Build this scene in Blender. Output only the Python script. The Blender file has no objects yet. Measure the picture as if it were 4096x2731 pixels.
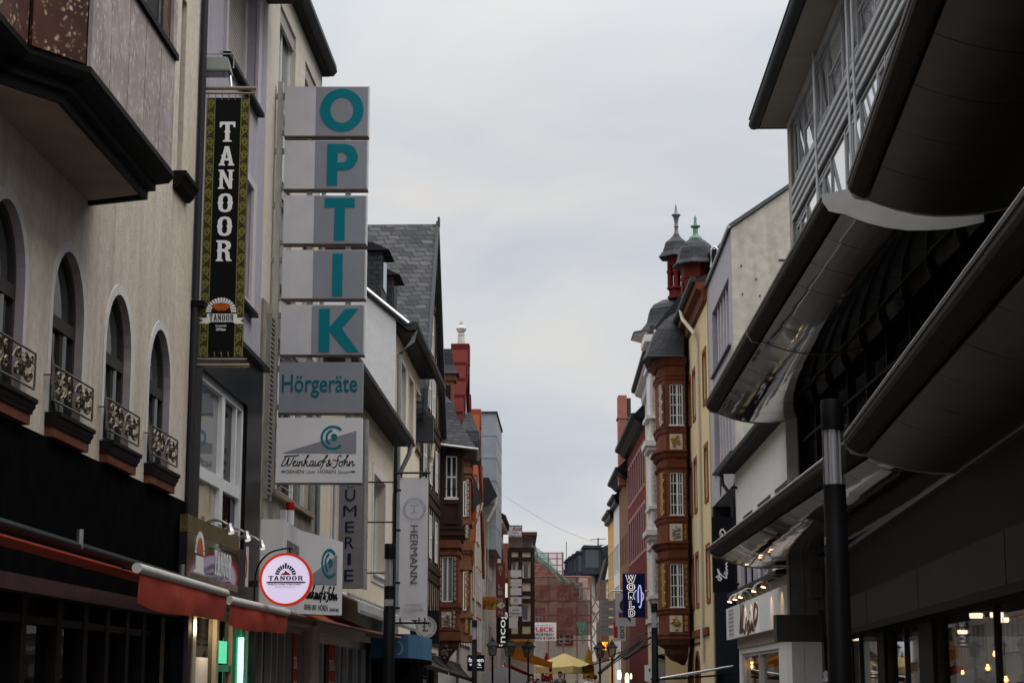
import bpy, bmesh, math, random
from mathutils import Vector, Matrix
from mathutils.geometry import tessellate_polygon, delaunay_2d_cdt
random.seed(7)
R = math.radians
scn = bpy.context.scene
COL = scn.collection
PI = math.pi

# ------------------------------------------------------------------ camera
FOC, CX, CY, HOR, EYE = 7314.0, 2048.0, 1365.5, 2735.0, 1.6
PITCH = math.atan((HOR - CY) / FOC)
CP, SP = math.cos(PITCH), math.sin(PITCH)
cam = bpy.data.cameras.new('camera'); camo = bpy.data.objects.new('camera', cam); COL.objects.link(camo)
camo.location = (0, 0, EYE); camo.rotation_euler = (PI / 2 + PITCH, 0, 0)
cam.sensor_width = 36.0; cam.lens = 36.0 * FOC / 4096.0; cam.clip_start = 0.1; cam.clip_end = 6000
scn.camera = camo

def ray(x, y):
    u = (x - CX) / FOC; v = (CY - y) / FOC
    return (u, CP - v * SP, SP + v * CP)
def atY(x, y, Y):
    r = ray(x, y); t = Y / r[1]
    return Vector((t * r[0], Y, EYE + t * r[2]))
def atZ(x, y, Z):
    r = ray(x, y); t = (Z - EYE) / r[2]
    return Vector((t * r[0], t * r[1], Z))

class Frame:
    """a vertical plane: s runs left to right seen from its front, z is height, d is the distance out of the plane"""
    def __init__(self, p0, p1):
        self.o = Vector((p0[0], p0[1])); self.d = (Vector((p1[0], p1[1])) - self.o).normalized()
        self.n = Vector((self.d.y, -self.d.x))
    def pt(self, s, z, d=0.0):
        q = self.o + self.d * s + self.n * d
        return Vector((q.x, q.y, z))
    def px(self, x, y, d=0.0):
        r = ray(x, y); o = self.o + self.n * d
        det = r[0] * self.d.y - r[1] * self.d.x
        t = (o.x * self.d.y - o.y * self.d.x) / det
        s = (t * r[0] - o.x) * self.d.x + (t * r[1] - o.y) * self.d.y
        return s, EYE + t * r[2]
    def rect(self, x0, y0, x1, y1, d=0.0):
        a = self.px(x0, y0, d); b = self.px(x1, y1, d)
        return a[0], b[0], min(a[1], b[1]), max(a[1], b[1])
    def off(self, s, d):
        q = self.o + self.d * s + self.n * d
        return Frame((q.x, q.y), (q.x + self.d.x, q.y + self.d.y))
def facing(x, y):                       # a plane that faces back down the street
    return Frame((x, y), (x + 1, y))

# ------------------------------------------------------------------ materials
MATS = {}
def M(name, col=(.5, .5, .5), rough=.8, metal=0.0, noise=None, streak=0.0, bump=0.0, emit=None, spec=.12, spots=None, planks=None, transl=0.0, coat=0.0):
    if name in MATS: return MATS[name]
    m = bpy.data.materials.new(name); m.use_nodes = True; MATS[name] = m
    nt = m.node_tree; N = nt.nodes; L = nt.links
    b = N['Principled BSDF']; out = N['Material Output']
    b.inputs['Roughness'].default_value = rough; b.inputs['Metallic'].default_value = metal
    b.inputs['Specular IOR Level'].default_value = spec; b.inputs['Coat Weight'].default_value = coat
    b.inputs['Base Color'].default_value = (*col, 1)
    if emit:
        b.inputs['Emission Color'].default_value = (*emit[0], 1); b.inputs['Emission Strength'].default_value = emit[1]
    cur = None
    def rgb(c):
        n = N.new('ShaderNodeRGB'); n.outputs[0].default_value = (*c, 1); return n.outputs[0]
    def mix(fac, a, c, mode='MIX'):
        n = N.new('ShaderNodeMix'); n.data_type = 'RGBA'; n.blend_type = mode
        if isinstance(fac, float): n.inputs[0].default_value = fac
        else: L.new(fac, n.inputs[0])
        L.new(a, n.inputs[6]); L.new(c, n.inputs[7]); return n.outputs[2]
    def coords(sc):
        t = N.new('ShaderNodeTexCoord'); mp = N.new('ShaderNodeMapping'); mp.inputs['Scale'].default_value = sc
        L.new(t.outputs['Object'], mp.inputs[0]); return mp.outputs[0]
    def nz(sc, detail=5, lo=.3, hi=.7):
        n = N.new('ShaderNodeTexNoise'); n.inputs['Scale'].default_value = 1; n.inputs['Detail'].default_value = detail
        L.new(coords(sc), n.inputs['Vector'])
        r = N.new('ShaderNodeMapRange'); r.inputs[1].default_value = lo; r.inputs[2].default_value = hi
        L.new(n.outputs[0], r.inputs[0]); return r.outputs[0]
    cur = rgb(col)
    if noise:
        sc, amt = noise
        dark = tuple(c * (1 - amt) for c in col); lite = tuple(min(1, c * (1 + amt * .6)) for c in col)
        cur = mix(nz((sc, sc, sc)), rgb(dark), rgb(lite))
        cur = mix(nz((sc * .13,) * 3, 3), mix(.35, cur, rgb(dark)), cur)
    if streak:
        n = nz((3.3, 3.3, .35), 6, .45, .8)
        mu = N.new('ShaderNodeMath'); mu.operation = 'MULTIPLY'; mu.inputs[1].default_value = streak; L.new(n, mu.inputs[0])
        cur = mix(mu.outputs[0], cur, rgb(tuple(c * .35 for c in col)))
    if spots:
        sc, c2, lo, hi, stretch = spots
        v = N.new('ShaderNodeTexVoronoi'); v.inputs['Scale'].default_value = 1; 
        dn = N.new('ShaderNodeTexNoise'); dn.inputs['Scale'].default_value = sc * .9; L.new(coords((1, 1, 1)), dn.inputs['Vector'])
        dv = N.new('ShaderNodeVectorMath'); dv.operation = 'MULTIPLY_ADD'; dv.inputs[1].default_value = (.9, .9, .9); L.new(dn.outputs['Color'], dv.inputs[0]); L.new(coords((sc, sc, sc * stretch)), dv.inputs[2]); L.new(dv.outputs[0], v.inputs['Vector'])
        r = N.new('ShaderNodeMapRange'); r.inputs[1].default_value = hi; r.inputs[2].default_value = lo; L.new(v.outputs['Distance'], r.inputs[0])
        n2 = nz((sc * .35,) * 3, 4, .42, .6)
        mu = N.new('ShaderNodeMath'); mu.operation = 'MULTIPLY'; L.new(r.outputs[0], mu.inputs[0]); L.new(n2, mu.inputs[1])
        cur = mix(mu.outputs[0], cur, rgb(c2))
    if planks:
        sc, axis, w = planks
        t = N.new('ShaderNodeTexCoord'); sp = N.new('ShaderNodeSeparateXYZ'); L.new(t.outputs['Object'], sp.inputs[0])
        if axis == 'H':
            src = sp.outputs[2]
        else:
            ad = N.new('ShaderNodeMath'); ad.operation = 'ADD'; L.new(sp.outputs[0], ad.inputs[0]); L.new(sp.outputs[1], ad.inputs[1]); src = ad.outputs[0]
        mm = N.new('ShaderNodeMath'); mm.operation = 'MULTIPLY'; mm.inputs[1].default_value = sc; L.new(src, mm.inputs[0])
        fr = N.new('ShaderNodeMath'); fr.operation = 'FRACT'; L.new(mm.outputs[0], fr.inputs[0])
        lt = N.new('ShaderNodeMath'); lt.operation = 'LESS_THAN'; lt.inputs[1].default_value = w; L.new(fr.outputs[0], lt.inputs[0])
        cur = mix(lt.outputs[0], cur, rgb(tuple(c * .3 for c in col)))
    L.new(cur, b.inputs['Base Color'])
    if bump:
        n = N.new('ShaderNodeTexNoise'); n.inputs['Scale'].default_value = bump[0]; n.inputs['Detail'].default_value = 4
        L.new(coords((1, 1, 1)), n.inputs['Vector'])
        bp = N.new('ShaderNodeBump'); bp.inputs['Strength'].default_value = bump[1]; bp.inputs['Distance'].default_value = .02
        L.new(n.outputs[0], bp.inputs['Height']); L.new(bp.outputs[0], b.inputs['Normal'])
    if transl:
        tr = N.new('ShaderNodeBsdfTranslucent'); L.new(cur, tr.inputs[0])
        ms = N.new('ShaderNodeMixShader'); ms.inputs[0].default_value = transl
        L.new(b.outputs[0], ms.inputs[1]); L.new(tr.outputs[0], ms.inputs[2]); L.new(ms.outputs[0], out.inputs[0])
    return m

def slate_mat(name, c1, c2, mortar, sx=.42, sz=.2, vert=1.35):
    m = bpy.data.materials.new(name); m.use_nodes = True; MATS[name] = m
    nt = m.node_tree; N = nt.nodes; L = nt.links; b = N['Principled BSDF']
    t = N.new('ShaderNodeTexCoord'); sp = N.new('ShaderNodeSeparateXYZ'); L.new(t.outputs['Object'], sp.inputs[0])
    ad = N.new('ShaderNodeMath'); ad.operation = 'ADD'; L.new(sp.outputs[0], ad.inputs[0]); L.new(sp.outputs[1], ad.inputs[1])
    mz = N.new('ShaderNodeMath'); mz.operation = 'MULTIPLY'; mz.inputs[1].default_value = vert; L.new(sp.outputs[2], mz.inputs[0])
    nn = N.new('ShaderNodeTexNoise'); nn.inputs['Scale'].default_value = 1.3; L.new(t.outputs['Object'], nn.inputs['Vector'])
    na = N.new('ShaderNodeMath'); na.operation = 'MULTIPLY_ADD'; na.inputs[1].default_value = .35; L.new(nn.outputs[0], na.inputs[0]); L.new(mz.outputs[0], na.inputs[2])
    cb = N.new('ShaderNodeCombineXYZ'); L.new(ad.outputs[0], cb.inputs[0]); L.new(na.outputs[0], cb.inputs[1])
    br = N.new('ShaderNodeTexBrick'); L.new(cb.outputs[0], br.inputs['Vector'])
    br.inputs['Color1'].default_value = (*c1, 1); br.inputs['Color2'].default_value = (*c2, 1); br.inputs['Mortar'].default_value = (*mortar, 1)
    br.inputs['Scale'].default_value = 1; br.inputs['Brick Width'].default_value = sx; br.inputs['Row Height'].default_value = sz
    br.inputs['Mortar Size'].default_value = .022; br.inputs['Bias'].default_value = -.1
    n2 = N.new('ShaderNodeTexNoise'); n2.inputs['Scale'].default_value = 2.2; n2.inputs['Detail'].default_value = 6; L.new(t.outputs['Object'], n2.inputs['Vector'])
    mx = N.new('ShaderNodeMix'); mx.data_type = 'RGBA'; mx.blend_type = 'MULTIPLY'; mx.inputs[0].default_value = .7
    rp = N.new('ShaderNodeMapRange'); rp.inputs[1].default_value = .3; rp.inputs[2].default_value = .7; rp.inputs[3].default_value = .55; rp.inputs[4].default_value = 1.35; L.new(n2.outputs[0], rp.inputs[0])
    L.new(br.outputs['Color'], mx.inputs[6]); L.new(rp.outputs[0], mx.inputs[7]); L.new(mx.outputs[2], b.inputs['Base Color'])
    bp = N.new('ShaderNodeBump'); bp.inputs['Strength'].default_value = .6; bp.inputs['Distance'].default_value = .03
    L.new(br.outputs['Fac'], bp.inputs['Height']); bp.invert = True; L.new(bp.outputs[0], b.inputs['Normal'])
    b.inputs['Roughness'].default_value = .6; b.inputs['Specular IOR Level'].default_value = .3
    return m

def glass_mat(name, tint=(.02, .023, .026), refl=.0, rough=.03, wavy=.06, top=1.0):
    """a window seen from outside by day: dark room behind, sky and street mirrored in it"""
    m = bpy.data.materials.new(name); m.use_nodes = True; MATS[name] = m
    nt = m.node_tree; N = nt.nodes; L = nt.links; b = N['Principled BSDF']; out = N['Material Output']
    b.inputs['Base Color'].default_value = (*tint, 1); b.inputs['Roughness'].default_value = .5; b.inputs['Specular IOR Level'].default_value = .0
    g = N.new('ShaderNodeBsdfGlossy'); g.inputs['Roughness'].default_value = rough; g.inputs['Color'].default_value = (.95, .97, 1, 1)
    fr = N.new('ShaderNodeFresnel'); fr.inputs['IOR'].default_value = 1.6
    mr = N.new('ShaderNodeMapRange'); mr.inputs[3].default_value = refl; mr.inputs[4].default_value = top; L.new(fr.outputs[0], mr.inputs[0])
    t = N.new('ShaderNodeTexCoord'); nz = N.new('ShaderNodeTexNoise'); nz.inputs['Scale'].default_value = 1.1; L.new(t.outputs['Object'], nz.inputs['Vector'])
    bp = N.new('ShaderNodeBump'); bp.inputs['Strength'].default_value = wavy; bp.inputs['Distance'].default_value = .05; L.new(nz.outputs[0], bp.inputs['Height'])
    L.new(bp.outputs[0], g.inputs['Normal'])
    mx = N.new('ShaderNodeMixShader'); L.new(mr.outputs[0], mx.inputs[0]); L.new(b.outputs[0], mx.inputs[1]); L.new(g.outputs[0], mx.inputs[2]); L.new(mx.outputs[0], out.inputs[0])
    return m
def clear_mat(name, refl=.0, tint=(.8, .82, .82)):
    m = bpy.data.materials.new(name); m.use_nodes = True; MATS[name] = m
    nt = m.node_tree; N = nt.nodes; L = nt.links; out = N['Material Output']; N.remove(N['Principled BSDF'])
    tr = N.new('ShaderNodeBsdfTransparent'); tr.inputs[0].default_value = (*tint, 1)
    g = N.new('ShaderNodeBsdfGlossy'); g.inputs['Roughness'].default_value = .02
    ge = N.new('ShaderNodeNewGeometry'); io = N.new('ShaderNodeMapRange'); io.inputs[3].default_value = 1.5; io.inputs[4].default_value = 1 / 1.5; L.new(ge.outputs['Backfacing'], io.inputs[0])
    fr = N.new('ShaderNodeFresnel'); L.new(io.outputs[0], fr.inputs['IOR'])
    mr = N.new('ShaderNodeMapRange'); mr.inputs[3].default_value = refl; mr.inputs[4].default_value = 1; L.new(fr.outputs[0], mr.inputs[0])
    mx = N.new('ShaderNodeMixShader'); L.new(mr.outputs[0], mx.inputs[0]); L.new(tr.outputs[0], mx.inputs[1]); L.new(g.outputs[0], mx.inputs[2]); L.new(mx.outputs[0], out.inputs[0])
    return m
def net_mat(name, col, alpha):
    """woven scaffold netting: part cloth, part holes"""
    m = bpy.data.materials.new(name); m.use_nodes = True; MATS[name] = m
    nt = m.node_tree; N = nt.nodes; L = nt.links; out = N['Material Output']; b = N['Principled BSDF']
    b.inputs['Base Color'].default_value = (*col, 1); b.inputs['Roughness'].default_value = .9
    tr = N.new('ShaderNodeBsdfTransparent')
    t = N.new('ShaderNodeTexCoord'); nz = N.new('ShaderNodeTexNoise'); nz.inputs['Scale'].default_value = .35; nz.inputs['Detail'].default_value = 5; L.new(t.outputs['Object'], nz.inputs['Vector'])
    mr = N.new('ShaderNodeMapRange'); mr.inputs[1].default_value = .3; mr.inputs[2].default_value = .7; mr.inputs[3].default_value = alpha - .15; mr.inputs[4].default_value = alpha + .12; L.new(nz.outputs[0], mr.inputs[0])
    mx = N.new('ShaderNodeMixShader'); L.new(mr.outputs[0], mx.inputs[0]); L.new(tr.outputs[0], mx.inputs[1]); L.new(b.outputs[0], mx.inputs[2]); L.new(mx.outputs[0], out.inputs[0])
    return m

# ------------------------------------------------------------------ objects
BASE = {}
def tag(o, label=None, cat=None, group=None, kind=None):
    if label: o['label'] = label
    if cat: o['category'] = cat
    if group: o['group'] = group
    if kind: o['kind'] = kind
    return o
def thing(name, label, cat, loc, group=None):
    o = bpy.data.objects.new(name, None); COL.objects.link(o); o.location = loc; o.empty_display_size = .3
    BASE[o.name] = Vector(loc)
    return tag(o, label, cat, group)

SPLIT = {'oriel_mouldings': 'moulding', 'facade_rail': 'wall_rail', 'arm': 'support_arm', 'folding_arm': 'support_arm', 'stud': 'canopy_stud', 'spacer': 'box_spacer', 'bracket': 'mounting_bracket', 'legs': 'support_leg', 'wall_fixing': 'wall_anchor', 'warm_lamps': 'warm_lamp', 'bolt': 'bolt'}
class MB:
    def __init__(self): self.v = []; self.f = []
    def add(self, vs, fs):
        n = len(self.v); self.v += [Vector(p) for p in vs]; self.f += [tuple(i + n for i in f) for f in fs]; return self
    def box(self, F, s0, s1, z0, z1, d0, d1):
        P = [F.pt(s, z, d) for d in (d0, d1) for z in (z0, z1) for s in (s0, s1)]
        return self.add(P, [(0, 1, 3, 2), (4, 5, 7, 6), (0, 1, 5, 4), (2, 3, 7, 6), (0, 2, 6, 4), (1, 3, 7, 5)])
    def prism(self, F, pts, d0, d1):
        n = len(pts); a = [F.pt(s, z, d0) for s, z in pts] + [F.pt(s, z, d1) for s, z in pts]
        tris = [tuple(t) for t in tessellate_polygon([[Vector((s, z, 0)) for s, z in pts]])]
        fs = tris + [tuple(i + n for i in t) for t in tris]
        return self.add(a, fs + [(i, (i + 1) % n, (i + 1) % n + n, i + n) for i in range(n)])
    def plate(self, F, outer, holes, d0, d1):
        """front sheet at d1 with openings, reveals running back to d0"""
        loops = [outer] + holes; flat = [p for l in loops for p in l]
        ed = []; k0 = 0
        for l in loops: ed += [(k0 + i, k0 + (i + 1) % len(l)) for i in range(len(l))]; k0 += len(l)
        vv, _, tris = delaunay_2d_cdt([Vector(p) for p in flat], ed, [], 0, 1e-6)[:3]
        def inside(p, l):
            c = False
            for i in range(len(l)):
                (x0, y0), (x1, y1) = l[i - 1], l[i]
                if (y0 > p.y) != (y1 > p.y) and p.x < (x1 - x0) * (p.y - y0) / (y1 - y0) + x0: c = not c
            return c
        cen = lambda t: (vv[t[0]] + vv[t[1]] + vv[t[2]]) / 3
        tris = [t for t in tris if inside(cen(t), outer) and not any(inside(cen(t), h) for h in holes)]
        self.add([F.pt(p.x, p.y, d1) for p in vv], [tuple(t) for t in tris])
        for l in loops:
            k = len(l)
            self.add([F.pt(s, z, d1) for s, z in l] + [F.pt(s, z, d0) for s, z in l], [(i, (i + 1) % k, (i + 1) % k + k, i + k) for i in range(k)])
        return self
    def ring(self, F, inner, outer, d0, d1):
        """frame between two loops with the same number of points"""
        k = len(inner); P = []
        for lp in (inner, outer):
            for d in (d0, d1): P += [F.pt(s, z, d) for s, z in lp]
        fs = []
        for i in range(k):
            j = (i + 1) % k
            fs += [(i, j, j + k, i + k), (2 * k + i, 2 * k + j, 3 * k + j, 3 * k + i), (k + i, k + j, 3 * k + j, 3 * k + i), (i, j, 2 * k + j, 2 * k + i)]
        return self.add(P, fs)
    def sweep(self, F, prof, s0, s1, s0b=None):
        """(d,z) profile carried along s"""
        n = len(prof); a = [F.pt(s0, z, d) for d, z in prof] + [F.pt(s1, z, d) for d, z in prof]
        tris = [tuple(t) for t in tessellate_polygon([[Vector((d, z, 0)) for d, z in prof]])]
        return self.add(a, tris + [tuple(i + n for i in t) for t in tris] + [(i, (i + 1) % n, (i + 1) % n + n, i + n) for i in range(n)])
    def tube(self, pts, r, n=8, cap=True):
        pts = [Vector(p) for p in pts]; rs = r if isinstance(r, (list, tuple)) else [r] * len(pts)
        rings = []; up = Vector((0, 0, 1))
        for i, p in enumerate(pts):
            t = (pts[min(i + 1, len(pts) - 1)] - pts[max(i - 1, 0)]).normalized()
            a = t.cross(up)
            if a.length < .05: a = t.cross(Vector((1, 0, 0)))
            a.normalize(); b = t.cross(a)
            rings.append([p + (a * math.cos(2 * PI * k / n) + b * math.sin(2 * PI * k / n)) * rs[i] for k in range(n)])
        vs = [q for g in rings for q in g]; fs = []
        for i in range(len(pts) - 1):
            for k in range(n):
                fs.append((i * n + k, i * n + (k + 1) % n, (i + 1) * n + (k + 1) % n, (i + 1) * n + k))
        if cap: fs += [tuple(range(n)), tuple(range((len(pts) - 1) * n, len(pts) * n))]
        return self.add(vs, fs)
    def lathe(self, c, prof, n=16, rot=0, sx=1, sy=1):
        vs = []; fs = []
        for r, z in prof:
            for k in range(n):
                a = rot + 2 * PI * k / n; vs.append((c[0] + r * sx * math.cos(a), c[1] + r * sy * math.sin(a), c[2] + z))
        for i in range(len(prof) - 1):
            for k in range(n): fs.append((i * n + k, i * n + (k + 1) % n, (i + 1) * n + (k + 1) % n, (i + 1) * n + k))
        fs += [tuple(range(n)), tuple(range((len(prof) - 1) * n, len(prof) * n))]
        return self.add(vs, fs)
    def loft(self, rings, closed=True, cap=True):
        n = len(rings[0]); vs = [p for g in rings for p in g]; fs = []
        for i in range(len(rings) - 1):
            for k in range(n if closed else n - 1): fs.append((i * n + k, i * n + (k + 1) % n, (i + 1) * n + (k + 1) % n, (i + 1) * n + k))
        if cap: fs += [tuple(range(n)), tuple(range((len(rings) - 1) * n, len(rings) * n))]
        return self.add(vs, fs)
    def stroke(self, F, pts, w, d, t=.004, closed=False):
        """a flat lettering stroke along smoothed points"""
        P = catmull(pts, closed); n = len(P); L = []; Rr = []
        for i, p in enumerate(P):
            a = P[(i - 1) % n] if closed else P[max(i - 1, 0)]; b = P[(i + 1) % n] if closed else P[min(i + 1, n - 1)]
            tx, tz = b[0] - a[0], b[1] - a[1]; l = math.hypot(tx, tz) or 1; nx, nz = -tz / l * w / 2, tx / l * w / 2
            L.append((p[0] + nx, p[1] + nz)); Rr.append((p[0] - nx, p[1] - nz))
        V = []
        for q in (L, Rr):
            for dd in (d, d + t): V += [F.pt(s, z, dd) for s, z in q]
        fs = []
        for i in range(n if closed else n - 1):
            j = (i + 1) % n
            fs += [(n + i, n + j, 3 * n + j, 3 * n + i), (i, j, n + j, n + i), (2 * n + i, 2 * n + j, 3 * n + j, 3 * n + i)]
        return self.add(V, fs)
    def text(self, F, txt, s0, s1, z0, z1, d, t=.006, rot=0, bold=0.0, shear=0.0, fit=True):
        V, T, Fs = text_data(txt, bold, shear)
        x0 = min(v[0] for v in V); x1 = max(v[0] for v in V); y0 = min(v[1] for v in V); y1 = max(v[1] for v in V)
        out = []
        for x, y, k in V:
            a = (x - x0) / (x1 - x0); b = (y - y0) / (y1 - y0)
            if rot == -90: a, b = b, 1 - a
            elif rot == 90: a, b = 1 - b, a
            out.append(F.pt(s0 + a * (s1 - s0), z0 + b * (z1 - z0), d + t * k))
        return self.add(out, Fs)
    def shear(self, F, z0, k):
        for i, p in enumerate(self.v): self.v[i] = p + Vector((F.n.x, F.n.y, 0)) * ((p.z - z0) * k)
        return self
    def build(self, name, mat, parent=None, smooth=False, loc=None):
        if name in SPLIT and parent:
            par = list(range(len(self.v)))
            def root(i):
                while par[i] != i: par[i] = par[par[i]]; i = par[i]
                return i
            for f in self.f:
                for k in f[1:]: par[root(k)] = root(f[0])
            grp = {}
            for f in self.f: grp.setdefault(root(f[0]), []).append(f)
            o = None
            for fs in grp.values():
                idx = sorted({k for f in fs for k in f}); mp = {a: b for b, a in enumerate(idx)}
                q = MB(); q.v = [self.v[k] for k in idx]; q.f = [tuple(mp[k] for k in f) for f in fs]; o = q.build(SPLIT[name], mat, parent, smooth)
            return o
        base = BASE[parent.name] if parent else Vector(loc or (0, 0, 0))
        me = bpy.data.meshes.new(name); me.from_pydata([tuple(p - base) for p in self.v], [], self.f)
        bm = bmesh.new(); bm.from_mesh(me)
        bmesh.ops.remove_doubles(bm, verts=bm.verts, dist=1e-5)
        bmesh.ops.recalc_face_normals(bm, faces=bm.faces); bm.to_mesh(me); bm.free()
        me.materials.append(mat)
        if smooth:
            for p in me.polygons: p.use_smooth = True
            me.set_sharp_from_angle(angle=R(40))
        o = bpy.data.objects.new(name, me); COL.objects.link(o)
        if parent: o.parent = parent
        else: o.location = base
        BASE[o.name] = base
        return o

def catmull(pts, closed=False, k=5):
    n = len(pts)
    if n < 3: return list(pts)
    out = []
    for i in range(n if closed else n - 1):
        g = lambda j: pts[j % n] if closed else pts[max(0, min(n - 1, j))]
        a, b, c, e = g(i - 1), g(i), g(i + 1), g(i + 2)
        for q in range(k):
            t = q / k; t2 = t * t; t3 = t2 * t
            out.append(tuple(.5 * (2 * b[m] + (c[m] - a[m]) * t + (2 * a[m] - 5 * b[m] + 4 * c[m] - e[m]) * t2 + (3 * b[m] - a[m] - 3 * c[m] + e[m]) * t3) for m in range(len(b))))
    if not closed: out.append(pts[-1])
    return out
def arc(cx, cz, rx, rz, a0, a1, n=16):
    return [(cx + rx * math.cos(R(a0 + (a1 - a0) * i / n)), cz + rz * math.sin(R(a0 + (a1 - a0) * i / n))) for i in range(n + 1)]
TXT = {}
def text_data(txt, bold, shear):
    key = (txt, bold, shear)
    if key not in TXT:
        c = bpy.data.curves.new('lettering', 'FONT'); c.body = txt; c.extrude = .5; c.offset = bold; c.shear = shear; c.resolution_u = 4
        o = bpy.data.objects.new('lettering', c); COL.objects.link(o)
        dg = bpy.context.evaluated_depsgraph_get(); me = o.evaluated_get(dg).to_mesh()
        V = [(v.co.x, v.co.y, 1 if v.co.z > 0 else 0) for v in me.vertices]; Fs = [tuple(p.vertices) for p in me.polygons]
        o.evaluated_get(dg).to_mesh_clear(); bpy.data.objects.remove(o); bpy.data.curves.remove(c)
        TXT[key] = (V, None, Fs)
    return TXT[key]

def rectpts(s0, s1, z0, z1): return [(s0, z0), (s1, z0), (s1, z1), (s0, z1)]

def house(root, F, s0, s1, z1, holes, mat, depth=8.0, z0=-.3, thick=.35, outline=None, name='wall', jut=0.0):
    """front wall with real openings, and the body of the house behind it"""
    m = MB(); m.plate(F, outline or rectpts(s0, s1, z0, z1), holes, jut - thick, jut)
    if outline:
        m.prism(F, outline, -depth, jut - thick - .002)
    else:
        m.box(F, s0, s1, z0, z1, -depth, jut - thick - .002)
    return m.build(name, mat, root)

def window(root, F, s0, s1, z0, z1, d, frame, pane, nx=1, nz=1, fw=.06, bar=.035, sill=None, surround=None, sw=.12, rows=None, name='window', shape=None, proud=.03, jut=0.0):
    """a window in its opening; frame carries pane, sill and surround"""
    m = MB()
    m.ring(F, rectpts(s0 + fw, s1 - fw, z0 + fw, z1 - fw), rectpts(s0, s1, z0, z1), d, d + .06)
    for i in range(1, nx):
        s = s0 + (s1 - s0) * i / nx; m.box(F, s - bar, s + bar, z0 + fw, z1 - fw, d + .004, d + .05)
    for z in (rows if rows is not None else [z0 + (z1 - z0) * i / nz for i in range(1, nz)]):
        m.box(F, s0 + fw, s1 - fw, z - bar, z + bar, d + .006, d + .054)
    w = m.build(name, frame, root)
    MB().box(F, s0 + fw * .5, s1 - fw * .5, z0 + fw * .5, z1 - fw * .5, d + .01, d + .022).build('pane', pane, w)
    if sill: MB().box(F, s0 - .08, s1 + .08, z0 - .07, z0 + .004, d + .02, jut + .1).build('sill', sill, w)
    if surround:
        MB().ring(F, rectpts(s0, s1, z0, z1), rectpts(s0 - sw, s1 + sw, z0 - sw, z1 + sw), jut - .01, jut + proud).build('surround', surround, w)
    return w
def hole(s0, s1, z0, z1): return rectpts(s0, s1, z0, z1)
# ------------------------------------------------------------------ palette
STUCCO = M('warm_stucco', (.61, .53, .44), .9, noise=(9, .16), streak=.5, bump=(60, .5), spots=(4.5, (.22, .19, .17), .02, .06, .35))
TRIM = M('smooth_trim', (.60, .57, .56), .8, noise=(6, .1), streak=.15)
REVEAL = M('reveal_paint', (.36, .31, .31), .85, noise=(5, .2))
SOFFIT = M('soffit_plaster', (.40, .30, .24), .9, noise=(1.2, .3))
BLACKWOOD = M('black_moulding', (.007, .0065, .006), .6, spec=.08, noise=(4, .3))
DARKWOOD = M('dark_brown_paint', (.012, .009, .008), .5, spec=.08, noise=(4, .3))
LEDGERED = M('red_brown_ledge', (.17, .055, .035), .8, noise=(5, .3), streak=.2)
IRON = M('wrought_iron', (.20, .16, .12), .5, .6, noise=(20, .4))
STEEL = M('galvanised_steel', (.42, .42, .41), .4, .8, noise=(8, .2))
GUTTER = M('zinc_gutter', (.035, .037, .039), .6, .0, noise=(3, .3))
PIPEGREY = M('grey_downpipe', (.22, .235, .24), .55, .3, noise=(4, .2))
RUST = M('rust_brown_panel', (.075, .026, .014), .5, noise=(2.2, .6), spots=(17, (.50, .37, .25), .18, .46, 1.0), spec=.3)
PINKSTONE = M('pale_stone_panel', (.37, .30, .285), .5, noise=(3, .3), spots=(20, (.66, .57, .52), .18, .48, .45), streak=.3)
DARKFRAME = M('dark_window_frame', (.04, .035, .033), .45)
GREYFRAME = M('grey_window_frame', (.23, .24, .24), .5)
WHITEFRAME = M('white_window_frame', (.68, .68, .68), .45, noise=(6, .06))
PANE = glass_mat('window_pane')
PANEBRIGHT = glass_mat('sky_toned_mirror_pane', (.62, .63, .64), .5, .02, .02)  # pale base paints in sky brightness on top of the real mirroring
PANEDARK = glass_mat('shop_pane', (.006, .006, .007), .0, .02, .05, .6)
CURTAIN = glass_mat('curtained_pane', (.34, .28, .21), .02, .03, .03)
NETPANE = glass_mat('net_curtain_pane', (.16, .16, .155), .02, .04, .03)
FASCIA = M('black_fascia', (.006, .006, .006), .9, spec=.0, noise=(3, .35), bump=(40, .2))
LAVENDER = M('lavender_render', (.385, .355, .40), .9, noise=(7, .1), streak=.22, bump=(70, .3))
LAVTRIM = M('pale_lavender_trim', (.50, .45, .475), .85, noise=(5, .1))
SHUTTER = M('roller_shutter', (.40, .36, .33), .7, noise=(4, .15), planks=(14, 'H', .22))
CREAM = M('cream_render', (.56, .51, .43), .9, noise=(6, .12), streak=.22, bump=(60, .3))
CREAM2 = M('warm_cream_render', (.60, .525, .40), .9, noise=(5, .1), streak=.12, bump=(50, .3))
WHITEREND = M('white_render', (.66, .645, .63), .9, noise=(4, .08), streak=.12, bump=(50, .3))
GREYREND = M('grey_render', (.30, .285, .27), .9, noise=(5, .25), streak=.5)
STAINED = M('stained_concrete', (.30, .265, .225), .9, noise=(2.5, .4), streak=.6)
SLATE = slate_mat('slate_roof', (.020, .022, .026), (.082, .08, .08), (.004, .004, .005), .46, .27)
SLATEF = slate_mat('fine_slate_roof', (.015, .016, .02), (.034, .034, .037), (.004, .004, .005), .34, .2)
DARKROOF = M('dark_roof', (.014, .014, .015), .7, spec=.2, noise=(2, .4))
SIGNLITE = M('sign_light_grey', (.57, .56, .58), .45, noise=(3, .07), streak=.16)
SIGNDARK = M('sign_mid_grey', (.25, .26, .29), .45, noise=(3, .06), streak=.12)
SIGNWHITE = M('sign_white', (.70, .68, .685), .45, noise=(3, .05), streak=.06)
TEAL = M('teal_lettering', (.001, .165, .205), .5)
BLACKINK = M('black_lettering', (.01, .01, .012), .5)
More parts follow.
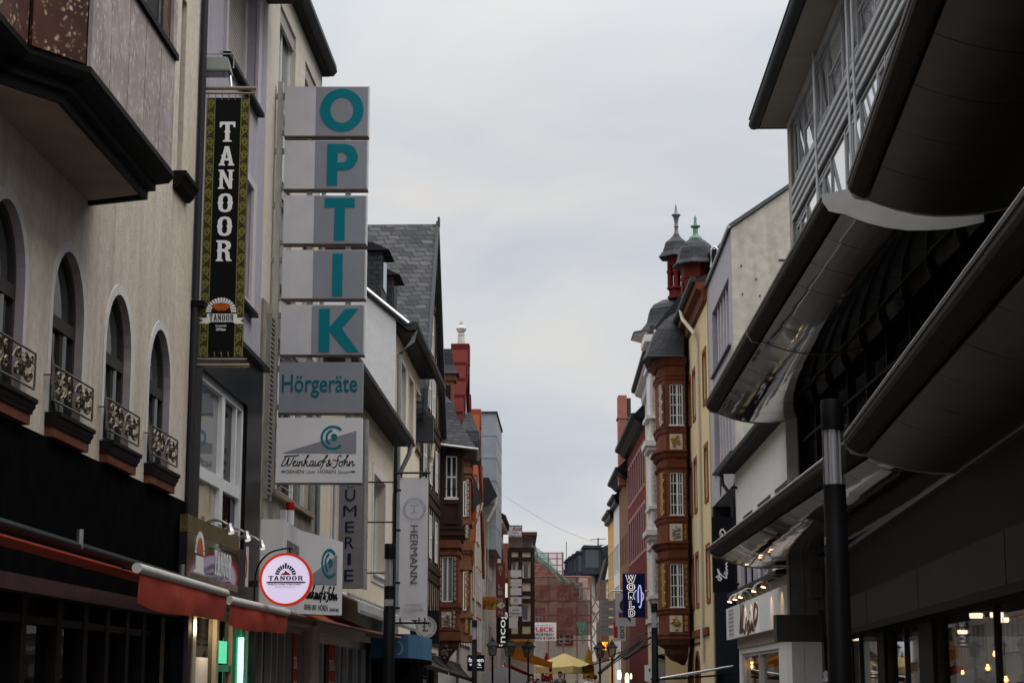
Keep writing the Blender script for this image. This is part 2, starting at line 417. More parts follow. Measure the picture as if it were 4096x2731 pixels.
NAVYINK = M('navy_lettering', (.012, .012, .045), .5)
WHITEINK = M('white_lettering', (.74, .74, .74), .5)
POSTBLACK = M('black_steel', (.007, .0075, .009), .5, spec=.15, noise=(6, .25))
REDFAB = M('red_awning_cloth', (.50, .08, .05), .9, noise=(5, .15), transl=.12)
REDFAB2 = M('orange_red_awning_cloth', (.55, .11, .05), .9, noise=(3, .2), transl=.5)
TUBEMET = M('pale_awning_tube', (.62, .59, .54), .4, .1, noise=(5, .1))

# ------------------------------------------------------------------ the setting
def street():
    m = MB()
    ys = [-60, 0, 40, 60, 85, 140, 320, 900, 4000]
    zs = [0, 0, 0, .12, .3, .34, .34, .34, .34]
    xs = [-3000, -400, -60, -4.2, 5.2, 60, 400, 3000]
    P = [(x, y, z) for y, z in zip(ys, zs) for x in xs]; n = len(xs)
    m.add(P, [(j * n + i, j * n + i + 1, (j + 1) * n + i + 1, (j + 1) * n + i) for j in range(len(ys) - 1) for i in range(n - 1)])
    g = M('street_paving', (.085, .08, .075), .85, noise=(2.5, .3), planks=(2.5, 'X', .03))
    tag(m.build('street', g), kind='structure')
street()

LW = Frame((-5.5, 0), (-5.5 + 3.37, 100))
def arch(c, w, z0, zs, zt, n=14):
    return [(c - w, z0), (c + w, z0)] + [(c + w * math.cos(PI * i / n), zs + (zt - zs) * math.sin(PI * i / n)) for i in range(n + 1)]

# ------------------------------------------------------------------ house with arched windows
def arched_house():
    F = LW
    root = thing('arched_window_house', 'warm beige stucco house with round-arched windows above a black shop fascia', 'house', F.pt(20, 0))
    cs = [15.1 + 2.23 * k for k in range(0, 5)]
    holes = [arch(c, .61, 4.40, 5.55, 6.25) for c in cs] + [hole(21.9, 23.1, 8.0, 12.6), hole(4.0, 25.3, .05, 2.62)]
    nz0, nz1 = F.px(706, 690)[1], 12
    slot = (F.px(712, 500)[0], F.px(733, 500)[0]); zsl = F.px(712, 700)[1]
    holes[5] = hole(slot[0], slot[1], zsl, zsl + 2.6)
    house(root, F, 1.5, 25.8, 19.0, holes, STUCCO, 9.0)
    for i, c in enumerate(cs):
        a_in = arch(c, .61, 4.40, 5.55, 6.25); a_out = arch(c, .72, 4.385, 5.55, 6.37)
        MB().ring(F, a_in, a_out, -.02, .012).build('arch_trim', TRIM, root)
        k = len(a_in)
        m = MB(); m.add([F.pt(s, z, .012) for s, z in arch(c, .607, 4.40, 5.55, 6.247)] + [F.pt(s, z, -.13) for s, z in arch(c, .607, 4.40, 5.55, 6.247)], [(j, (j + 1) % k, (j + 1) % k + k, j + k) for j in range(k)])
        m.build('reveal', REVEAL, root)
        m = MB(); m.ring(F, arch(c, .53, 4.48, 5.55, 6.17), arch(c, .605, 4.40, 5.55, 6.245), -.14, -.08)
        m.box(F, c - .53, c + .53, 5.36, 5.5, -.135, -.06); m.box(F, c + .02, c + .09, 4.48, 5.36, -.13, -.085)
        w = m.build('arched_window', DARKFRAME, root)
        MB().prism(F, arch(c, .56, 4.45, 5.55, 6.2), -.125, -.115).build('pane', PANE, w)
        # the right-hand sash stands tilted open behind its frame
        m = MB(); m.tube([F.pt(c - .35, 5.34, -.09), F.pt(c + .02, 4.5, -.09)], .02, 4); m.tube([F.pt(c + .15, 4.5, -.08), F.pt(c + .15, 5.34, -.08)], .03, 6)
        m.build('tilted_sash', GREYFRAME, w)
        # ledge: moulded board with a red-brown underside block
        m = MB(); m.sweep(F, [(-.05, 4.385), (.17, 4.385), (.17, 4.345), (.145, 4.335), (.145, 4.30), (.12, 4.27), (.115, 4.235), (-.05, 4.235)], c - .70, c + .72)
        l = m.build('window_ledge', DARKWOOD, root)
        MB().box(F, c - .68, c + .70, 4.13, 4.233, -.05, .10).build('ledge_base', LEDGERED, l)
        # wrought railing
        m = MB(); s0, s1, z0, z1, d = c - .80, c + .78, 4.50, 4.86, .10
        for q in ([(s0, z0), (s1, z0)], [(s0, z1), (s1, z1)], [(s0, z0), (s0, z1)], [(s1, z0), (s1, z1)]): m.tube([F.pt(*q[0], d), F.pt(*q[1], d)], .013, 5)
        for e in (s0, s1): m.tube([F.pt(e, 4.76, d), F.pt(e, 4.76, -.02)], .010, 5)
        for sx in (-1, 1):
            cc = c + sx * .40
            for (ox, oz, r0, turns, sg) in ((0, 0, .15, 1.6, 1), (.22, .07, .07, 1.3, -1), (-.22, -.07, .07, 1.3, -1), (.2, -.09, .06, 1.2, 1), (-.2, .09, .06, 1.2, 1), (.04, .03, .1, 1.2, -1)):
                pts = [F.pt(cc + sx * ox + sx * sg * r0 * (1 - t * .75) * math.cos(turns * 2 * PI * t), 4.68 + oz + r0 * (1 - t * .75) * math.sin(turns * 2 * PI * t), d + .01 * math.sin(9 * t)) for t in [q / 16 for q in range(17)]]
                m.tube(pts, .016, 4)
            m.tube([F.pt(c + sx * x, 4.68 + .13 * math.sin(x * 9), d) for x in [.02 + .07 * q for q in range(11)]], .013, 4)
        m.build('railing', IRON, root)
    # black fascia board over the shop front
    MB().box(F, 2, 25.79, 2.64, 4.12, -.01, .035).build('fascia', FASCIA, root)
    # narrow side window beside the bay and its black sill
    w = window(root, F, slot[0], slot[1], zsl, zsl + 2.6, -.3, GREYFRAME, PANE)
    MB().sweep(F, [(-.02, zsl - .02), (.18, zsl - .02), (.18, zsl - .08), (.14, zsl - .12), (.11, zsl - .2), (.05, zsl - .26), (-.02, zsl - .26)], slot[0] - .2, slot[1] + .35).build('sill_moulding', BLACKWOOD, root)
    # ---- bay: plan (s,d), near part set back, diagonal panel, then the long front
    zb = 7.0
    plan = [(9.0, .50), (15.95, .50), (16.55, .92), (20.15, .92), (20.42, -.05), (9.0, -.05)]
    def plan_ring(off, z):
        return [F.pt(s + (0 if i in (0, 5) else off * (.5 if i == 1 else (1 if i >= 3 else .3))), z, d + (off if 0 <= i <= 3 else 0)) for i, (s, d) in enumerate(plan)]
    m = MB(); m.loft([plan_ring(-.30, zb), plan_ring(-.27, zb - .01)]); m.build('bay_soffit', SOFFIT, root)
    prof = [(-.27, zb), (-.24, zb - .05), (-.19, zb - .05), (-.19, zb + .05), (-.12, zb + .07), (-.12, zb + .14), (.0, zb + .19), (.045, zb + .27), (.045, zb + .33), (.0, zb + .34)]
    MB().loft([plan_ring(o, z) for o, z in prof], cap=False).build('bay_moulding', BLACKWOOD, root)
    def panel(a, b, z0, z1, mat, nm, n=1, t=.04, gap=.026):
        d = Vector((b[0] - a[0], b[1] - a[1])); ln = d.length; d.normalize(); nn = Vector((-d.y, d.x))
        for i in range(n):
            s0 = Vector(a) + d * (ln * i / n + gap / 2); s1 = Vector(a) + d * (ln * (i + 1) / n - gap / 2)
            mm = MB(); P = []
            for q in (s0, s1, s1 - nn * -t, s0 - nn * -t): P.append(q)
            vs = [F.pt(q.x, z, q.y) for z in (z0, z1) for q in P]
            mm.add(vs, [(0, 1, 2, 3), (4, 5, 6, 7), (0, 1, 5, 4), (1, 2, 6, 5), (2, 3, 7, 6), (3, 0, 4, 7)]); mm.build(nm, mat, root)
    zt = 9.12
    m = MB(); m.loft([plan_ring(-.03, zb + .3), plan_ring(-.03, 12.0)]); m.build('bay_core', DARKWOOD, root)
    panel((10.0, .50), (15.95, .50), zb + .34, 12.5, RUST, 'cladding_panel', 5)
    panel((15.98, .53), (16.53, .90), zb + .34, 12.5, RUST, 'cladding_panel', 1)
    panel((16.55, .92), (20.1, .92), zb + .34, 8.62, PINKSTONE, 'cladding_panel', 5)
    panel((20.16, .90), (20.40, .0), zb + .34, 12.5, PINKSTONE, 'cladding_panel', 1)
    # window strip above the front panels
    s_r = 20.1
    MB().box(F, 16.6, s_r, 8.63, 8.70, .90, 1.0).build('bay_sill', BLACKWOOD, root)
    m = MB(); m.ring(F, rectpts(16.85, 19.45, 8.8, 12.3), rectpts(16.65, 19.55, 8.7, 12.5), .82, .9); m.box(F, 17.6, 17.72, 8.8, 12.3, .83, .92); m.box(F, 18.7, 18.78, 8.8, 12.3, .83, .92)
    w = m.build('bay_window', M('slate_blue_frame', (.07, .085, .095), .4), root)
    MB().box(F, 16.8, 19.5, 8.75, 12.4, .84, .855).build('pane', PANE, w)
    panel((19.56, .88), (19.92, .88), 8.7, 12.5, RUST, 'cladding_panel', 1)
    panel((19.93, .92), (20.14, .92), 8.62, 12.5, PINKSTONE, 'cladding_panel', 1)
    # ---- shop front under the fascia
    m = MB(); zz = 2.62
    m.ring(F, rectpts(4.2, 25.1, .2, 2.5), rectpts(4.0, 25.3, .05, 2.62), -.3, -.15)
    for s in (15.2, 16.6, 17.9, 18.9, 20.2, 21.3, 22.3, 23.3, 24.2): m.box(F, s - .09, s + .09, .2, 2.5, -.29, -.12)
    m.box(F, 4.2, 25.1, 2.22, 2.3, -.285, -.13)
    w = m.build('shop_front', DARKWOOD, root)
    MB().box(F, 4.1, 25.2, .1, 2.55, -.25, -.235).build('pane', PANEDARK, w)
    MB().box(F, 4, 25.5, 2.5, 2.66, -.08, .07).build('stone_band', M('dark_red_stone', (.06, .028, .03), .8, noise=(3, .3)), root)
    MB().box(F, 25.0, 25.8, -.3, 2.95, -.03, .05).build('shop_pier', FASCIA, root)
    # the black pipe in the joint to the next house
    m = MB(); m.tube([F.pt(25.86, -.2, .06), F.pt(25.86, 17, .06)], .05, 8); m.build('downpipe', M('dark_downpipe', (.035, .03, .035), .5), root, True)
arched_house()

# ------------------------------------------------------------------ red awnings along the two shops
def awnings_red():
    F = LW
    # nearest: rolled in, only its front bar and a sliver of cloth to be seen
    t = thing('retracted_awning', 'dark rolled-in awning with a strip of red cloth along the black fascia', 'awning', F.pt(20, 2.8))
    m = MB(); pa, pb = atZ(40, 2100, 2.95), atZ(900, 2362, 2.95)
    a2 = pa + (pa - pb) * .6
    m.tube([a2, pb], .028, 10); m.tube([a2 + Vector((-.12, 0, .03)), pb + Vector((-.12, 0, .03))], .05, 8)
    m.build('housing', POSTBLACK, t)
    m = MB(); q0, q1 = pa + Vector((0, 0, -.09)), pb + Vector((0, 0, -.09)); q0 = q0 + (q0 - q1) * .35
    m.loft([[q0, q0 + Vector((-.12, 0, -.04)), q0 + Vector((-.12, 0, -.06)), q0 + Vector((0, 0, -.02))], [q1, q1 + Vector((-.26, 0, -.04)), q1 + Vector((-.26, 0, -.06)), q1 + Vector((0, 0, -.02))]]); m.build('cloth', REDFAB, t)
    m = MB()
    for f in (.22, .70): 
        c = pa.lerp(pb, f); m.tube([c + Vector((0, 0, -.02)), c + Vector((0, 0, .17))], .035, 6)
    m.build('bracket', STEEL, t)
    # two short ones with pale tubes and hanging valances
    for i, (xa, ya, xb, yb, z, lab) in enumerate(((548, 2270, 903, 2372, 2.8, 'longer and nearer of two red valances hanging from pale tubes'),
                                                 (914, 2398, 1148, 2450, 2.83, 'shorter red valance hanging from a pale tube below the round lit sign'))):
        a, b = atZ(xa, ya, z), atZ(xb, yb, z)
        t = thing('valance_awning', lab, 'awning', a, 'red valance awnings over the grill shop')
        m = MB(); m.tube([a, b], .055 if i == 0 else .065, 14); m.build('tube', TUBEMET, t, True)
        m = MB(); N = 16; top = []; bot = []
        for k in range(N + 1):
            f = k / N; p = a.lerp(b, f * .985 + .01)
            dip = .30 + .05 * math.sin(PI * f) + .02 * math.sin(7 * f)
            bulge = .05 * math.sin(PI * f * 3)
            top.append(p + Vector((.02, 0, -.05))); bot.append(p + Vector((-.02 - bulge * .3, (.12 if f < .1 else 0) * (1 - f * 10), -.05 - dip)))
        mid = [x.lerp(y, .5) + Vector((.03 * math.sin(PI * k / N) + .015 * math.sin(k * 1.3), 0, 0)) for k, (x, y) in enumerate(zip(top, bot))]
        rows = [top, mid, bot]; rows += [[p + Vector((-.006, 0, 0)) for p in r] for r in (bot, mid, top)]
        m.loft(rows, closed=False, cap=False); m.build('valance', REDFAB, t, True)
        m = MB()
        for f in (.15, .85):
            c = a.lerp(b, f); w = F.px(0, 0); m.tube([c + Vector((-.03, 0, 0)), c + Vector((-.62 if i == 0 else -.38, .25, .12))], .02, 6)
        m.build('arm', POSTBLACK, t)
    # the long extended one in front of the optician's
    t = thing('extended_awning', 'long orange-red awning reaching out to the nearer left lamp column', 'awning', F.pt(38, 2.8))
    a, b = atZ(1120, 2446, 2.84), atZ(1597, 2551, 2.74)
    wa, wb = F.pt(35.0, 3.14, .02), F.pt(44.2, 3.1, .02)
    m = MB(); N = 10
    top = [[wa.lerp(wb, k / N).lerp(a.lerp(b, k / N), j / 4) + Vector((0, 0, -.03 * math.sin(PI * j / 4))) for j in range(5)] for k in range(N + 1)]
    m.loft([r + [p + Vector((0, 0, -.008)) for p in reversed(r)] for r in top]); m.build('cloth', REDFAB2, t, True)
    m = MB(); m.tube([a, b], .04, 8); m.build('front_bar', M('brown_bar', (.16, .075, .05), .5), t, True)
    m = MB(); e = atY(1463, 2536, b.y); m.tube([e + Vector((0, 0, .0)), b + Vector((.03, 0, -.01))], .055, 10); m.build('end_bar', M('grey_bar', (.25, .23, .22), .5, .3), t, True)
    m = MB()
    for f in (.45, .93):
        c = a.lerp(b, f); w = wa.lerp(wb, f); k = c.lerp(w, .5) + Vector((0, 1.0, -.05)); m.tube([c, k], .025, 6); m.tube([k, w], .025, 6)
    m.build('folding_arm', POSTBLACK, t)
awnings_red()

# ------------------------------------------------------------------ lavender house
def slab_letter(m, F, ch, s0, z0, w, h, d):
    """old circus-poster capitals with spurs"""
    G = {
     'T': [[(0, 1), (1, 1), (1, .72), (.9, .72), (.82, .86), (.64, .86), (.64, .56), (.72, .5), (.64, .44), (.64, .1), (.78, .06), (.78, 0), (.22, 0), (.22, .06), (.36, .1), (.36, .44), (.28, .5), (.36, .56), (.36, .86), (.18, .86), (.1, .72), (0, .72)]],
     'A': [[(.36, 1), (.64, 1), (.92, .1), (1, .06), (1, 0), (.6, 0), (.6, .06), (.68, .1), (.64, .26), (.36, .26), (.32, .1), (.4, .06), (.4, 0), (0, 0), (0, .06), (.08, .1), (.2, .48), (.12, .52), (.23, .56)], [(.42, .38), (.58, .38), (.5, .72)]],
     'N': [[(0, 1), (.32, 1), (.68, .42), (.68, .9), (.58, .94), (.58, 1), (1, 1), (1, .94), (.9, .9), (.9, .55), (.97, .5), (.9, .45), (.9, 0), (.7, 0), (.3, .64), (.3, .1), (.4, .06), (.4, 0), (0, 0), (0, .06), (.1, .1), (.1, .45), (.03, .5), (.1, .55), (.1, .9), (0, .94)]],
     'O': [[(.5, 1), (.78, .95), (.93, .8), (.95, .57), (1, .5), (.95, .43), (.93, .2), (.78, .05), (.5, 0), (.22, .05), (.07, .2), (.05, .43), (0, .5), (.05, .57), (.07, .8), (.22, .95)], [(.5, .88), (.36, .82), (.32, .6), (.38, .5), (.32, .4), (.36, .18), (.5, .12), (.64, .18), (.68, .4), (.62, .5), (.68, .6), (.64, .82)]],
     'R': [[(0, 1), (.65, 1), (.88, .92), (.95, .75), (.88, .6), (.72, .52), (.86, .42), (.88, .12), (1, .06), (1, 0), (.68, 0), (.62, .1), (.6, .38), (.5, .45), (.36, .45), (.36, .1), (.46, .06), (.46, 0), (0, 0), (0, .06), (.1, .1), (.1, .45), (.03, .5), (.1, .55), (.1, .9), (0, .94)], [(.36, .88), (.55, .86), (.66, .74), (.55, .6), (.36, .58)]]}
    L = [[(s0 + x * w, z0 + z * h) for x, z in lp] for lp in G[ch]]
    m.plate(F, L[0], L[1:], d - .002, d + .004)
def oven_arch(m, F, cs, cz, ro, ri, n, d, keystone=True, gap=.25, t=.004):
    for i in range(n):
        a0 = PI * (i + gap / 2) / n; a1 = PI * (i + 1 - gap / 2) / n; r = ro * (1.14 if keystone and i == n // 2 else 1)
        m.prism(F, [(cs + ri * math.cos(a0), cz + ri * math.sin(a0)), (cs + r * math.cos(a0), cz + r * math.sin(a0)), (cs + r * math.cos(a1), cz + r * math.sin(a1)), (cs + ri * math.cos(a1), cz + ri * math.sin(a1))], d, d + t)
def flames(m, F, cs, cz, w, h, d):
    P = [(-.5, 0), (-.42, .22), (-.34, .12), (-.26, .5), (-.18, .3), (-.08, .62), (0, 1), (.07, .6), (.14, .75), (.2, .38), (.3, .55), (.36, .2), (.44, .28), (.5, 0)]
    m.prism(F, [(cs + x * w, cz + z * h) for x, z in P], d, d + .004)

def lavender_house():
    F = LW
    root = thing('lavender_house', 'narrow lavender-grey rendered house with roller shutters, beside the tall black banner', 'house', F.pt(28.5, 0))
    za = 11.55
    W = [(27.75, 30.5, 11.55, 13.4), (27.75, 30.4, 7.95, 9.95)]
    holes = [hole(*w) for w in W] + [hole(26.35, 30.15, 3.75, 6.2), hole(26.2, 31.35, .05, 2.72)]
    house(root, F, 25.8, 31.6, 13.75, holes, LAVENDER, 9)
    for k, w in enumerate(W):
        wn = MB(); wn.ring(F, rectpts(w[0] + .08, w[1] - .08, w[2] + .08, w[3] - .08), rectpts(*w), -.22, -.16); wn = wn.build('window', WHITEFRAME, root)
        MB().box(F, w[0] + .06, w[1] - .06, w[2] + .06, w[3] - .06, -.21, -.19).build('roller_shutter', SHUTTER, wn)
        MB().ring(F, rectpts(*w), rectpts(w[0] - .14, w[1] + .3, w[2] - .12, w[3] + .14), -.02, .05).build('surround', LAVTRIM, wn)
        MB().box(F, w[0] - .16, w[1] + .34, w[2] - .19, w[2] - .12, -.02, .12).build('sill', DARKWOOD, wn)
    # roof with deep dark eaves
    MB().sweep(F, [(-9, 17.5), (-5, 18.0), (1.0, 14.2), (1.0, 13.95), (.5, 13.76), (-9, 13.76)], 25.7, 31.62).build('roof', DARKROOF, root)
    MB().sweep(F, [(1.0, 14.25), (1.16, 14.2), (1.16, 14.02), (1.08, 13.92), (.98, 13.94)], 25.7, 31.64).build('gutter', GUTTER, root)
    # black panelled shop surround with the white framed showcase above the door
    m = MB(); m.plate(F, rectpts(25.85, 31.55, 2.72, 6.95), [hole(26.38, 30.12, 3.76, 6.15)], -.02, .09); m.box(F, 25.85, 26.2, -.3, 2.72, -.02, .085); m.box(F, 31.35, 31.55, -.3, 2.72, -.02, .085)
    m.box(F, 25.8, 31.6, 6.95, 7.03, -.02, .2)
    m.build('shop_surround', M('black_gloss_panel', (.006, .006, .007), .35, noise=(2, .3), spec=.1), root)
    m = MB(); m.ring(F, rectpts(26.52, 29.98, 3.88, 6.03), rectpts(26.38, 30.12, 3.76, 6.15), -.1, .02)
    m.box(F, 28.32, 28.56, 3.88, 6.03, -.095, .015); m.box(F, 26.52, 29.98, 4.58, 4.76, -.09, .01); m.box(F, 29.5, 29.62, 4.76, 6.03, -.09, .01)
    w = m.build('showcase_window', WHITEFRAME, root)
    for s0, s1, z0, z1, mt in ((26.5, 28.34, 3.85, 4.6, CURTAIN), (26.5, 28.34, 4.74, 6.05, glass_mat('grey_lit_pane', (.15, .15, .15), .12)), (28.54, 30.0, 3.85, 6.05, PANEDARK)):
        MB().box(F, s0, s1, z0, z1, -.07, -.055).build('pane', mt, w)
    # entrance: warm lit door frame, dark panes, menu pictures
    m = MB(); m.ring(F, rectpts(26.55, 31.0, .15, 2.6), rectpts(26.2, 31.35, .05, 2.72), -.2, -.1)
    m.box(F, 27.15, 27.4, .15, 2.6, -.195, -.09); m.box(F, 28.95, 29.15, .15, 2.6, -.195, -.09); m.box(F, 30.3, 30.4, .15, 2.6, -.195, -.09)
    w = m.build('entrance', M('aluminium_frame', (.48, .43, .33), .4, .3), root)
    MB().box(F, 26.3, 31.2, .1, 2.65, -.17, -.155).build('pane', PANEDARK, w)
    MB().box(F, 26.24, 26.52, .3, 2.55, -.1, -.07).build('menu_picture', M('menu_picture', (.45, .30, .12), .5, noise=(7, .8), spots=(5, (.7, .62, .5), .1, .4, 1)), root)
    MB().box(F, 31.05, 31.33, .3, 2.55, -.1, -.07).build('menu_picture', MATS['menu_picture'], root)
    MB().box(F, 27.6, 28.6, 1.55, 2.0, -.152, -.148).build('notice', WHITEINK, root)
    NEON = M('green_neon', (.4, 1, .7), .5, emit=((.16, 1.0, .48), 5.0))
    m = MB(); m.tube([F.pt(30.75, .4, -.03), F.pt(30.75, 2.36, -.03)], .045, 8); n_ = m.build('neon_tube', NEON, root)
    m = MB(); m.box(F, 30.42, 30.58, .2, 2.5, -.1, -.05); m.box(F, 30.92, 31.0, .2, 2.5, -.1, -.05); m.build('green_panel', M('green_panel', (.05, .35, .2), .4), root)
    MB().box(F, 29.25, 30.1, 1.93, 2.28, -.152, -.14).build('neon_reflection_patch', M('painted_neon_reflection', (.2, .6, .4), .5, emit=((.1, .8, .42), .8)), root)  # glowing patch painted as the neon tube's reflection, no lamp of its own
    MB().box(F, 29.16, 30.35, 1.80, 1.9, -.15, -.10).build('neon_reflection_strip', MATS['green_panel'], root)  # green strip painted as the horizontal part of the same neon reflection
lavender_house()
def shop_light(name, p, e, col, r=.08):
    li = bpy.data.lights.new(name, 'POINT'); li.energy = e; li.color = col; li.shadow_soft_size = r
    o = bpy.data.objects.new(name, li); COL.objects.link(o); o.location = p
shop_light('entrance_light', LW.pt(28.2, 2.45, .12), 22, (1, .78, .45))

def grill_signs():
    F = LW
    BK = M('banner_black', (.003, .004, .004), .7, spec=.1)
    GOLD = M('banner_gold_ground', (.05, .05, .012), .6, noise=(9, .5)); GOLD2 = M('banner_gold_scroll', (.19, .17, .05), .6)
    Y = 25.95
    tl, tr, bl, br = atY(828, 392, Y), atY(1003, 387, Y), atY(795, 1428, Y), atY(968, 1428, Y)
    x0, x1, z0, z1 = tl.x - .02, tr.x, bl.z, tl.z
    x0 = (tl.x + bl.x) / 2; x1 = (tr.x + br.x) / 2
    G = facing(0, Y); w = x1 - x0
    t = thing('hanging_banner', 'tall black banner with gold scrollwork borders and white vertical TANOOR lettering', 'banner', ((x0 + x1) / 2, Y, z0))
    MB().box(G, x0, x1, z0, z1, -.012, 0).build('cloth', BK, t)
    m = MB(); m.box(G, x0, x0 + w * .2, z0, z1, 0, .003); m.box(G, x1 - w * .2, x1, z0, z1, 0, .003); m.build('border', GOLD, t)
    m = MB()
    for bx in (x0 + w * .1, x1 - w * .1):
        nrm = 20; h = (z1 - z0) / nrm
        for i in range(nrm):
            c = z0 + h * (i + .5); sg = 1 if i % 2 else -1
            m.stroke(G, [(bx + sg * w * .07 * (1 - q * .07) * math.cos(q * .9), c + h * .36 * (1 - q * .07) * math.sin(q * .9)) for q in range(11)], .018, .004 + .0005 * (i % 2), .002)
            m.stroke(G, [(bx - sg * w * .08, c - h * .5), (bx - sg * w * .02, c - h * .2), (bx - sg * w * .085, c + h * .2)], .014, .0035, .002)
    for e in (x0 + .008, x0 + w * .2 - .004, x1 - w * .2 + .004, x1 - .008): m.box(G, e - .006, e + .006, z0, z1, .0042, .007)
    m.build('scrollwork', GOLD2, t)
    m = MB(); cx = (x0 + x1) / 2
    for ch, ya, yb in zip('TANOOR', (488, 586, 680, 774, 866, 962), (568, 663, 756, 850, 945, 1045)):
        za, zb = atY(900, ya, Y).z, atY(900, yb, Y).z; off = 0
        slab_letter(m, G, ch, cx - w * .18 + off, zb, w * .36, (za - zb), .004)
    m.build('lettering', WHITEINK, t)
    ez = atY(880, 1250, Y).z; r = w * .33
    m = MB(); oven_arch(m, G, cx - .015, ez, r * 1.05, r * .78, 15, .005, False, .3); m.ring(G, arc(cx - .015, ez, r * .70, r * .70, 0, 180, 20), arc(cx - .015, ez, r * .76, r * .76, 0, 180, 20), .005, .008)
    m.prism(G, [(x0 - .02, ez - .16), (x0 + .05, ez - .12), (x0 - .02, ez - .08), (x0 + .1, ez - .08), (x0 + .1, ez - .02), (x1 - .1, ez - .02), (x1 - .1, ez - .08), (x1 + .01, ez - .08), (x1 - .05, ez - .12), (x1 + .01, ez - .165), (x1 - .12, ez - .165), (x1 - .16, ez - .14), (x0 + .16, ez - .14), (x0 + .12, ez - .165)], .005, .009)
    m.text(G, 'internationales', cx - .09, cx + .07, ez - .21, ez - .175, .006, .003, shear=.3); m.text(G, 'Grill House', cx - .08, cx + .06, ez - .27, ez - .225, .006, .003, shear=.3, bold=.02)
    m.build('emblem', WHITEINK, t)
    MB().prism(G, arc(cx - .015, ez + .01, r * .6, r * .6, 0, 180, 14), .004, .006).build('emblem_ground', M('ember_brown', (.03, .012, .006), .6), t)
    m = MB(); m.prism(G, [(cx - .015 + .13 * math.cos(a) * (1 + .15 * math.sin(3 * a)), ez + .085 + .06 * math.sin(a)) for a in [k * PI / 8 for k in range(16)]], .0065, .009); m.build('roast', M('roast_orange', (.42, .09, .015), .5, noise=(25, .7)), t)
    m = MB()
    for k, ch in enumerate('TANOOR'): slab_letter(m, G, ch, cx - r * .86 + k * r * .285, ez - .125, r * .25, .095, .0105)
    m.build('emblem_lettering', BLACKINK, t)
    # two pairs of rods with hooks
    for zz, nm, sg in ((atY(900, 352, Y).z, 'top_rods', -1), (atY(900, 1460, Y).z, 'bottom_rods', 1)):
        m = MB(); wx = F.pt(25.9, 0).x
        m.tube([(wx - .02, Y + .02, zz), (x1 + .09, Y + .02, zz)], .03, 8); m.tube([(wx + .02, Y, zz + sg * .085), (x1 + .06, Y, zz + sg * .085)], .016, 6)
        for k in range(7):
            xx = x0 + .02 + (w - .04) * k / 6; m.tube([(xx, Y, zz + sg * .07), (xx + .012, Y - .01, zz + sg * .13), (xx, Y, zz + sg * .19)], .007, 4)
        m.build(nm, M('brass_rod', (.23, .19, .14), .4, .6), t)
    # floodlight above the banner
    fl = thing('floodlight', 'grey floodlight on a bracket above the black banner', 'floodlight', atY(862, 290, Y + .2))
    c = atY(862, 268, Y + .2); Y2 = Y + .2
    m = MB(); sx = .24
    ring = lambda wx, wy, z, oy=0: [c + Vector((a * wx, b * wy + oy, z)) for a, b in ((-1, -1), (1, -1), (1, 1), (-1, 1))]
    m.loft([ring(.17, .08, .13), ring(.2, .12, .10, -.02), ring(.25, .16, -.10, -.05), ring(.25, .16, -.13, -.05)]); m.build('housing', M('floodlight_grey', (.17, .18, .165), .5, .2), fl)
    m = MB(); m.loft([ring(.23, .14, -.132, -.05), ring(.23, .14, -.14, -.05)]); m.build('glass', PANE, fl)
    m = MB(); m.tube([c + Vector((-.19, 0, -.02)), c + Vector((-.19, 0, .2)), c + Vector((.27, 0, .2)), c + Vector((.27, 0, -.02))], .012, 5); m.tube([c + Vector((.22, 0, -.1)), atY(925, 350, Y + .05)], .018, 5); m.tube([c + Vector((.1, 0, .2)), c + Vector((.06, .1, .28))], .02, 5); m.build('bracket', STEEL, fl)
    # shop sign over the door
    t = thing('shop_fascia_sign', 'glossy black shop sign with gold top edge and oven emblem, under three spotlights', 'sign', F.pt(28.4, 3.1, .2))
    s0, s1, z0, z1 = F.px(748, 2200, .2)[0], F.px(955, 2200, .2)[0], 3.02, 3.66
    MB().box(F, s0, s1, z0, z1, .09, .2).build('board', M('black_gloss_sign', (.02, .018, .018), .08), t)
    MB().box(F, s0, s1, z1, z1 + .24, .09, .205).build('gold_edge', M('gold_edge', (.15, .11, .035), .4, .3, noise=(12, .5)), t)
    MB().box(F, s0, s1, z0, z0 + .1, .2, .205).build('stone_strip', M('gold_brown_strip', (.2, .14, .1), .6, noise=(8, .5)), t)
    m = MB(); k = (s1 - s0)
    for j, ch in enumerate('TANOOR'): slab_letter(m, F, ch, s0 + k * (.50 + .058 * j), z0 + .17 + .0 * j, k * .048, .36, .203)
    ec = s0 + k * .22
    oven_arch(m, F, ec, z0 + .38, k * .085, k * .062, 13, .203, False)
    m.prism(F, [(ec - k * .10, z0 + .12), (ec + k * .10, z0 + .12), (ec + k * .07, z0 + .17), (ec + k * .07, z0 + .36), (ec - k * .07, z0 + .36), (ec - k * .07, z0 + .17)], .203, .207)
    m.build('lettering', WHITEINK, t)
    m = MB(); m.prism(F, arc(ec, z0 + .39, k * .05, k * .055 + .1, 0, 180, 10), .203, .206); m.build('flame_picture', M('flame_orange', (.45, .12, .03), .5), t)
    e = facing(0, 30.3); pa, pb = atY(955, 2185, 30.3), atY(990, 2345, 30.3)
    MB().box(e, pa.x, pb.x, pb.z, pa.z, -.05, 0).build('side_panel', SIGNWHITE, t)
    MB().ring(e, arc((pa.x + pb.x) / 2 + .02, (pa.z + pb.z) / 2, .035, .2, 0, 350, 20), arc((pa.x + pb.x) / 2 + .02, (pa.z + pb.z) / 2, .05, .225, 0, 350, 20), .002, .006).build('side_emblem', M('red_line', (.4, .05, .04), .5), t)
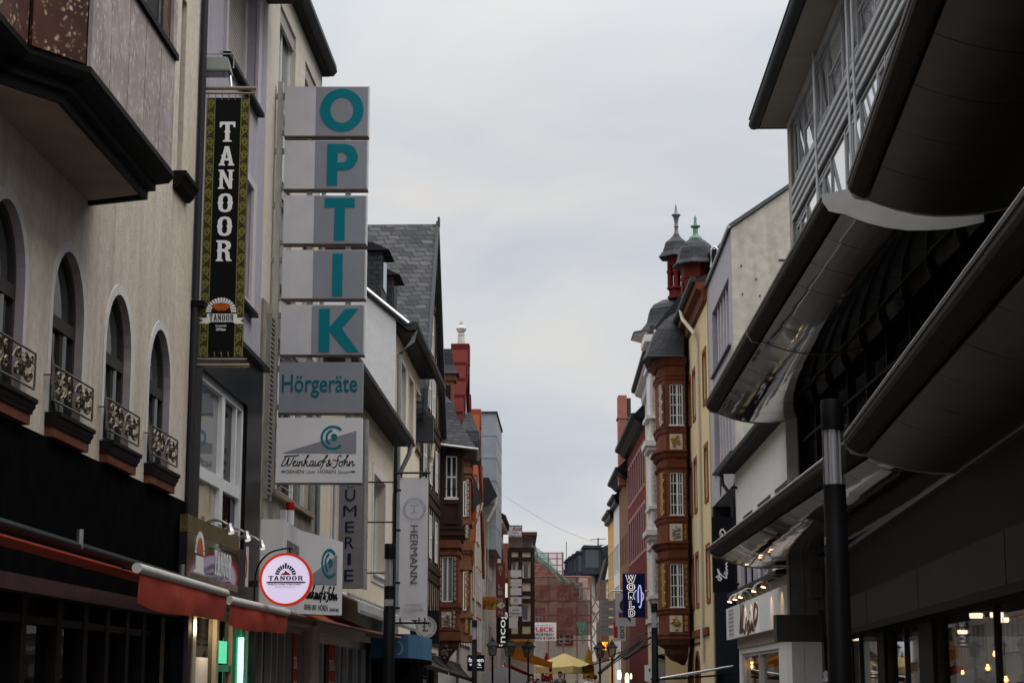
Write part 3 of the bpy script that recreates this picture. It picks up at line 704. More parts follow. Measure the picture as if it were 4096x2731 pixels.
    for i, (bx, by, lx, ly) in enumerate(((808, 2098, 918, 2103), (875, 2130, 985, 2133), (943, 2157, 1045, 2168))):
        s, z = F.px(bx, by, .1); base = F.pt(s, z, .1); lamp = atY(lx, ly, base.y - .1)
        sp = thing('spotlight_arm', ('nearest', 'middle', 'farthest')[i] + ' of three small steel spotlights on curved arms over the black gold-edged sign', 'spotlight', base, 'spotlights over the grill sign')
        m = MB(); m.box(F, s - .05, s + .05, z - .08, z + .12, .09, .13); m.build('mount', STEEL, sp)
        m = MB(); pts = [base.lerp(lamp, f) + Vector((0, 0, .09 * math.sin(PI * f))) for f in [q / 8 for q in range(9)]]; m.tube(pts, .017, 6); m.tube([p + Vector((0, 0, -.05 * (1 - f / 8))) for f, p in enumerate(pts)], .010, 5); m.build('arm', STEEL, sp)
        m = MB(); d = Vector((.3, -.3, -.9)).normalized(); m.tube([lamp + Vector((0, 0, .03)), lamp + d * .05, lamp + d * .11], [.04, .05, .06], 8); m.build('lamp_head', STEEL, sp)
        m = MB(); m.tube([lamp + d * .112, lamp + d * .118], .045, 8); m.build('lens', M('spot_lens', (.9, .9, .9), .2, emit=((1, .95, .9), 1.0 if i == 2 else .5)), sp)
    # round lit sign on its curved bracket
    Y = 30.0; G = facing(0, Y); c = atY(1143, 2316, Y); r = .43
    t = thing('round_lit_sign', 'round glowing white sign with red rim and oven emblem on a curved bracket', 'sign', c)
    disc = lambda rr, n=48: [(c.x + rr * math.cos(2 * PI * k / n), c.z + rr * math.sin(2 * PI * k / n)) for k in range(n)]
    MB().prism(G, disc(r * .985), -.14, -.02).build('casing', POSTBLACK, t)
    m = MB(); m.ring(G, disc(r * .905), disc(r), -.13, .012); m.build('rim', M('red_lit_rim', (.55, .03, .012), .35, emit=((.9, .045, .01), .28)), t)
    MB().prism(G, disc(r * .91), -.03, .002).build('face', M('lit_sign_face', (.7, .66, .8), .5, emit=((.74, .62, .86), .62)), t)
    m = MB(); u = .43 / 107.0; q = lambda x, y: (c.x + (x - 1143) * u, c.z - (y - 2316) * u)
    ec, ez = q(1142, 2298); oven_arch(m, G, ec, ez, 42 * u, 26 * u, 11, .004, True)
    x0_, zt_ = q(1073, 2302); x1_, zb_ = q(1214, 2320)
    for (ch, fx, fw) in (('T', 0, .15), ('A', .15, .17), ('N', .33, .16), ('O', .5, .16), ('O', .67, .16), ('R', .84, .16)):
        slab_letter(m, G, ch, x0_ + fx * (x1_ - x0_), zb_, fw * .94 * (x1_ - x0_), zt_ - zb_, .004)
    a, b = q(1062, 2331), q(1226, 2325); m.prism(G, [a, (b[0] - .03, a[1]), b, (a[0] + .03, b[1])], .004, .008)
    a, b = q(1072, 2339), q(1205, 2333); m.text(G, 'FRISCH VOM STEINOFEN', a[0], b[0], a[1], b[1], .004, .003, bold=.02)
    m.build('lettering', M('sign_ink', (.015, .012, .025), .5), t)
    m = MB(); a, b = q(1100, 2348), q(1182, 2344); m.text(G, 'PENSION RESTAURANT', a[0], b[0], a[1], b[1], .004, .003, shear=.2); m.build('small_print', M('pale_ink', (.2, .18, .26), .5), t)
    m = MB(); flames(m, G, ec, ez, 42 * u, 20 * u, .004); m.build('flames', M('flame_red', (.35, .02, .015), .5), t)
    m = MB(); m.tube([G.pt(s, z, -.05) for s, z in catmull([(c.x - .51, c.z - .46), (c.x - .51, c.z - .08), (c.x - .47, c.z + .2), (c.x - .3, c.z + .42), (c.x - .05, c.z + .5), (c.x + .09, c.z + .505)])], .016, 6); m.tube([G.pt(c.x + .05, c.z + .5, -.05), G.pt(c.x + .05, c.z + .42, -.05)], .014, 6); m.box(G, c.x - .6, c.x - .46, c.z - .12, c.z - .02, -.1, 0); m.build('bracket', POSTBLACK, t)
grill_signs()
# ------------------------------------------------------------------ optician's house
def optician_house():
    F = LW
    root = thing('optician_house', 'cream rendered house with louvred windows and dark overhanging gutter behind the tall stacked sign', 'house', F.pt(35, 0))
    cols = [(32.95, 34.9), (36.2, 38.1)]
    holes = [hole(a, b, z0, z1) for a, b in cols for z0, z1 in ((12.2, 14.3), (8.95, 11.0))] + [hole(32.65, 37.9, 5.05, 7.9), hole(32.0, 38.7, .1, 2.75)]
    house(root, F, 31.62, 38.7, F.px(1332, 255, .3)[1] - .1, holes, CREAM, 9)
    for a, b in cols:
        for z0, z1 in ((12.2, 14.3), (8.95, 11.0)):
            window(root, F, a, b, z0, z1, -.17, WHITEFRAME, NETPANE, 2, 1, sill=STEEL)
            MB().box(F, a, b, z1 - .28, z1, -.10, -.04).build('shutter_box', SHUTTER, root)
    zg = F.px(1332, 255, .3)[1] + .12
    MB().sweep(F, [(-9, 19.6), (-5, 20), (.16, zg + .02), (.16, zg - .24), (-9, zg - .24)], 31.6, 38.75).build('roof', DARKROOF, root)
    MB().sweep(F, [(.12, zg + .05), (.30, zg + .03), (.32, zg - .12), (.24, zg - .22), (.14, zg - .22), (.10, zg - .12)], 31.6, 38.78).build('gutter', GUTTER, root)
    # stained storey band with white louvres and window strip
    MB().plate(F, rectpts(31.66, 38.95, 2.8, 8.3), [hole(32.65, 37.9, 5.05, 7.9)], -.01, .05).build('stained_band', STAINED, root)
    m = MB(); m.ring(F, rectpts(32.75, 37.8, 5.13, 7.8), rectpts(32.65, 37.9, 5.05, 7.9), -.2, -.1)
    for s in (34.3, 35.9, 36.3): m.box(F, s - .07, s + .07, 5.13, 7.8, -.195, -.09)
    w = m.build('window', WHITEFRAME, root); MB().box(F, 32.7, 37.85, 5.1, 7.85, -.18, -.165).build('pane', PANE, w)
    MB().box(F, 32.5, 38.0, 4.96, 5.05, -.05, .14).build('sill', M('rusty_sill', (.3, .24, .16), .7, noise=(6, .3)), w)
    m = MB()
    for i in range(22):
        z = 5.2 + i * .12; m.sweep(F, [(-.09, z), (-.02, z - .05), (-.015, z - .04), (-.085, z + .012)], 34.36, 35.84)
    m.build('louvre', M('louvre_slats', (.5, .49, .46), .6, noise=(3, .2)), root)
    m = MB()
    for i in range(38):
        z = 4.9 + i * .085; m.box(F, 32.05, 32.45, z, z + .035, .05, .12)
    m.box(F, 32.0, 32.05, 4.8, 8.1, .05, .13); m.box(F, 32.45, 32.5, 4.8, 8.1, .05, .13); m.build('ventilation_grille', M('grille_grey', (.26, .25, .23), .6, noise=(4, .3)), root)
    # ground floor shop window
    m = MB(); m.ring(F, rectpts(32.2, 38.5, .3, 2.6), rectpts(32.0, 38.7, .1, 2.75), -.3, -.15)
    for s in (33.4, 34.4, 35.1, 36.0, 36.9, 37.6): m.box(F, s - .06, s + .06, .3, 2.6, -.29, -.12)
    w = m.build('shop_window', M('shop_aluminium', (.30, .29, .28), .4, .4), root); MB().box(F, 32.1, 38.6, .2, 2.7, -.25, -.235).build('pane', PANEDARK, w)
    m = MB(); m.box(F, 36.9, 37.5, .2, 2.6, -.11, -.09); w = m.build('sale_poster', M('sale_red', (.42, .02, .025), .6), root)
    m = MB()
    for k, tx in enumerate(('TOTAL-', 'RÄUMUNGS-', 'VERKAUF')): m.text(F, tx, 36.95, 37.45, 1.9 - k * .45, 2.15 - k * .45, -.089, .003, bold=.02)
    m.build('poster_lettering', WHITEINK, w)
    m = MB(); m.tube([F.pt(38.6, 2.8, .1), F.pt(38.6, 14.2, .1)], .05, 8); m.build('downpipe', PIPEGREY, root, True)
optician_house()

def spiral_logo(m, F, cs, cz, r, d):
    m.stroke(F, arc(cs, cz, r, r, 42, 318, 22), r * .2, d)
    m.stroke(F, arc(cs + r * .05, cz, r * .62, r * .66, 100, 245, 12), r * .2, d + .0005)
    m.stroke(F, [(cs - r * .12, cz + r * .05), (cs, cz + r * .24), (cs + r * .22, cz + r * .22), (cs + r * .3, cz), (cs + r * .16, cz - r * .2), (cs - r * .05, cz - r * .16)], r * .2, d + .001)
    m.stroke(F, [(cs - r * .1, cz - r * .02), (cs + r * .05, cz + r * .05), (cs + r * .12, cz - r * .02)], r * .16, d + .0015)
SCRIPT = [  # joined-up hand, units: x 0..100, baseline 0, x-height 10, ascender 20
    [(4, 17), (10, 18.5), (18, 18.5), (24, 19.5)], [(7, 17), (3, 8), (0.5, 1.5), (3, .3), (7, 5), (11, 16), (8.5, 4), (9, .8), (13, 5), (17, 16)],
    [(15.5, 4), (19, 7), (20, 9), (17.8, 8.5), (16.2, 3.5), (17.5, .6), (21, 3), (22.5, 9), (21.5, 3), (22.3, .6), (25, 3.5)], [(23.9, 12.5), (24.3, 13.2)],
    [(25, 9), (24, 0), (25.5, 6), (28.3, 9), (28, 4), (28, .8), (30.5, 3.5)], [(31, 9), (37, 18), (36, 19.5), (33.5, 12), (30.8, 0)], [(32.2, 6), (36, 9), (33.5, 5.2), (36.5, .4), (39, 3)],
    [(44, 8.5), (41, 8.8), (38.8, 3), (40, .6), (43, 4.5), (44.2, 8.8), (43, 2), (44, .6), (46, 4), (47.2, 9), (46, 3), (47.4, .5), (50, 5), (51.4, 9), (50, 2), (51.5, .6), (54.5, 5)],
    [(52, 8), (58, 12), (62.5, 18), (61.5, 19.5), (58.5, 12), (55.5, 0), (53, -5)], [(55, 7.5), (61, 8.5)],
    [(69, 6), (64, 1), (62, .5), (61.5, 3), (65, 7), (66.3, 10.5), (64.4, 11), (64.2, 7), (66.5, 1.5), (68.5, .3)],
    [(82, 17.5), (80, 19.3), (77, 17), (76.5, 8), (74, 0), (71, -3), (69.5, -1.5)], [(70, 12), (74, 10), (79, 10)],
    [(81, 8.6), (78.4, 5), (79, .8), (81.6, 1), (83.4, 6), (81.6, 8.8), (83.5, 8)], [(84, 8), (90.5, 18), (89.6, 19.6), (87.2, 12), (84.5, 0), (86.5, 6), (89.4, 9), (89, 3), (89.8, .6), (92, 4)],
    [(93, 9), (91.8, 0), (94, 6), (97, 9), (96.6, 3), (97.4, .6), (100, 4.5)]]
def script_name(m, F, s0, s1, z0, h, d, w, x_from=0):
    k = (s1 - s0) / (100 - x_from)
    for i, st in enumerate(SCRIPT):
        if max(p[0] for p in st) < x_from: continue
        m.stroke(F, [(s0 + (max(x, x_from) - x_from) * k, z0 + z * h / 20) for x, z in st], w, d + .0004 * (i % 4), .003)

def stacked_sign():
    Y = 32.5; G = facing(0, Y)
    t = thing('stacked_blade_sign', 'tall stack of grey sign boxes with teal OPTIK letters on a pole bracket', 'sign', (-4.4, Y, 5.1))
    q = lambda x, y: (lambda p: (p.x, p.z))(atY(x, y, Y))
    rows = [(345, 550, 1137, 1474, 'O'), (560, 762, 1134, 1470, 'P'), (780, 980, 1131, 1465, 'T'), (998, 1200, 1126, 1462, 'I'), (1217, 1424, 1120, 1457, 'K')]
    letters = {'O': (1279, 1456, 356, 527), 'P': (1307, 1432, 577, 742), 'T': (1296, 1420, 793, 962), 'I': (1328, 1372, 1015, 1185), 'K': (1274, 1436, 1235, 1408)}
    polys = {'P': [[(0, 0), (.34, 0), (.34, .36), (.6, .36), (.85, .43), (1, .62), (1, .75), (.87, .93), (.6, 1), (0, 1)], [(.34, .55), (.34, .8), (.52, .8), (.62, .75), (.66, .68), (.6, .58), (.5, .55)]],
             'T': [[(.33, 0), (.68, 0), (.68, .78), (1, .78), (1, 1), (0, 1), (0, .78), (.33, .78)]],
             'I': [[(0, 0), (1, 0), (1, 1), (0, 1)]],
             'K': [[(0, 0), (.27, 0), (.27, .48), (.7, 0), (1, 0), (1, .02), (.58, .54), (.97, .98), (.97, 1), (.66, 1), (.27, .58), (.27, 1), (0, 1)]]}
    for y0, y1, x0, x1, ch in rows:
        a, b = q(x0, y1 - 4), q(x1, y0 + 2)
        m = MB(); m.box(G, a[0], b[0], a[1], b[1], -.16, 0); bx = m.build('sign_box', SIGNLITE, t)
        xm = a[0] + (b[0] - a[0]) * .372
        MB().box(G, xm, b[0] - .012, a[1] + .012, b[1] - .012, .001, .004).build('grey_field', SIGNDARK, bx)
        MB().box(G, a[0] - .006, b[0] + .012, a[1] - .008, a[1] + .012, -.225, .008).build('bottom_trim', M('brown_trim', (.12, .09, .075), .5), bx)
        MB().box(G, b[0] + .001, b[0] + .02, a[1] - .005, b[1] + .006, -.165, .006).build('edge', SIGNWHITE, bx)
        l = letters[ch]; c0, c1 = q(l[0], l[3]), q(l[1], l[2]); w, h = c1[0] - c0[0], c1[1] - c0[1]
        if ch == 'O':
            ex = lambda f, g: [(c0[0] + w / 2 + w / 2 * f * math.cos(2 * PI * k / 40), c0[1] + h / 2 + h / 2 * g * math.sin(2 * PI * k / 40)) for k in range(40)]
            L = [ex(1, 1), ex(.53, .6)]; LW_ = [ex(1.025, 1.025), ex(.5, .57)]
        else:
            L = [[(c0[0] + x * w, c0[1] + z * h) for x, z in lp] for lp in polys[ch]]
        m = MB(); m.plate(G, L[0], L[1:], .005, .012); m.build('letter', TEAL, bx)
    # two lower boards
    a, b = q(1113, 1652), q(1452, 1448)
    m = MB(); m.box(G, a[0], b[0], a[1], b[1], -.22, 0); bx = m.build('sign_box', SIGNDARK, t)
    c0, c1 = q(1127, 1568), q(1430, 1502); c2 = q(1430, 1590)
    m = MB(); m.text(G, 'Hörgeräte', c0[0], c1[0], c2[1], c1[1] + .02, .003, .004, bold=.012); m.build('lettering', M('teal_print', (.004, .105, .15), .5), bx)
    MB().box(G, a[0] - .006, b[0] + .012, a[1] - .008, a[1] + .012, -.225, .008).build('bottom_trim', MATS['brown_trim'], bx)
    a, b = q(1102, 1932), q(1449, 1670)
    m = MB(); m.box(G, a[0], b[0], a[1], b[1], -.22, 0); bx = m.build('sign_box', SIGNWHITE, t)
    MB().box(G, a[0] - .006, b[0] + .012, a[1] - .008, a[1] + .012, -.225, .008).build('bottom_trim', MATS['brown_trim'], bx)
    W, H = b[0] - a[0], b[1] - a[1]; u = lambda x, z: (a[0] + x * W, a[1] + z * H)
    MB().prism(G, [u(.07, .46), u(.935, .45), u(.935, .80)], .001, .004).build('grey_wedge', SIGNDARK, bx)
    m = MB(); c = u(.66, .695); spiral_logo(m, G, c[0], c[1], W * .13, .005)
    p0, p1 = u(.065, .165), u(.115, .19); m.box(G, p0[0], p1[0], p0[1], p1[1], .002, .006); p0, p1 = u(.875, .165), u(.925, .19); m.box(G, p0[0], p1[0], p0[1], p1[1], .002, .006)
    m.build('logo', TEAL, bx)
    m = MB(); p0, p1 = u(.06, .26), u(.925, .43); script_name(m, G, p0[0], p1[0], p0[1], (p1[1] - p0[1]) * 1.0, .004, .017)
    m.build('lettering', BLACKINK, bx)
    m = MB(); p0, p1 = u(.13, .15), u(.33, .205); m.text(G, 'SEHEN', p0[0], p1[0], p0[1], p1[1], .003, .003); p0, p1 = u(.36, .15), u(.455, .19); m.text(G, 'UND', p0[0], p1[0], p0[1], p1[1], .003, .003)
    p0, p1 = u(.49, .15), u(.70, .215); m.text(G, 'HÖREN', p0[0], p1[0], p0[1], p1[1], .003, .003); p0, p1 = u(.73, .15), u(.86, .19); m.text(G, 'GmbH', p0[0], p1[0], p0[1], p1[1], .003, .003)
    m.build('small_lettering', M('grey_print', (.1, .1, .11), .5), bx)
    # pole and the brackets to boxes and wall
    px0, zt = q(1112, 325); px1, zb = q(1075, 1965); POLE = M('pole_grey', (.45, .43, .40), .5, .2, noise=(3, .15))
    ptop, pbot = q(1118, 322), q(1085, 1960)
    xp = (ptop[0] + pbot[0]) / 2 - .0
    m = MB(); m.box(G, xp - .05, xp + .05, 5.0, ptop[1], -.2, -.06); m.build('pole', POLE, t)
    m = MB()
    for y in (378, 598, 815, 1035, 1255, 1470, 1700):
        z = q(1100, y)[1]; wx = LW.pt(Y, 0).x
        m.box(G, wx - .1, xp - .05, z - .045, z + .045, -.17, -.09)
        m.box(G, xp + .05, xp + .16, z - .05, z + .05, -.17, -.09); m.box(G, xp + .05, xp + .16, z - .75, z - .66, -.17, -.09)
    m.build('bracket', POLE, t)
    m = MB()
    for y in (556, 771, 990, 1209, 1436, 1660):
        for x in (1235, 1390):
            p = q(x, y); m.box(G, p[0] - .05, p[0] + .05, p[1] - .05, p[1] + .05, -.16, -.08)
    m.build('spacer', POLE, t)
stacked_sign()

def optician_fascia():
    # a faceted white board: end face, panel along the wall, then a panel turned towards the street
    t = thing('faceted_fascia_sign', 'white angled shop board with teal spiral, partly behind the round lit sign', 'sign', LW.pt(33, 2.9, .2))
    a = LW.pt(31.9, 0, .45); b = LW.pt(34.2, 0, .40); c = atY(1370, 2300, 35.5)
    a0 = LW.pt(31.9, 0, .0)
    z0, z1 = 2.88, 4.42
    P = [(a0.x, a0.y), (a.x, a.y), (b.x, b.y), (c.x, c.y), (c.x - .15, c.y + .2), (b.x - .2, b.y + .8)]
    zt = [z1, z1, z1, 4.30, 4.30, z1]; zl = [z0] * 3 + [2.9, 2.9, z0]
    m = MB(); m.loft([[Vector((p[0], p[1], z)) for p, z in zip(P, zl)], [Vector((p[0], p[1], z)) for p, z in zip(P, zt)]]); m.build('board', SIGNWHITE, t)
    G = Frame((b.x, b.y), (c.x, c.y)); L = (Vector((c.x, c.y)) - Vector((b.x, b.y))).length
    H = z1 - z0; u = lambda x, z: (x * L, z0 + z * H)
    MB().prism(G, [u(.03, .36), u(.86, .38), u(.86, .76)], .002, .006).build('grey_wedge', SIGNDARK, t)
    m = MB(); spiral_logo(m, G, L * .68, z0 + H * .64, L * .17, .008)
    p0, p1 = u(.86, .055), u(.91, .09); m.box(G, p0[0], p1[0], p0[1], p1[1], .003, .006); m.build('logo', TEAL, t)
    m = MB(); p0, p1 = u(.02, .18), u(.88, .34); script_name(m, G, p0[0], p1[0], p0[1] + .02, (p1[1] - p0[1]), .004, .035)
    m.build('lettering', BLACKINK, t)
    m = MB(); p0, p1 = u(.12, .055), u(.40, .12); m.text(G, 'SEHEN UND', p0[0], p1[0], p0[1], p1[1], .003, .003, bold=.01); p0, p1 = u(.44, .055), u(.66, .14); m.text(G, 'HÖREN', p0[0], p1[0], p0[1], p1[1], .003, .003, bold=.01); p0, p1 = u(.70, .055), u(.84, .10); m.text(G, 'GmbH', p0[0], p1[0], p0[1], p1[1], .003, .003, bold=.01)
    m.build('small_lettering', MATS['grey_print'], t)
    G2 = Frame((a.x, a.y), (b.x, b.y)); MB().box(G2, .5, 2.1, 3.6, 4.1, .002, .012).build('worn_plate', M('worn_metal_plate', (.26, .25, .24), .5, .3, noise=(9, .6), streak=.6), t)
    # siren
    p = LW.pt(34.2, 4.75, .1)
    t = thing('alarm_siren', 'small white alarm siren with red top on the stained wall', 'siren', p)
    m = MB(); m.lathe(p + Vector((.1, 0, -.22)), [(.02, -.1), (.06, -.08), (.06, -.05), (.03, -.03), (.08, 0), (.08, .26)], 12); m.box(LW, 33.95, 34.1, 4.5, 4.78, .05, .16); m.build('body', SIGNWHITE, t, True)
    m = MB(); m.lathe(p + Vector((.1, 0, .041)), [(.08, 0), (.08, .12), (.06, .16)], 12); m.build('red_lens', M('siren_red', (.35, .01, .01), .4), t, True)
optician_fascia()

# ------------------------------------------------------------------ perfumery sign and banner
def blade(name, lab, Y, x0, y0, x1, y1, mat, th=.12):
    a, b = atY(x0, y1, Y), atY(x1, y0, Y); G = facing(0, Y)
    t = thing(name, lab, 'sign', (a.x, Y, a.z))
    o = MB().box(G, a.x, b.x, a.z, b.z, -th, 0).build('board', mat, t)
    return t, G, a.x, b.x, a.z, b.z
def perfumery():
    t, G, x0, x1, z0, z1 = blade('perfumery_sign', 'grey vertical sign with navy letters ending in ÜMERIE behind the stacked sign', 37.0, 1350, 1680, 1462, 2352, M('perfume_grey', (.20, .195, .195), .6, noise=(3, .1)), .18)
    m = MB(); w = x1 - x0
    rows = [('M', 2020, 2065), ('E', 2085, 2128), ('R', 2146, 2192), ('I', 2212, 2258), ('E', 2277, 2323)]
    for ch, ya, yb in rows:
        za, zb = atY(1400, ya, 37).z, atY(1400, yb, 37).z; hw = .14 if ch == 'I' else (.52 if ch == 'M' else .36)
        cx = x0 + w * .44; m.text(G, ch, cx - w * hw / 2, cx + w * hw / 2, zb, za, .003, .006)
    za, zb = atY(1400, 1945, 37).z, atY(1400, 2002, 37).z; m.text(G, 'Ü', x0 + w * .24, x0 + w * .64, zb, za, .003, .006)
    m.build('lettering', NAVYINK, t)
    MB().box(G, x1 + .002, x1 + .06, z0 - .02, z1 + .02, -.2, .01).build('edge_strip', STEEL, t)
    m = MB(); wx = LW.pt(37, 0).x; m.box(G, wx - .05, x0, z0 + .4, z0 + .5, -.12, -.06); m.box(G, wx - .05, x0, z1 - .5, z1 - .4, -.12, -.06); m.build('bracket', STEEL, t)
perfumery()
def jeweller_banner():
    Y = 45.0; G = facing(0, Y)
    a, b = atY(1594, 2478, Y), atY(1714, 1908, Y)
    t = thing('jeweller_banner', 'white vertical cloth banner with grey HERMANN lettering between black rods', 'banner', (a.x, Y, a.z))
    m = MB(); n = 14; rows = []
    for k in range(n + 1):
        z = a.z + (b.z - a.z) * k / n; rows.append([Vector((a.x + (b.x - a.x) * j / 6, Y + .012 * math.sin(j * 1.1 + k * .4), z)) for j in range(7)])
    m.loft([r + [p + Vector((0, .006, 0)) for p in reversed(r)] for r in rows]); m.build('cloth', M('banner_white', (.62, .60, .62), .85, noise=(2, .05), transl=.12), t, True)
    w = b.x - a.x; cx = (a.x + b.x) / 2 + .01; BL = M('blue_grey_print', (.17, .24, .36), .6); GR = M('charcoal_print', (.07, .07, .08), .6)
    cz = atY(1655, 2035, Y).z; r = w * .385
    m = MB(); oct_ = [(cx + r * math.cos(R(22.5 + 45 * k)), cz + r * math.sin(R(22.5 + 45 * k))) for k in range(8)]
    m.stroke(G, arc(cx, cz, r, r, 0, 348, 30), .008, .03, .003, True)
    for k in range(8):
        p, q = oct_[k], oct_[(k + 1) % 8]; m.stroke(G, [p, q], .007, .031, .003); 
        mid = ((p[0] + q[0]) / 2 * .94 + cx * .06, (p[1] + q[1]) / 2 * .94 + cz * .06); o = oct_[(k + 2) % 8]; m2 = ((q[0] + o[0]) / 2, (q[1] + o[1]) / 2); m.stroke(G, [mid, m2], .006, .032, .003)
    h = r * .36; m.box(G, cx - h, cx + h, cz + h * .85, cz + h, .03, .034); m.box(G, cx - h, cx + h, cz - h, cz - h * .85, .03, .034); m.box(G, cx - h * .08, cx + h * .08, cz - h, cz + h, .0305, .0345)
    m.build('emblem', BL, t)
    zt, zb = atY(1650, 2100, Y).z, atY(1650, 2332, Y).z
    m = MB(); m.text(G, 'HERMANN', cx - w * .13, cx + w * .13, zb, zt, .03, .004, rot=-90); m.build('lettering', GR, t)
    m = MB()
    for tx, y0, y1, hw in (('JUWELIER', 2413, 2424, .30), ('UHRMACHER', 2430, 2441, .36)):
        m.text(G, tx, cx - w * hw, cx + w * hw, atY(1650, y1, Y).z, atY(1650, y0, Y).z, .03, .004)
    m.build('small_lettering', M('pale_print', (.36, .35, .37), .6), t)
    m = MB(); x0 = a.x - .12
    m.tube([(x0, Y + .05, 2.9), (x0, Y + .05, 7.8)], .04, 8)
    for y in (1890, 2490): 
        z = atY(1650, y, Y).z; m.tube([(x0 - .02, Y + .02, z), (b.x + .05, Y + .02, z)], .025, 8)
        sg = -1 if y < 2000 else 1
        for x in (a.x + .04, (a.x + b.x) / 2 + .15, b.x - .06): m.box(G, x - .015, x + .015, min(z, z + sg * .13), max(z, z + sg * .13), -.04, .03)
    for y in (1960, 2120, 2330, 2430): z = atY(1650, y, Y).z; m.box(G, x0, a.x + .03, z - .025, z + .025, -.06, .02)
    for y in (1927, 2087, 2290): z = atY(1650, y, Y).z; m.tube([(LW.pt(Y, 0).x - .05, Y + .05, z), (x0, Y + .05, z)], .02, 6)
    m.build('rod_frame', POSTBLACK, t)
jeweller_banner()

# ------------------------------------------------------------------ low house and cream gabled house
def low_house():
    F = LW
    root = thing('low_cream_house', 'low pale house with dark pitched roof and long gutter behind the perfumery sign', 'house', F.pt(47, 0))
    holes = [hole(50.1, 53.2, 4.6, 7.3), hole(41.5, 43.5, 4.6, 7.2), hole(45.5, 47.5, 4.6, 7.2), hole(40, 55, .1, 2.7)]
    house(root, F, 39.07, 55.6, 8.75, holes, CREAM2, 9)
    window(root, F, 50.1, 53.2, 4.6, 7.3, -.3, WHITEFRAME, PANE, 1, 1, surround=TRIM, sw=.25, sill=TRIM)
    for a, b in ((41.5, 43.5), (45.5, 47.5)): window(root, F, a, b, 4.6, 7.2, -.2, WHITEFRAME, PANE, 2, 1, surround=TRIM, sill=TRIM)
    MB().sweep(F, [(-9, 14.0), (-6, 14.2), (.45, 8.95), (.45, 8.75), (-9, 8.75)], 39.07, 55.75).build('roof', DARKROOF, root)
    MB().sweep(F, [(.42, 9.0), (.62, 8.97), (.62, 8.85), (.54, 8.74), (.40, 8.76)], 39.1, 55.8).build('gutter', GUTTER, root)
    m = MB(); m.tube([F.pt(55.5, 8.8, .52), F.pt(55.5, 8.5, .5), F.pt(55.5, 7.7, .12), F.pt(55.5, 7.3, .08), F.pt(55.5, .3, .08)], .07, 8); m.build('downpipe', PIPEGREY, root, True)
    # shop front with blue boxed canopy sign is separate; glass canopy with studded edge
    m = MB(); m.ring(F, rectpts(40.2, 54.8, .3, 2.5), rectpts(40, 55, .1, 2.7), -.3, -.15)
    for s in (41.5, 43, 44.5, 46, 48, 50, 52, 53.5): m.box(F, s - .08, s + .08, .3, 2.5, -.29, -.12)
    w = m.build('shop_window', STEEL, root); MB().box(F, 40.1, 54.9, .2, 2.6, -.25, -.235).build('pane', PANEDARK, w)
    m = MB(); m.box(F, 42.2, 43.4, .3, 2.5, -.11, -.09); w = m.build('sale_poster', MATS['sale_red'], root)
    m = MB()
    for k, tx in enumerate(('TOTAL-', 'RÄUMUNGS-', 'VERKAUF')): m.text(F, tx, 42.3, 43.3, 1.9 - k * .45, 2.15 - k * .45, -.089, .003, bold=.02)
    m.build('poster_lettering', WHITEINK, w)
    m = MB()
    pa = [F.pt(s, z, d) for s in (39.3, 53.5) for d, z in ((.02, 3.75), (.9, 3.35), (.92, 3.1), (.9, 3.1), (.88, 3.32), (.02, 3.7))]
    m.loft([pa[:6], pa[6:]]); m.build('canopy', M('canopy_grey', (.42, .41, .40), .6, noise=(4, .2)), root)
    m = MB()
    for k in range(26): 
        s = 39.6 + k * .53; m.box(F, s - .03, s + .03, 3.08, 3.16, .9, .97); m.box(F, s - .03, s + .03, 3.45, 3.52, .62, .7)
    m.build('stud', STEEL, root)
low_house()

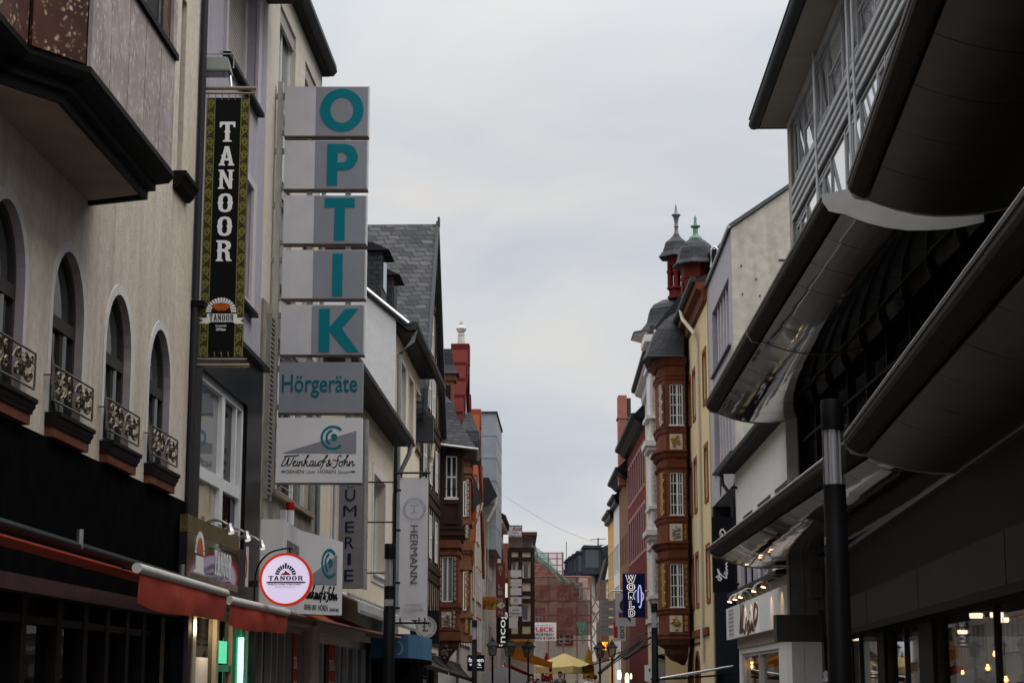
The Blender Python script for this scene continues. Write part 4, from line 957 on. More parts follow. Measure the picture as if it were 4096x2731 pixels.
def gabled_house():
    F = LW
    root = thing('white_gabled_house', 'tall house with blank white side gable, cream front and small dark dormers', 'house', F.pt(60, 0))
    sg0, sg1 = 56.0, 65.0
    wins = []
    for (x0, y0, x1, y1) in ((1603, 1400, 1622, 1600), (1633, 1458, 1652, 1650), (1661, 1510, 1679, 1690)):
        a, b = F.px(x0, (y0 + y1) / 2)[0], F.px(x1, (y0 + y1) / 2)[0]; wins.append((a, b))
    zz = [(9.65, 11.75), (6.0, 7.9), (3.6, 5.3)]
    holes = [hole(a, b, z0, z1) for a, b in wins for z0, z1 in zz[:2]] + [hole(57, 64, .2, 2.8)]
    house(root, F, sg0, sg1, 12.85, holes, CREAM2, 12)
    for a, b in wins:
        for z0, z1 in zz[:2]: window(root, F, a, b, z0, z1, -.2, WHITEFRAME, NETPANE, 2, 1, surround=TRIM, sw=.1, sill=LEDGERED)
    # blank white gable wall towards the camera
    sw = F.off(sg0, -12)   # helper plane not used for shape
    P = [(-12, -.3), (.0, -.3), (.0, 12.85), (-6.5, 18.4), (-12, 13.6)]
    m = MB(); m.add([F.pt(sg0 - .05, z, d) for d, z in P] + [F.pt(sg0, z, d) for d, z in P], [(0, 1, 2, 3, 4), (5, 6, 7, 8, 9)] + [(i, (i + 1) % 5, (i + 1) % 5 + 5, i + 5) for i in range(5)])
    m.build('side_gable', WHITEREND, root)
    m = MB(); prof = [(-12, 13.6), (-6.5, 18.45), (.5, 12.6), (.5, 12.4), (.38, 12.42), (-6.5, 18.2), (-12, 13.4)]
    m.sweep(F, prof, sg0 - .12, sg1 + .1); m.build('roof', SLATEF, root)
    m = MB(); m.sweep(F, [(.02, 12.86), (.5, 12.45), (.5, 12.38), (.02, 12.38)], sg0, sg1); m.build('eave_board', DARKWOOD, root)
    MB().sweep(F, [(.48, 12.7), (.70, 12.66), (.70, 12.52), (.62, 12.42), (.48, 12.44)], sg0 - .1, sg1 + 3.4).build('gutter', GUTTER, root)
    m = MB(); m.tube([F.pt(sg0 + .15, 12.5, .6), F.pt(sg0 + .15, 12.1, .5), F.pt(sg0 + .15, 11.7, .1), F.pt(sg0 + .15, 3, .1)], .07, 8); m.build('downpipe', PIPEGREY, root, True)
    # verge flashing
    m = MB(); m.tube([F.pt(sg0 - .14, 12.62, .4), F.pt(sg0 - .14, 14.15, -1.45)], .07, 6); m.build('verge_flashing', STEEL, root)
    for s, d0, d1, zb in ((56.7, -2.4, -.55, 13.1), (60.3, -2.4, -.55, 13.1)):
        m = MB(); m.box(F, s, s + 1.5, zb, zb + 2.1, d0 - 1.6, d1); dm = m.build('dormer', SLATEF, root)
        MB().box(F, s + .25, s + 1.25, zb + .9, zb + 1.9, d1, d1 + .03).build('dormer_window', PANE, dm)
        m = MB(); m.add([F.pt(s - .15, zb + 2.05, d1 + .25), F.pt(s + 1.65, zb + 2.05, d1 + .25), F.pt(s + 1.65, zb + 2.3, d1 - .3), F.pt(s - .15, zb + 2.3, d1 - .3), F.pt(s - .15, zb + 2.5, d0 - 2), F.pt(s + 1.65, zb + 2.5, d0 - 2), F.pt(s - .15, zb + 2.0, d0 - 2), F.pt(s + 1.65, zb + 2.0, d0 - 2)],
              [(0, 1, 2, 3), (3, 2, 5, 4), (4, 5, 7, 6), (0, 1, 7, 6), (0, 3, 4, 6), (1, 2, 5, 7)]); m.build('dormer_roof', DARKROOF, dm)
    m = MB(); m.ring(F, rectpts(57.2, 63.8, .4, 2.6), rectpts(57, 64, .2, 2.8), -.2, -.1); w = m.build('shop_window', DARKFRAME, root); MB().box(F, 57.1, 63.9, .3, 2.7, -.17, -.16).build('pane', PANEDARK, w)
gabled_house()
# ------------------------------------------------------------------ half-timbered gable house with the corner oriel
TIMBER = M('dark_timber', (.035, .022, .016), .8, noise=(6, .3))
INFILL = M('cream_infill', (.55, .48, .36), .9, noise=(5, .12), streak=.15)
SANDSTONE = M('red_sandstone', (.155, .052, .028), .85, noise=(4, .3), streak=.25, bump=(30, .4))
SANDSTONE2 = M('orange_sandstone', (.19, .08, .046), .85, noise=(4, .3), streak=.25, bump=(30, .4))
REDSTONE = M('painted_red_stone', (.105, .013, .010), .7, noise=(4, .15), streak=.1)
ORANGESTONE = M('painted_orange_stone', (.25, .062, .028), .75, noise=(4, .15), streak=.15)
ORNAMENT = M('pale_carving', (.50, .43, .36), .85, noise=(14, .6), bump=(25, .8))
GILT = M('gilded_carving', (.42, .26, .08), .7, noise=(12, .5), bump=(25, .8))
RELIEF = M('relief_panel', (.36, .33, .28), .85, noise=(8, .75), bump=(14, 1))
OAK = M('dark_oak_cladding', (.045, .022, .016), .7, noise=(3, .3))
DARKMET = M('dark_sheet_metal', (.05, .055, .06), .5, .4)

def relief(root, F, s0, s1, z0, z1, d, mat, seed, n=26, nm='relief_figure', back=None):
    """carved figures: many small rounded lumps standing on a flat ground"""
    rng = random.Random(seed); m = MB(); w, h = s1 - s0, z1 - z0
    if back: MB().box(F, s0, s1, z0, z1, d - .02, d + .005).build('relief_ground', back, root)
    for k in range(n):
        t = k / n; a = rng.uniform(0, 2 * PI); rr = rng.uniform(.0, .9)
        cs = (s0 + s1) / 2 + w * .42 * rr * math.cos(a); cz = (z0 + z1) / 2 + h * .42 * rr * math.sin(a)
        r1 = rng.uniform(.05, .12) * w; r2 = rng.uniform(.05, .16) * h * min(1, w / h * 1.4); rot = rng.uniform(0, PI)
        pts = [(cs + r1 * math.cos(b) * math.cos(rot) - r2 * math.sin(b) * math.sin(rot), cz + r1 * math.cos(b) * math.sin(rot) + r2 * math.sin(b) * math.cos(rot)) for b in [i * PI / 4 for i in range(8)]]
        q = [(cs + (x - cs) * .5, cz + (z - cz) * .5) for x, z in pts]
        m.loft([[F.pt(x, z, d + .003) for x, z in pts], [F.pt(x, z, d + .05 + .03 * (k % 3)) for x, z in q]])
    return m.build(nm, mat, root)
def scroll_strip(root, F, s0, s1, z0, z1, d, mat, ground, n=6, nm='carved_strip'):
    MB().box(F, s0, s1, z0, z1, d - .03, d).build('strip_ground', ground, root)
    m = MB(); w = s1 - s0; h = (z1 - z0) / n; c = (s0 + s1) / 2
    for i in range(n):
        z = z0 + h * (i + .5); sg = 1 if i % 2 else -1
        m.stroke(F, [(c + sg * w * .34 * (1 - q * .08) * math.cos(q * .9 + .5), z + h * .42 * (1 - q * .08) * math.sin(q * .9 + .5)) for q in range(9)], w * .2, d + .002, .05)
    return m.build(nm, mat, root)

def half_timbered():
    F = LW; s0, s1 = 65.0, 75.0; ap = 70.0
    zE, zA = 11.4, 19.1
    root = thing('half_timbered_house', 'tall half-timbered gable house with steep slate roof and dark corner oriel', 'house', F.pt(70, 0))
    outl = [(s0, -.3), (s1, -.3), (s1, zE), (ap, zA), (s0, zE)]
    house(root, F, s0, s1, 0, [hole(66, 74, .3, 2.8)], INFILL, 14, outline=outl)
    # timbers
    m = MB(); 
    for z in (3.2, 5.6, 6.0, 8.4, 8.8, 11.2, 11.6, 13.7, 14.0, 16.2): 
        f = max(0, (z - zE) / (zA - zE)); m.box(F, s0 + 5 * f + .02, s1 - 5 * f - .02, z - .13, z + .13, -.05, .06)
    for k in range(11):
        s = s0 + .2 + k * .96; top = zE + (zA - zE) * (1 - abs(s - ap) / 5) - .1; m.box(F, s - .11, s + .11, 3.1, top, -.05, .045)
    for k in range(5):
        s = s0 + .4 + k * 1.95
        for z in (3.4, 6.2, 9.0): m.prism(F, [(s, z), (s + .2, z), (s + 1.1, z + 2.2), (s + .9, z + 2.2)], -.04, .03)
    for sg in (-1, 1): m.prism(F, [(ap + sg * 5, zE), (ap, zA), (ap, zA - .35), (ap + sg * 4.75, zE)], -.05, .08)
    m.build('timber_frame', TIMBER, root)
    for s, z in [(66.6, 6.3), (69.4, 6.3), (72.3, 6.3), (66.6, 9.1), (69.4, 9.1), (72.3, 9.1), (68.5, 11.9), (70.6, 11.9), (69.5, 14.2)]:
        window(root, F, s, s + 1.0, z, z + 1.6, .0, WHITEFRAME, PANE, 2, 2)
    # roof: two slopes, verge strip on the street side
    ov = .14
    for sg, nm in ((-1, 'roof'), (1, 'roof')):
        m = MB(); e = ap + sg * 5.35; P = [(e, zE - .5), (ap, zA + .12), (ap, zA + .30), (e - sg * -.0, zE - .28)]
        m.prism(F, P, -16, ov); m.build(nm, SLATE, root)
    m = MB()
    for sg in (-1, 1):
        e = ap + sg * 5.38; m.prism(F, [(e, zE - .62), (ap, zA + .1), (ap, zA + .42), (e, zE - .24)], ov + .01, ov + .14)
    m.box(F, ap - .16, ap + .16, zA + .2, zA + .55, .22, ov + .16); m.build('verge', DARKMET, root)
    m = MB(); m.box(F, s0 - .2, s0 + .3, zE - 1.3, zE - .4, -.2, .5); m.build('bracket_box', DARKMET, root)
    m = MB(); m.tube([F.pt(65.3, 10.1, .45), F.pt(65.3, 9.6, .42), F.pt(65.3, 8.9, .14), F.pt(65.3, 3, .12)], .08, 8); m.build('downpipe', M('cream_pipe', (.55, .48, .36), .6), root, True)
    # dark oak oriel at the far corner, red sandstone oriel under it
    Yo = 75.2; G = facing(0, Yo)
    X = lambda fx, fy: atY(fx, fy, Yo)
    o = MB(); xl = F.pt(Yo, 0).x - .3; xr = X(1847, 1900).x; zt, zb = X(1800, 1770).z, X(1800, 2105).z
    wx0, wx1, wz0, wz1 = X(1783, 1990).x, X(1828, 1990).x, X(1800, 1990).z, X(1800, 1823).z
    o.plate(G, rectpts(xl, xr, zb, zt), [hole(wx0, wx1, wz0, wz1)], -.25, 0); o.box(G, xl, xr, zb, zt, -2.6, -.26)
    for x in (xl + .42, xr - .09): o.box(G, x - .07, x + .07, zb, zt, 0, .05)
    o.box(G, xl, xr + .03, wz0 - .25, wz0 - .08, 0, .06); o.box(G, xl, xr + .03, wz1 + .1, wz1 + .25, 0, .06); o.box(G, xl, xr + .03, zb + .1, zb + .25, 0, .06)
    bay = o.build('oak_oriel', OAK, root)
    m = MB(); m.ring(G, rectpts(wx0 + .05, wx1 - .05, wz0 + .05, wz1 - .05), rectpts(wx0, wx1, wz0, wz1), -.12, -.02); xm = (wx0 + wx1) / 2; m.box(G, xm - .035, xm + .035, wz0, wz1, -.115, -.01); m.box(G, wx0, wx1, (wz0 + wz1) / 2 - .03, (wz0 + wz1) / 2 + .03, -.11, -.015); m.box(G, wx0 - .06, wx1 + .06, wz0 - .08, wz0, -.1, .09)
    m.build('oriel_window', WHITEFRAME, bay); MB().box(G, wx0, wx1, wz0, wz1, -.1, -.08).build('pane', PANE, bay)
    m = MB(); m.tube([G.pt(wx0 - .1, wz0 + .35, .12), G.pt(wx1 + .1, wz0 + .35, .12)], .012, 4); m.build('window_rail', POSTBLACK, bay)
    # flared slate roof of the oriel
    apx = Vector((xl + .3, Yo + 1.2, X(1760, 1560).z)); rr = []
    for f, zz in ((1.0, zt - .06), (.74, zt + .35), (.5, zt + 1.0), (.3, zt + 1.8), (.06, apx.z)):
        c = [Vector((xl - .4, Yo - .55, 0)), Vector((xr + .62, Yo - .55, 0)), Vector((xr + .62, Yo + 3.1, 0)), Vector((xl - .4, Yo + 3.1, 0))]
        rr.append([Vector((apx.x + (p.x - apx.x) * f, apx.y + (p.y - apx.y) * f, zz - (.28 * f if i in (1, 2) and f > .9 else 0))) for i, p in enumerate(c)])
    MB().loft(rr).build('oriel_roof', SLATEF, root)
    m = MB(); m.tube([rr[0][0] + Vector((0, -.03, 0)), rr[0][1] + Vector((.03, -.03, 0)), rr[0][2]], .06, 6); m.build('oriel_gutter', STEEL, root)
    m = MB(); z = zb
    for k, (w, h) in enumerate(((.10, .1), (.05, .14), (.12, .12), (.02, .16))): m.box(G, xl, xr + w, z - h, z - .002, -2.7, w); z -= h
    m.build('oriel_cornice', OAK, root)
    zt2 = z; zb2 = X(1800, 2560).z; xr2 = X(1833, 2400).x
    a, b = X(1767, 2406), X(1813, 2224)
    o = MB(); o.plate(G, rectpts(xl, xr2, zb2, zt2), [hole(a.x, b.x, a.z, b.z)], -.3, 0); o.box(G, xl, xr2, zb2, zt2, -2.4, -.31)
    for zz, h, e in ((zt2 - .35, .3, .1), (b.z + .05, .14, .07), (a.z - .22, .2, .1), (a.z - .38, .14, .05), (zb2, .35, .1), (zb2 + .4, .12, .05)): o.box(G, xl, xr2 + e, zz, zz + h, -2.5, e)
    so = o.build('stone_oriel', SANDSTONE, root)
    m = MB(); m.ring(G, rectpts(a.x + .05, b.x - .05, a.z + .05, b.z - .05), rectpts(a.x, b.x, a.z, b.z), -.16, -.05); xm = (a.x + b.x) / 2; m.box(G, xm - .03, xm + .03, a.z, b.z, -.15, -.04); m.build('oriel_window', WHITEFRAME, so)
    MB().box(G, a.x, b.x, a.z, b.z, -.14, -.12).build('pane', NETPANE, so)
    for x in (a.x - .13, b.x + .02): scroll_strip(so, G, x, x + .12, a.z + .02, b.z - .02, .04, ORNAMENT, SANDSTONE, 9)
    relief(so, G, X(1766, 2500).x, X(1806, 2500).x, X(1800, 2517).z, X(1800, 2443).z, .03, RELIEF, 3, 34, back=ORNAMENT)
    scroll_strip(so, G, b.x - .02, b.x + .12, X(1800, 2515).z, X(1800, 2440).z, .04, ORNAMENT, SANDSTONE, 4)
    rr = []
    for f, zz in ((1.02, zb2), (.9, zb2 - .25), (.55, zb2 - .6), (.3, zb2 - .95), (.1, zb2 - 1.15)):
        rr.append([Vector((xl + .35 + (x - xl - .35) * f, Yo + .6 + (y - Yo - .6) * f, zz)) for x, y in ((xl, Yo), (xr2, Yo), (xr2, Yo + 2.4), (xl, Yo + 2.4))])
    MB().loft(rr).build('corbel', M('carved_corbel', (.12, .055, .035), .85, noise=(9, .6), bump=(14, 1)), root)
    relief(root, G, xl + .3, xr2 - .2, zb2 - .8, zb2 - .15, .0, M('dark_carving', (.2, .14, .09), .85, noise=(12, .6)), 8, 20, 'corbel_carving')
    m = MB(); m.ring(F, rectpts(66.3, 73.7, .5, 2.6), rectpts(66, 74, .3, 2.8), -.25, -.1); w = m.build('shop_window', DARKFRAME, root); MB().box(F, 66.1, 73.9, .4, 2.7, -.2, -.19).build('pane', PANEDARK, w)
half_timbered()

GREYWALL = M('weathered_grey_render', (.40, .375, .345), .9, noise=(3, .2), streak=.4)
# ------------------------------------------------------------------ beyond the crossing, left side
def coped_gable(name, lab, s0, s1, ap, zE, zA, wall, cope, roof, finial=None, wins=(), cw=.5, cd=.65, lantern=None):
    F = LW
    root = thing(name, lab, 'house', F.pt((s0 + s1) / 2, 0))
    outl = [(s0, -.3), (s1, -.3), (s1, zE), (ap + .25, zA), (ap - .25, zA), (s0, zE)]
    house(root, F, s0, s1, 0, [], GREYWALL, 12, outline=outl)
    for sg, e in ((-1, s0), (1, s1)):
        m = MB(); m.prism(F, [(e + sg * .35, zE - .55), (ap, zA - .5), (ap, zA - .3), (e + sg * .35, zE - .33)], -13, -.5); m.build('roof', roof, root)
    m = MB()
    for sg, e in ((-1, s0), (1, s1)):
        n = 6; P = []
        for k in range(n + 1):
            f = k / n; s = e + (ap + sg * .3 - e) * f; z = zE - .3 + (zA + .2 - zE) * f
            P.append((s, z))
        for k in range(n):       # stepped scroll blocks, each with a small shoulder
            (a, za), (b, zb) = P[k], P[k + 1]
            m.prism(F, [(a, za - .9), (b, zb - .9), (b, zb + .25), ((a + b) / 2, zb + .18), (a, za + .42)], -cd, .14 + .05 * (k % 2))
    m.box(F, ap - .45, ap + .45, zA - .6, zA + .45, -cd - .04, .24)
    m.build('gable_coping', cope, root)
    for s, z, w, h in wins: window(root, F, s, s + w, z, z + h, .0, WHITEFRAME, PANE, 2, 2, surround=cope, sw=.14)
    if finial:
        c = F.pt(ap, zA + .45, -.2); m = MB(); m.lathe(c, [(.20, 0), (.17, .5), (.2, .52), (.13, .6), (.24, .75), (.27, .86), (.18, .98), (.08, 1.05), (.1, 1.15), (.03, 1.3)], 12); m.build('finial', finial, root, True)
    return root
def left_beyond():
    F = LW
    fin = M('pale_finial', (.50, .48, .46), .7)
    ap = F.px(1840, 1400)[0]; zA = F.px(1840, 1330)[1] - .3
    r = coped_gable('red_gabled_house', 'white house with red stepped gable and a pale ball finial', 86.3, 97.5, 92, 12.6, zA, WHITEREND, REDSTONE, SLATE, fin, [(s_, z_, 1.1, 1.8) for s_ in (89.2, 91.3, 93.4, 95.5) for z_ in (3.5, 6.3, 9.3)] + [(91, 13, 1, 1.5)])
    # corner oriel of orange stone with bell roof, turned to the camera
    Yo = 86.3; G = facing(0, Yo); X = lambda x, y: atY(x, y, Yo)
    xl, xr = F.pt(Yo, 0).x - .25, X(1880, 2000).x; zt, zb = X(1850, 1832).z, X(1850, 2560).z
    xw = X(1860, 2000).x
    o = MB(); o.box(G, xl, xr, zb, zt, -2.2, 0)
    for y, h, e in ((1870, .28, .1), (1900, .14, .06), (2080, .2, .1), (2170, .35, .12), (2200, .14, .06), (2260, .2, .1), (2450, .24, .12), (2540, .3, .1)): o.box(G, xl, xr + e, X(1850, y).z - h, X(1850, y).z, -2.3, e)
    so = o.build('stone_oriel', SANDSTONE2, r)
    for y0, y1 in ((1915, 2070), (2100, 2150), (2280, 2430), (2470, 2530)): scroll_strip(so, G, xr - .24, xr - .02, X(1850, y1).z, X(1850, y0).z, .03, GILT if y0 > 2200 else ORNAMENT, SANDSTONE2, 6)
    for y0, y1 in ((1925, 2065), (2285, 2440)):
        a, b = X(1852, y1), X(1866, y0); m = MB(); m.ring(G, rectpts(a.x + .05, b.x - .05, a.z + .05, b.z - .05), rectpts(a.x, b.x, a.z, b.z), .0, .06); m.build('oriel_window', WHITEFRAME, so); MB().box(G, a.x, b.x, a.z, b.z, .005, .02).build('pane', PANE, so)
    rr = []
    cx, cy = (xl + xr) / 2, Yo + 1.0
    for f, zz in ((1.35, zt - .02), (1.28, zt + .12), (1.22, zt + .8), (1.1, zt + 1.3), (.7, zt + 1.75), (.3, zt + 2.3)):
        rr.append([Vector((cx + (x - cx) * f + .35, cy + (y - cy) * f, zz)) for x, y in ((xl, Yo), (xr, Yo), (xr, Yo + 2.2), (xl, Yo + 2.2))])
    MB().loft(rr).build('oriel_roof', SLATEF, r)
    # small orange lantern dormer on its near slope
    a, b = X(1762, 1570), X(1815, 1500); m = MB(); m.box(G, a.x, b.x, a.z - 2.2, b.z, -1.0, 0); m.box(G, a.x - .1, b.x + .12, b.z - .25, b.z + .05, -1.1, .1); d = m.build('roof_lantern', SANDSTONE2, r)
    MB().box(G, a.x + .15, b.x - .15, a.z - 1.9, b.z - .5, .0, .03).build('lantern_opening', POSTBLACK, d)
    rr = [[Vector((x, y, z)) for x, y in ((a.x - .2 + k, Yo - .25 + k), (b.x + .25 - k, Yo - .25 + k), (b.x + .25 - k, Yo + 1.2 - k), (a.x - .2 + k, Yo + 1.2 - k))] for k, z in ((0, b.z + .05), (.25, b.z + .5), (.35, b.z + 1.3))]
    MB().loft(rr).build('lantern_roof', SLATEF, d)
    # orange gable
    ap = F.px(1908, 1700)[0]; zA = F.px(1908, 1650)[1] - .3
    r = coped_gable('orange_gabled_house', 'narrow house with orange painted gable coping between red gable and grey metal front', 98.2, 110.5, ap, 9.0, zA, WHITEREND, ORANGESTONE, SLATEF, None, [(s_, z_, 1.0, 1.8) for s_ in (99.5, 101.5, 103.5, 105.5, 107.5) for z_ in (3.4, 6.2)] + [(103, 9.5, 1, 1.5), (105, 9.5, 1, 1.5)])
    s = 98.4; m = MB(); m.add([F.pt(s, 12.7, -3), F.pt(s, 12.7, .1), F.pt(s + 2, 11.5, .5), F.pt(s + 2, 11.5, -3), F.pt(s, 10.8, -3), F.pt(s, 10.8, .1)], [(0, 1, 2, 3), (0, 1, 5, 4), (1, 2, 5), (0, 3, 4), (2, 3, 4, 5)]); m.build('pent_roof', DARKROOF, r)
    m = MB(); m.tube([F.pt(100.4, 11.4, .48), F.pt(100.4, 11.0, .4), F.pt(100.4, 10.2, .1), F.pt(100.4, 3, .1)], .08, 6); m.build('downpipe', M('cream_pipe', (.55, .48, .36), .6), r, True)
    # modern house edged with sheet metal
    r = thing('metal_clad_house', 'modern pale house with tall grey sheet-metal edge rising above its neighbours', 'house', F.pt(118, 0))
    z1 = F.px(1975, 1645, .5)[1]
    house(r, F, 113.5, 124, 10.0, [hole(a, a + 1.4, z, z + 1.7) for a in (115, 117.2, 119.4, 121.6) for z in (3.6, 6.6)], GREYWALL, 10)
    for a in (115, 117.2, 119.4, 121.6):
        for z in (3.6, 6.6): window(r, F, a, a + 1.4, z, z + 1.7, -.15, DARKFRAME, PANE)
    m = MB(); m.box(F, 115, 124, 9.9, z1, -9, .62)
    for k in range(1, 6): m.box(F, 114.97, 124.02, 9.9 + (z1 - 9.9) * k / 6, 9.93 + (z1 - 9.9) * k / 6, -9, .64)
    m.build('metal_cladding', M('zinc_cladding', (.24, .265, .30), .6, .1, noise=(1.5, .15)), r)
    m = MB(); m.box(F, 114.9, 124.1, z1, z1 + .1, -9, .7); m.build('roof_edge', GUTTER, r)
    m = MB(); m.add([F.pt(113.2, 14.2, -2), F.pt(113.2, 14.2, .25), F.pt(114.8, 13.2, .72), F.pt(114.8, 13.2, -2), F.pt(113.2, 12.4, -2), F.pt(113.2, 12.4, .1)], [(0, 1, 2, 3), (0, 1, 5, 4), (1, 2, 5), (0, 3, 4), (2, 3, 4, 5)]); m.build('eave_return', DARKROOF, r)
    m = MB(); m.tube([F.pt(114.7, 13.1, .68), F.pt(114.7, 12.6, .6), F.pt(114.7, 11.6, .1), F.pt(114.7, 3, .1)], .09, 6); m.build('downpipe', M('cream_pipe', (.55, .48, .36), .6), r, True)
    # pale house next to it
    r = thing('pale_pink_house', 'pale plastered house with thin dark eaves behind the metal-edged house', 'house', F.pt(129, 0))
    zE = F.px(2010, 2085, .6)[1]
    house(r, F, 124.1, 134, zE, [hole(a, a + 1.2, z, z + 1.8) for a in (126, 129, 132) for z in (3.6, 6.8)], M('pale_pink_render', (.56, .47, .43), .9, noise=(4, .1), streak=.15), 10, jut=.35)
    for a in (126, 129, 132):
        for z in (3.6, 6.8): window(r, F, a, a + 1.2, z, z + 1.8, .1, WHITEFRAME, PANE)
    MB().sweep(F, [(-9, zE + 3), (-5, zE + 3.6), (.9, zE + .25), (.9, zE + .02), (-9, zE + .02)], 124, 134.4).build('roof', DARKROOF, r)
    m = MB(); m.box(F, 124.05, 134.2, zE - .25, zE - .02, .3, .7); m.build('eave_board', WHITEREND, r)
left_beyond()

def corner_house():
    """house turning the corner: its timbered bay looks back down the street"""
    Y = 130.0; G = facing(0, Y); X = lambda x, y: atY(x, y, Y)
    r = thing('dark_timber_bay_house', 'corner house with cream infill in dark timber bay and flat dark roof slab', 'house', (-1.0, Y, 0))
    PINK = MATS['pale_pink_render']
    a, b = X(2034, 2196), X(2131, 2145)
    MB().box(G, X(2034, 0).x, X(2131, 2145).x, -.3, X(2100, 2142).z, -9, -.4).build('wall', PINK, r)
    a, b = X(2090, 2195), X(2128, 2148); MB().box(G, a.x, b.x, a.z, b.z, -.4, -.36).build('roller_shutter', M('grey_shutter', (.26, .255, .25), .7, planks=(8, 'H', .2)), r)
    a, b = X(2088, 2141), X(2148, 2128); MB().box(G, X(2036, 0).x, b.x, a.z, b.z, -9.3, .4).build('roof_slab', M('brown_roof_slab', (.09, .06, .045), .6), r)
    x0, x1 = X(2036, 2300).x, X(2132, 2300).x; zt, zb = X(2080, 2200).z, X(2080, 2545).z
    wins = [(2044, 2245, 2068, 2292), (2089, 2250, 2118, 2316), (2084, 2420, 2117, 2484)]
    hs = []
    for q in wins:
        p0, p1 = X(q[0], q[3]), X(q[2], q[1]); hs.append((p0.x, p1.x, p0.z, p1.z))
    m = MB(); m.plate(G, rectpts(x0, x1, zb, zt), [hole(*h) for h in hs], -.35, 0); m.box(G, x0, x1, zb, zt, -8, -.36); m.build('bay_wall', INFILL, r)
    m = MB()
    for y in (2198, 2236, 2320, 2372, 2402, 2493, 2543): z = X(2080, y).z; m.box(G, x0 - .06, x1 + .12, z - .16, z + .16, -8.1, .10 if y in (2198, 2320, 2402, 2543) else .06)
    for x in (2038, 2081, 2130): c = X(x, 2300).x; m.box(G, c - .14, c + .14, zb, zt, -.3, .07)
    for k in range(6): m.box(G, x1 - .1, x1 + .09, zb, zt, -1 - k * 1.4, -.7 - k * 1.4)
    m.build('timber_frame', TIMBER, r)
    for h in hs: window(r, G, h[0], h[1], h[2], h[3], -.2, M('cream_frame', (.55, .5, .42), .6), PANE, 1, 1, fw=.12)
    MB().box(G, x0 - .15, x1 + .1, zb - .35, zb - .17, -.3, .6).build('orange_valance', M('orange_trim', (.45, .17, .03), .8), r)
    MB().box(G, x0 - .6, x1 - .4, -.3, zb - .36, -8, -.6).build('ground_floor', WHITEREND, r)
    # restaurant sign on its wall
    p0, p1 = X(2034, 2151), X(2089, 2102)
    t = thing('restaurant_sign', 'small pale Asia restaurant sign high on the pink corner wall', 'sign', (p0.x, Y - .5, p0.z))
    m = MB(); m.box(G, p0.x, p1.x, p0.z, p1.z, .3, .45); m.build('board', M('pale_sign', (.55, .53, .55), .5), t)
    MB().ring(G, rectpts(p0.x + .04, p1.x - .04, p0.z + .04, p1.z - .04), rectpts(p0.x, p1.x, p0.z, p1.z), .455, .48).build('rim', DARKMET, t)
    w, h = p1.x - p0.x, p1.z - p0.z; m = MB()
    m.text(G, 'Asia', p0.x + w * .22, p1.x - w * .08, p0.z + h * .58, p1.z - h * .10, .46, .01, shear=.35, bold=.01); m.text(G, 'China', p0.x + w * .25, p1.x - w * .3, p0.z + h * .34, p0.z + h * .48, .46, .01, shear=.3); m.text(G, 'Restaurant', p0.x + w * .1, p1.x - w * .08, p0.z + h * .1, p0.z + h * .24, .46, .01, shear=.3)
    m.build('lettering', M('faded_red', (.22, .06, .07), .6), t)
corner_house()

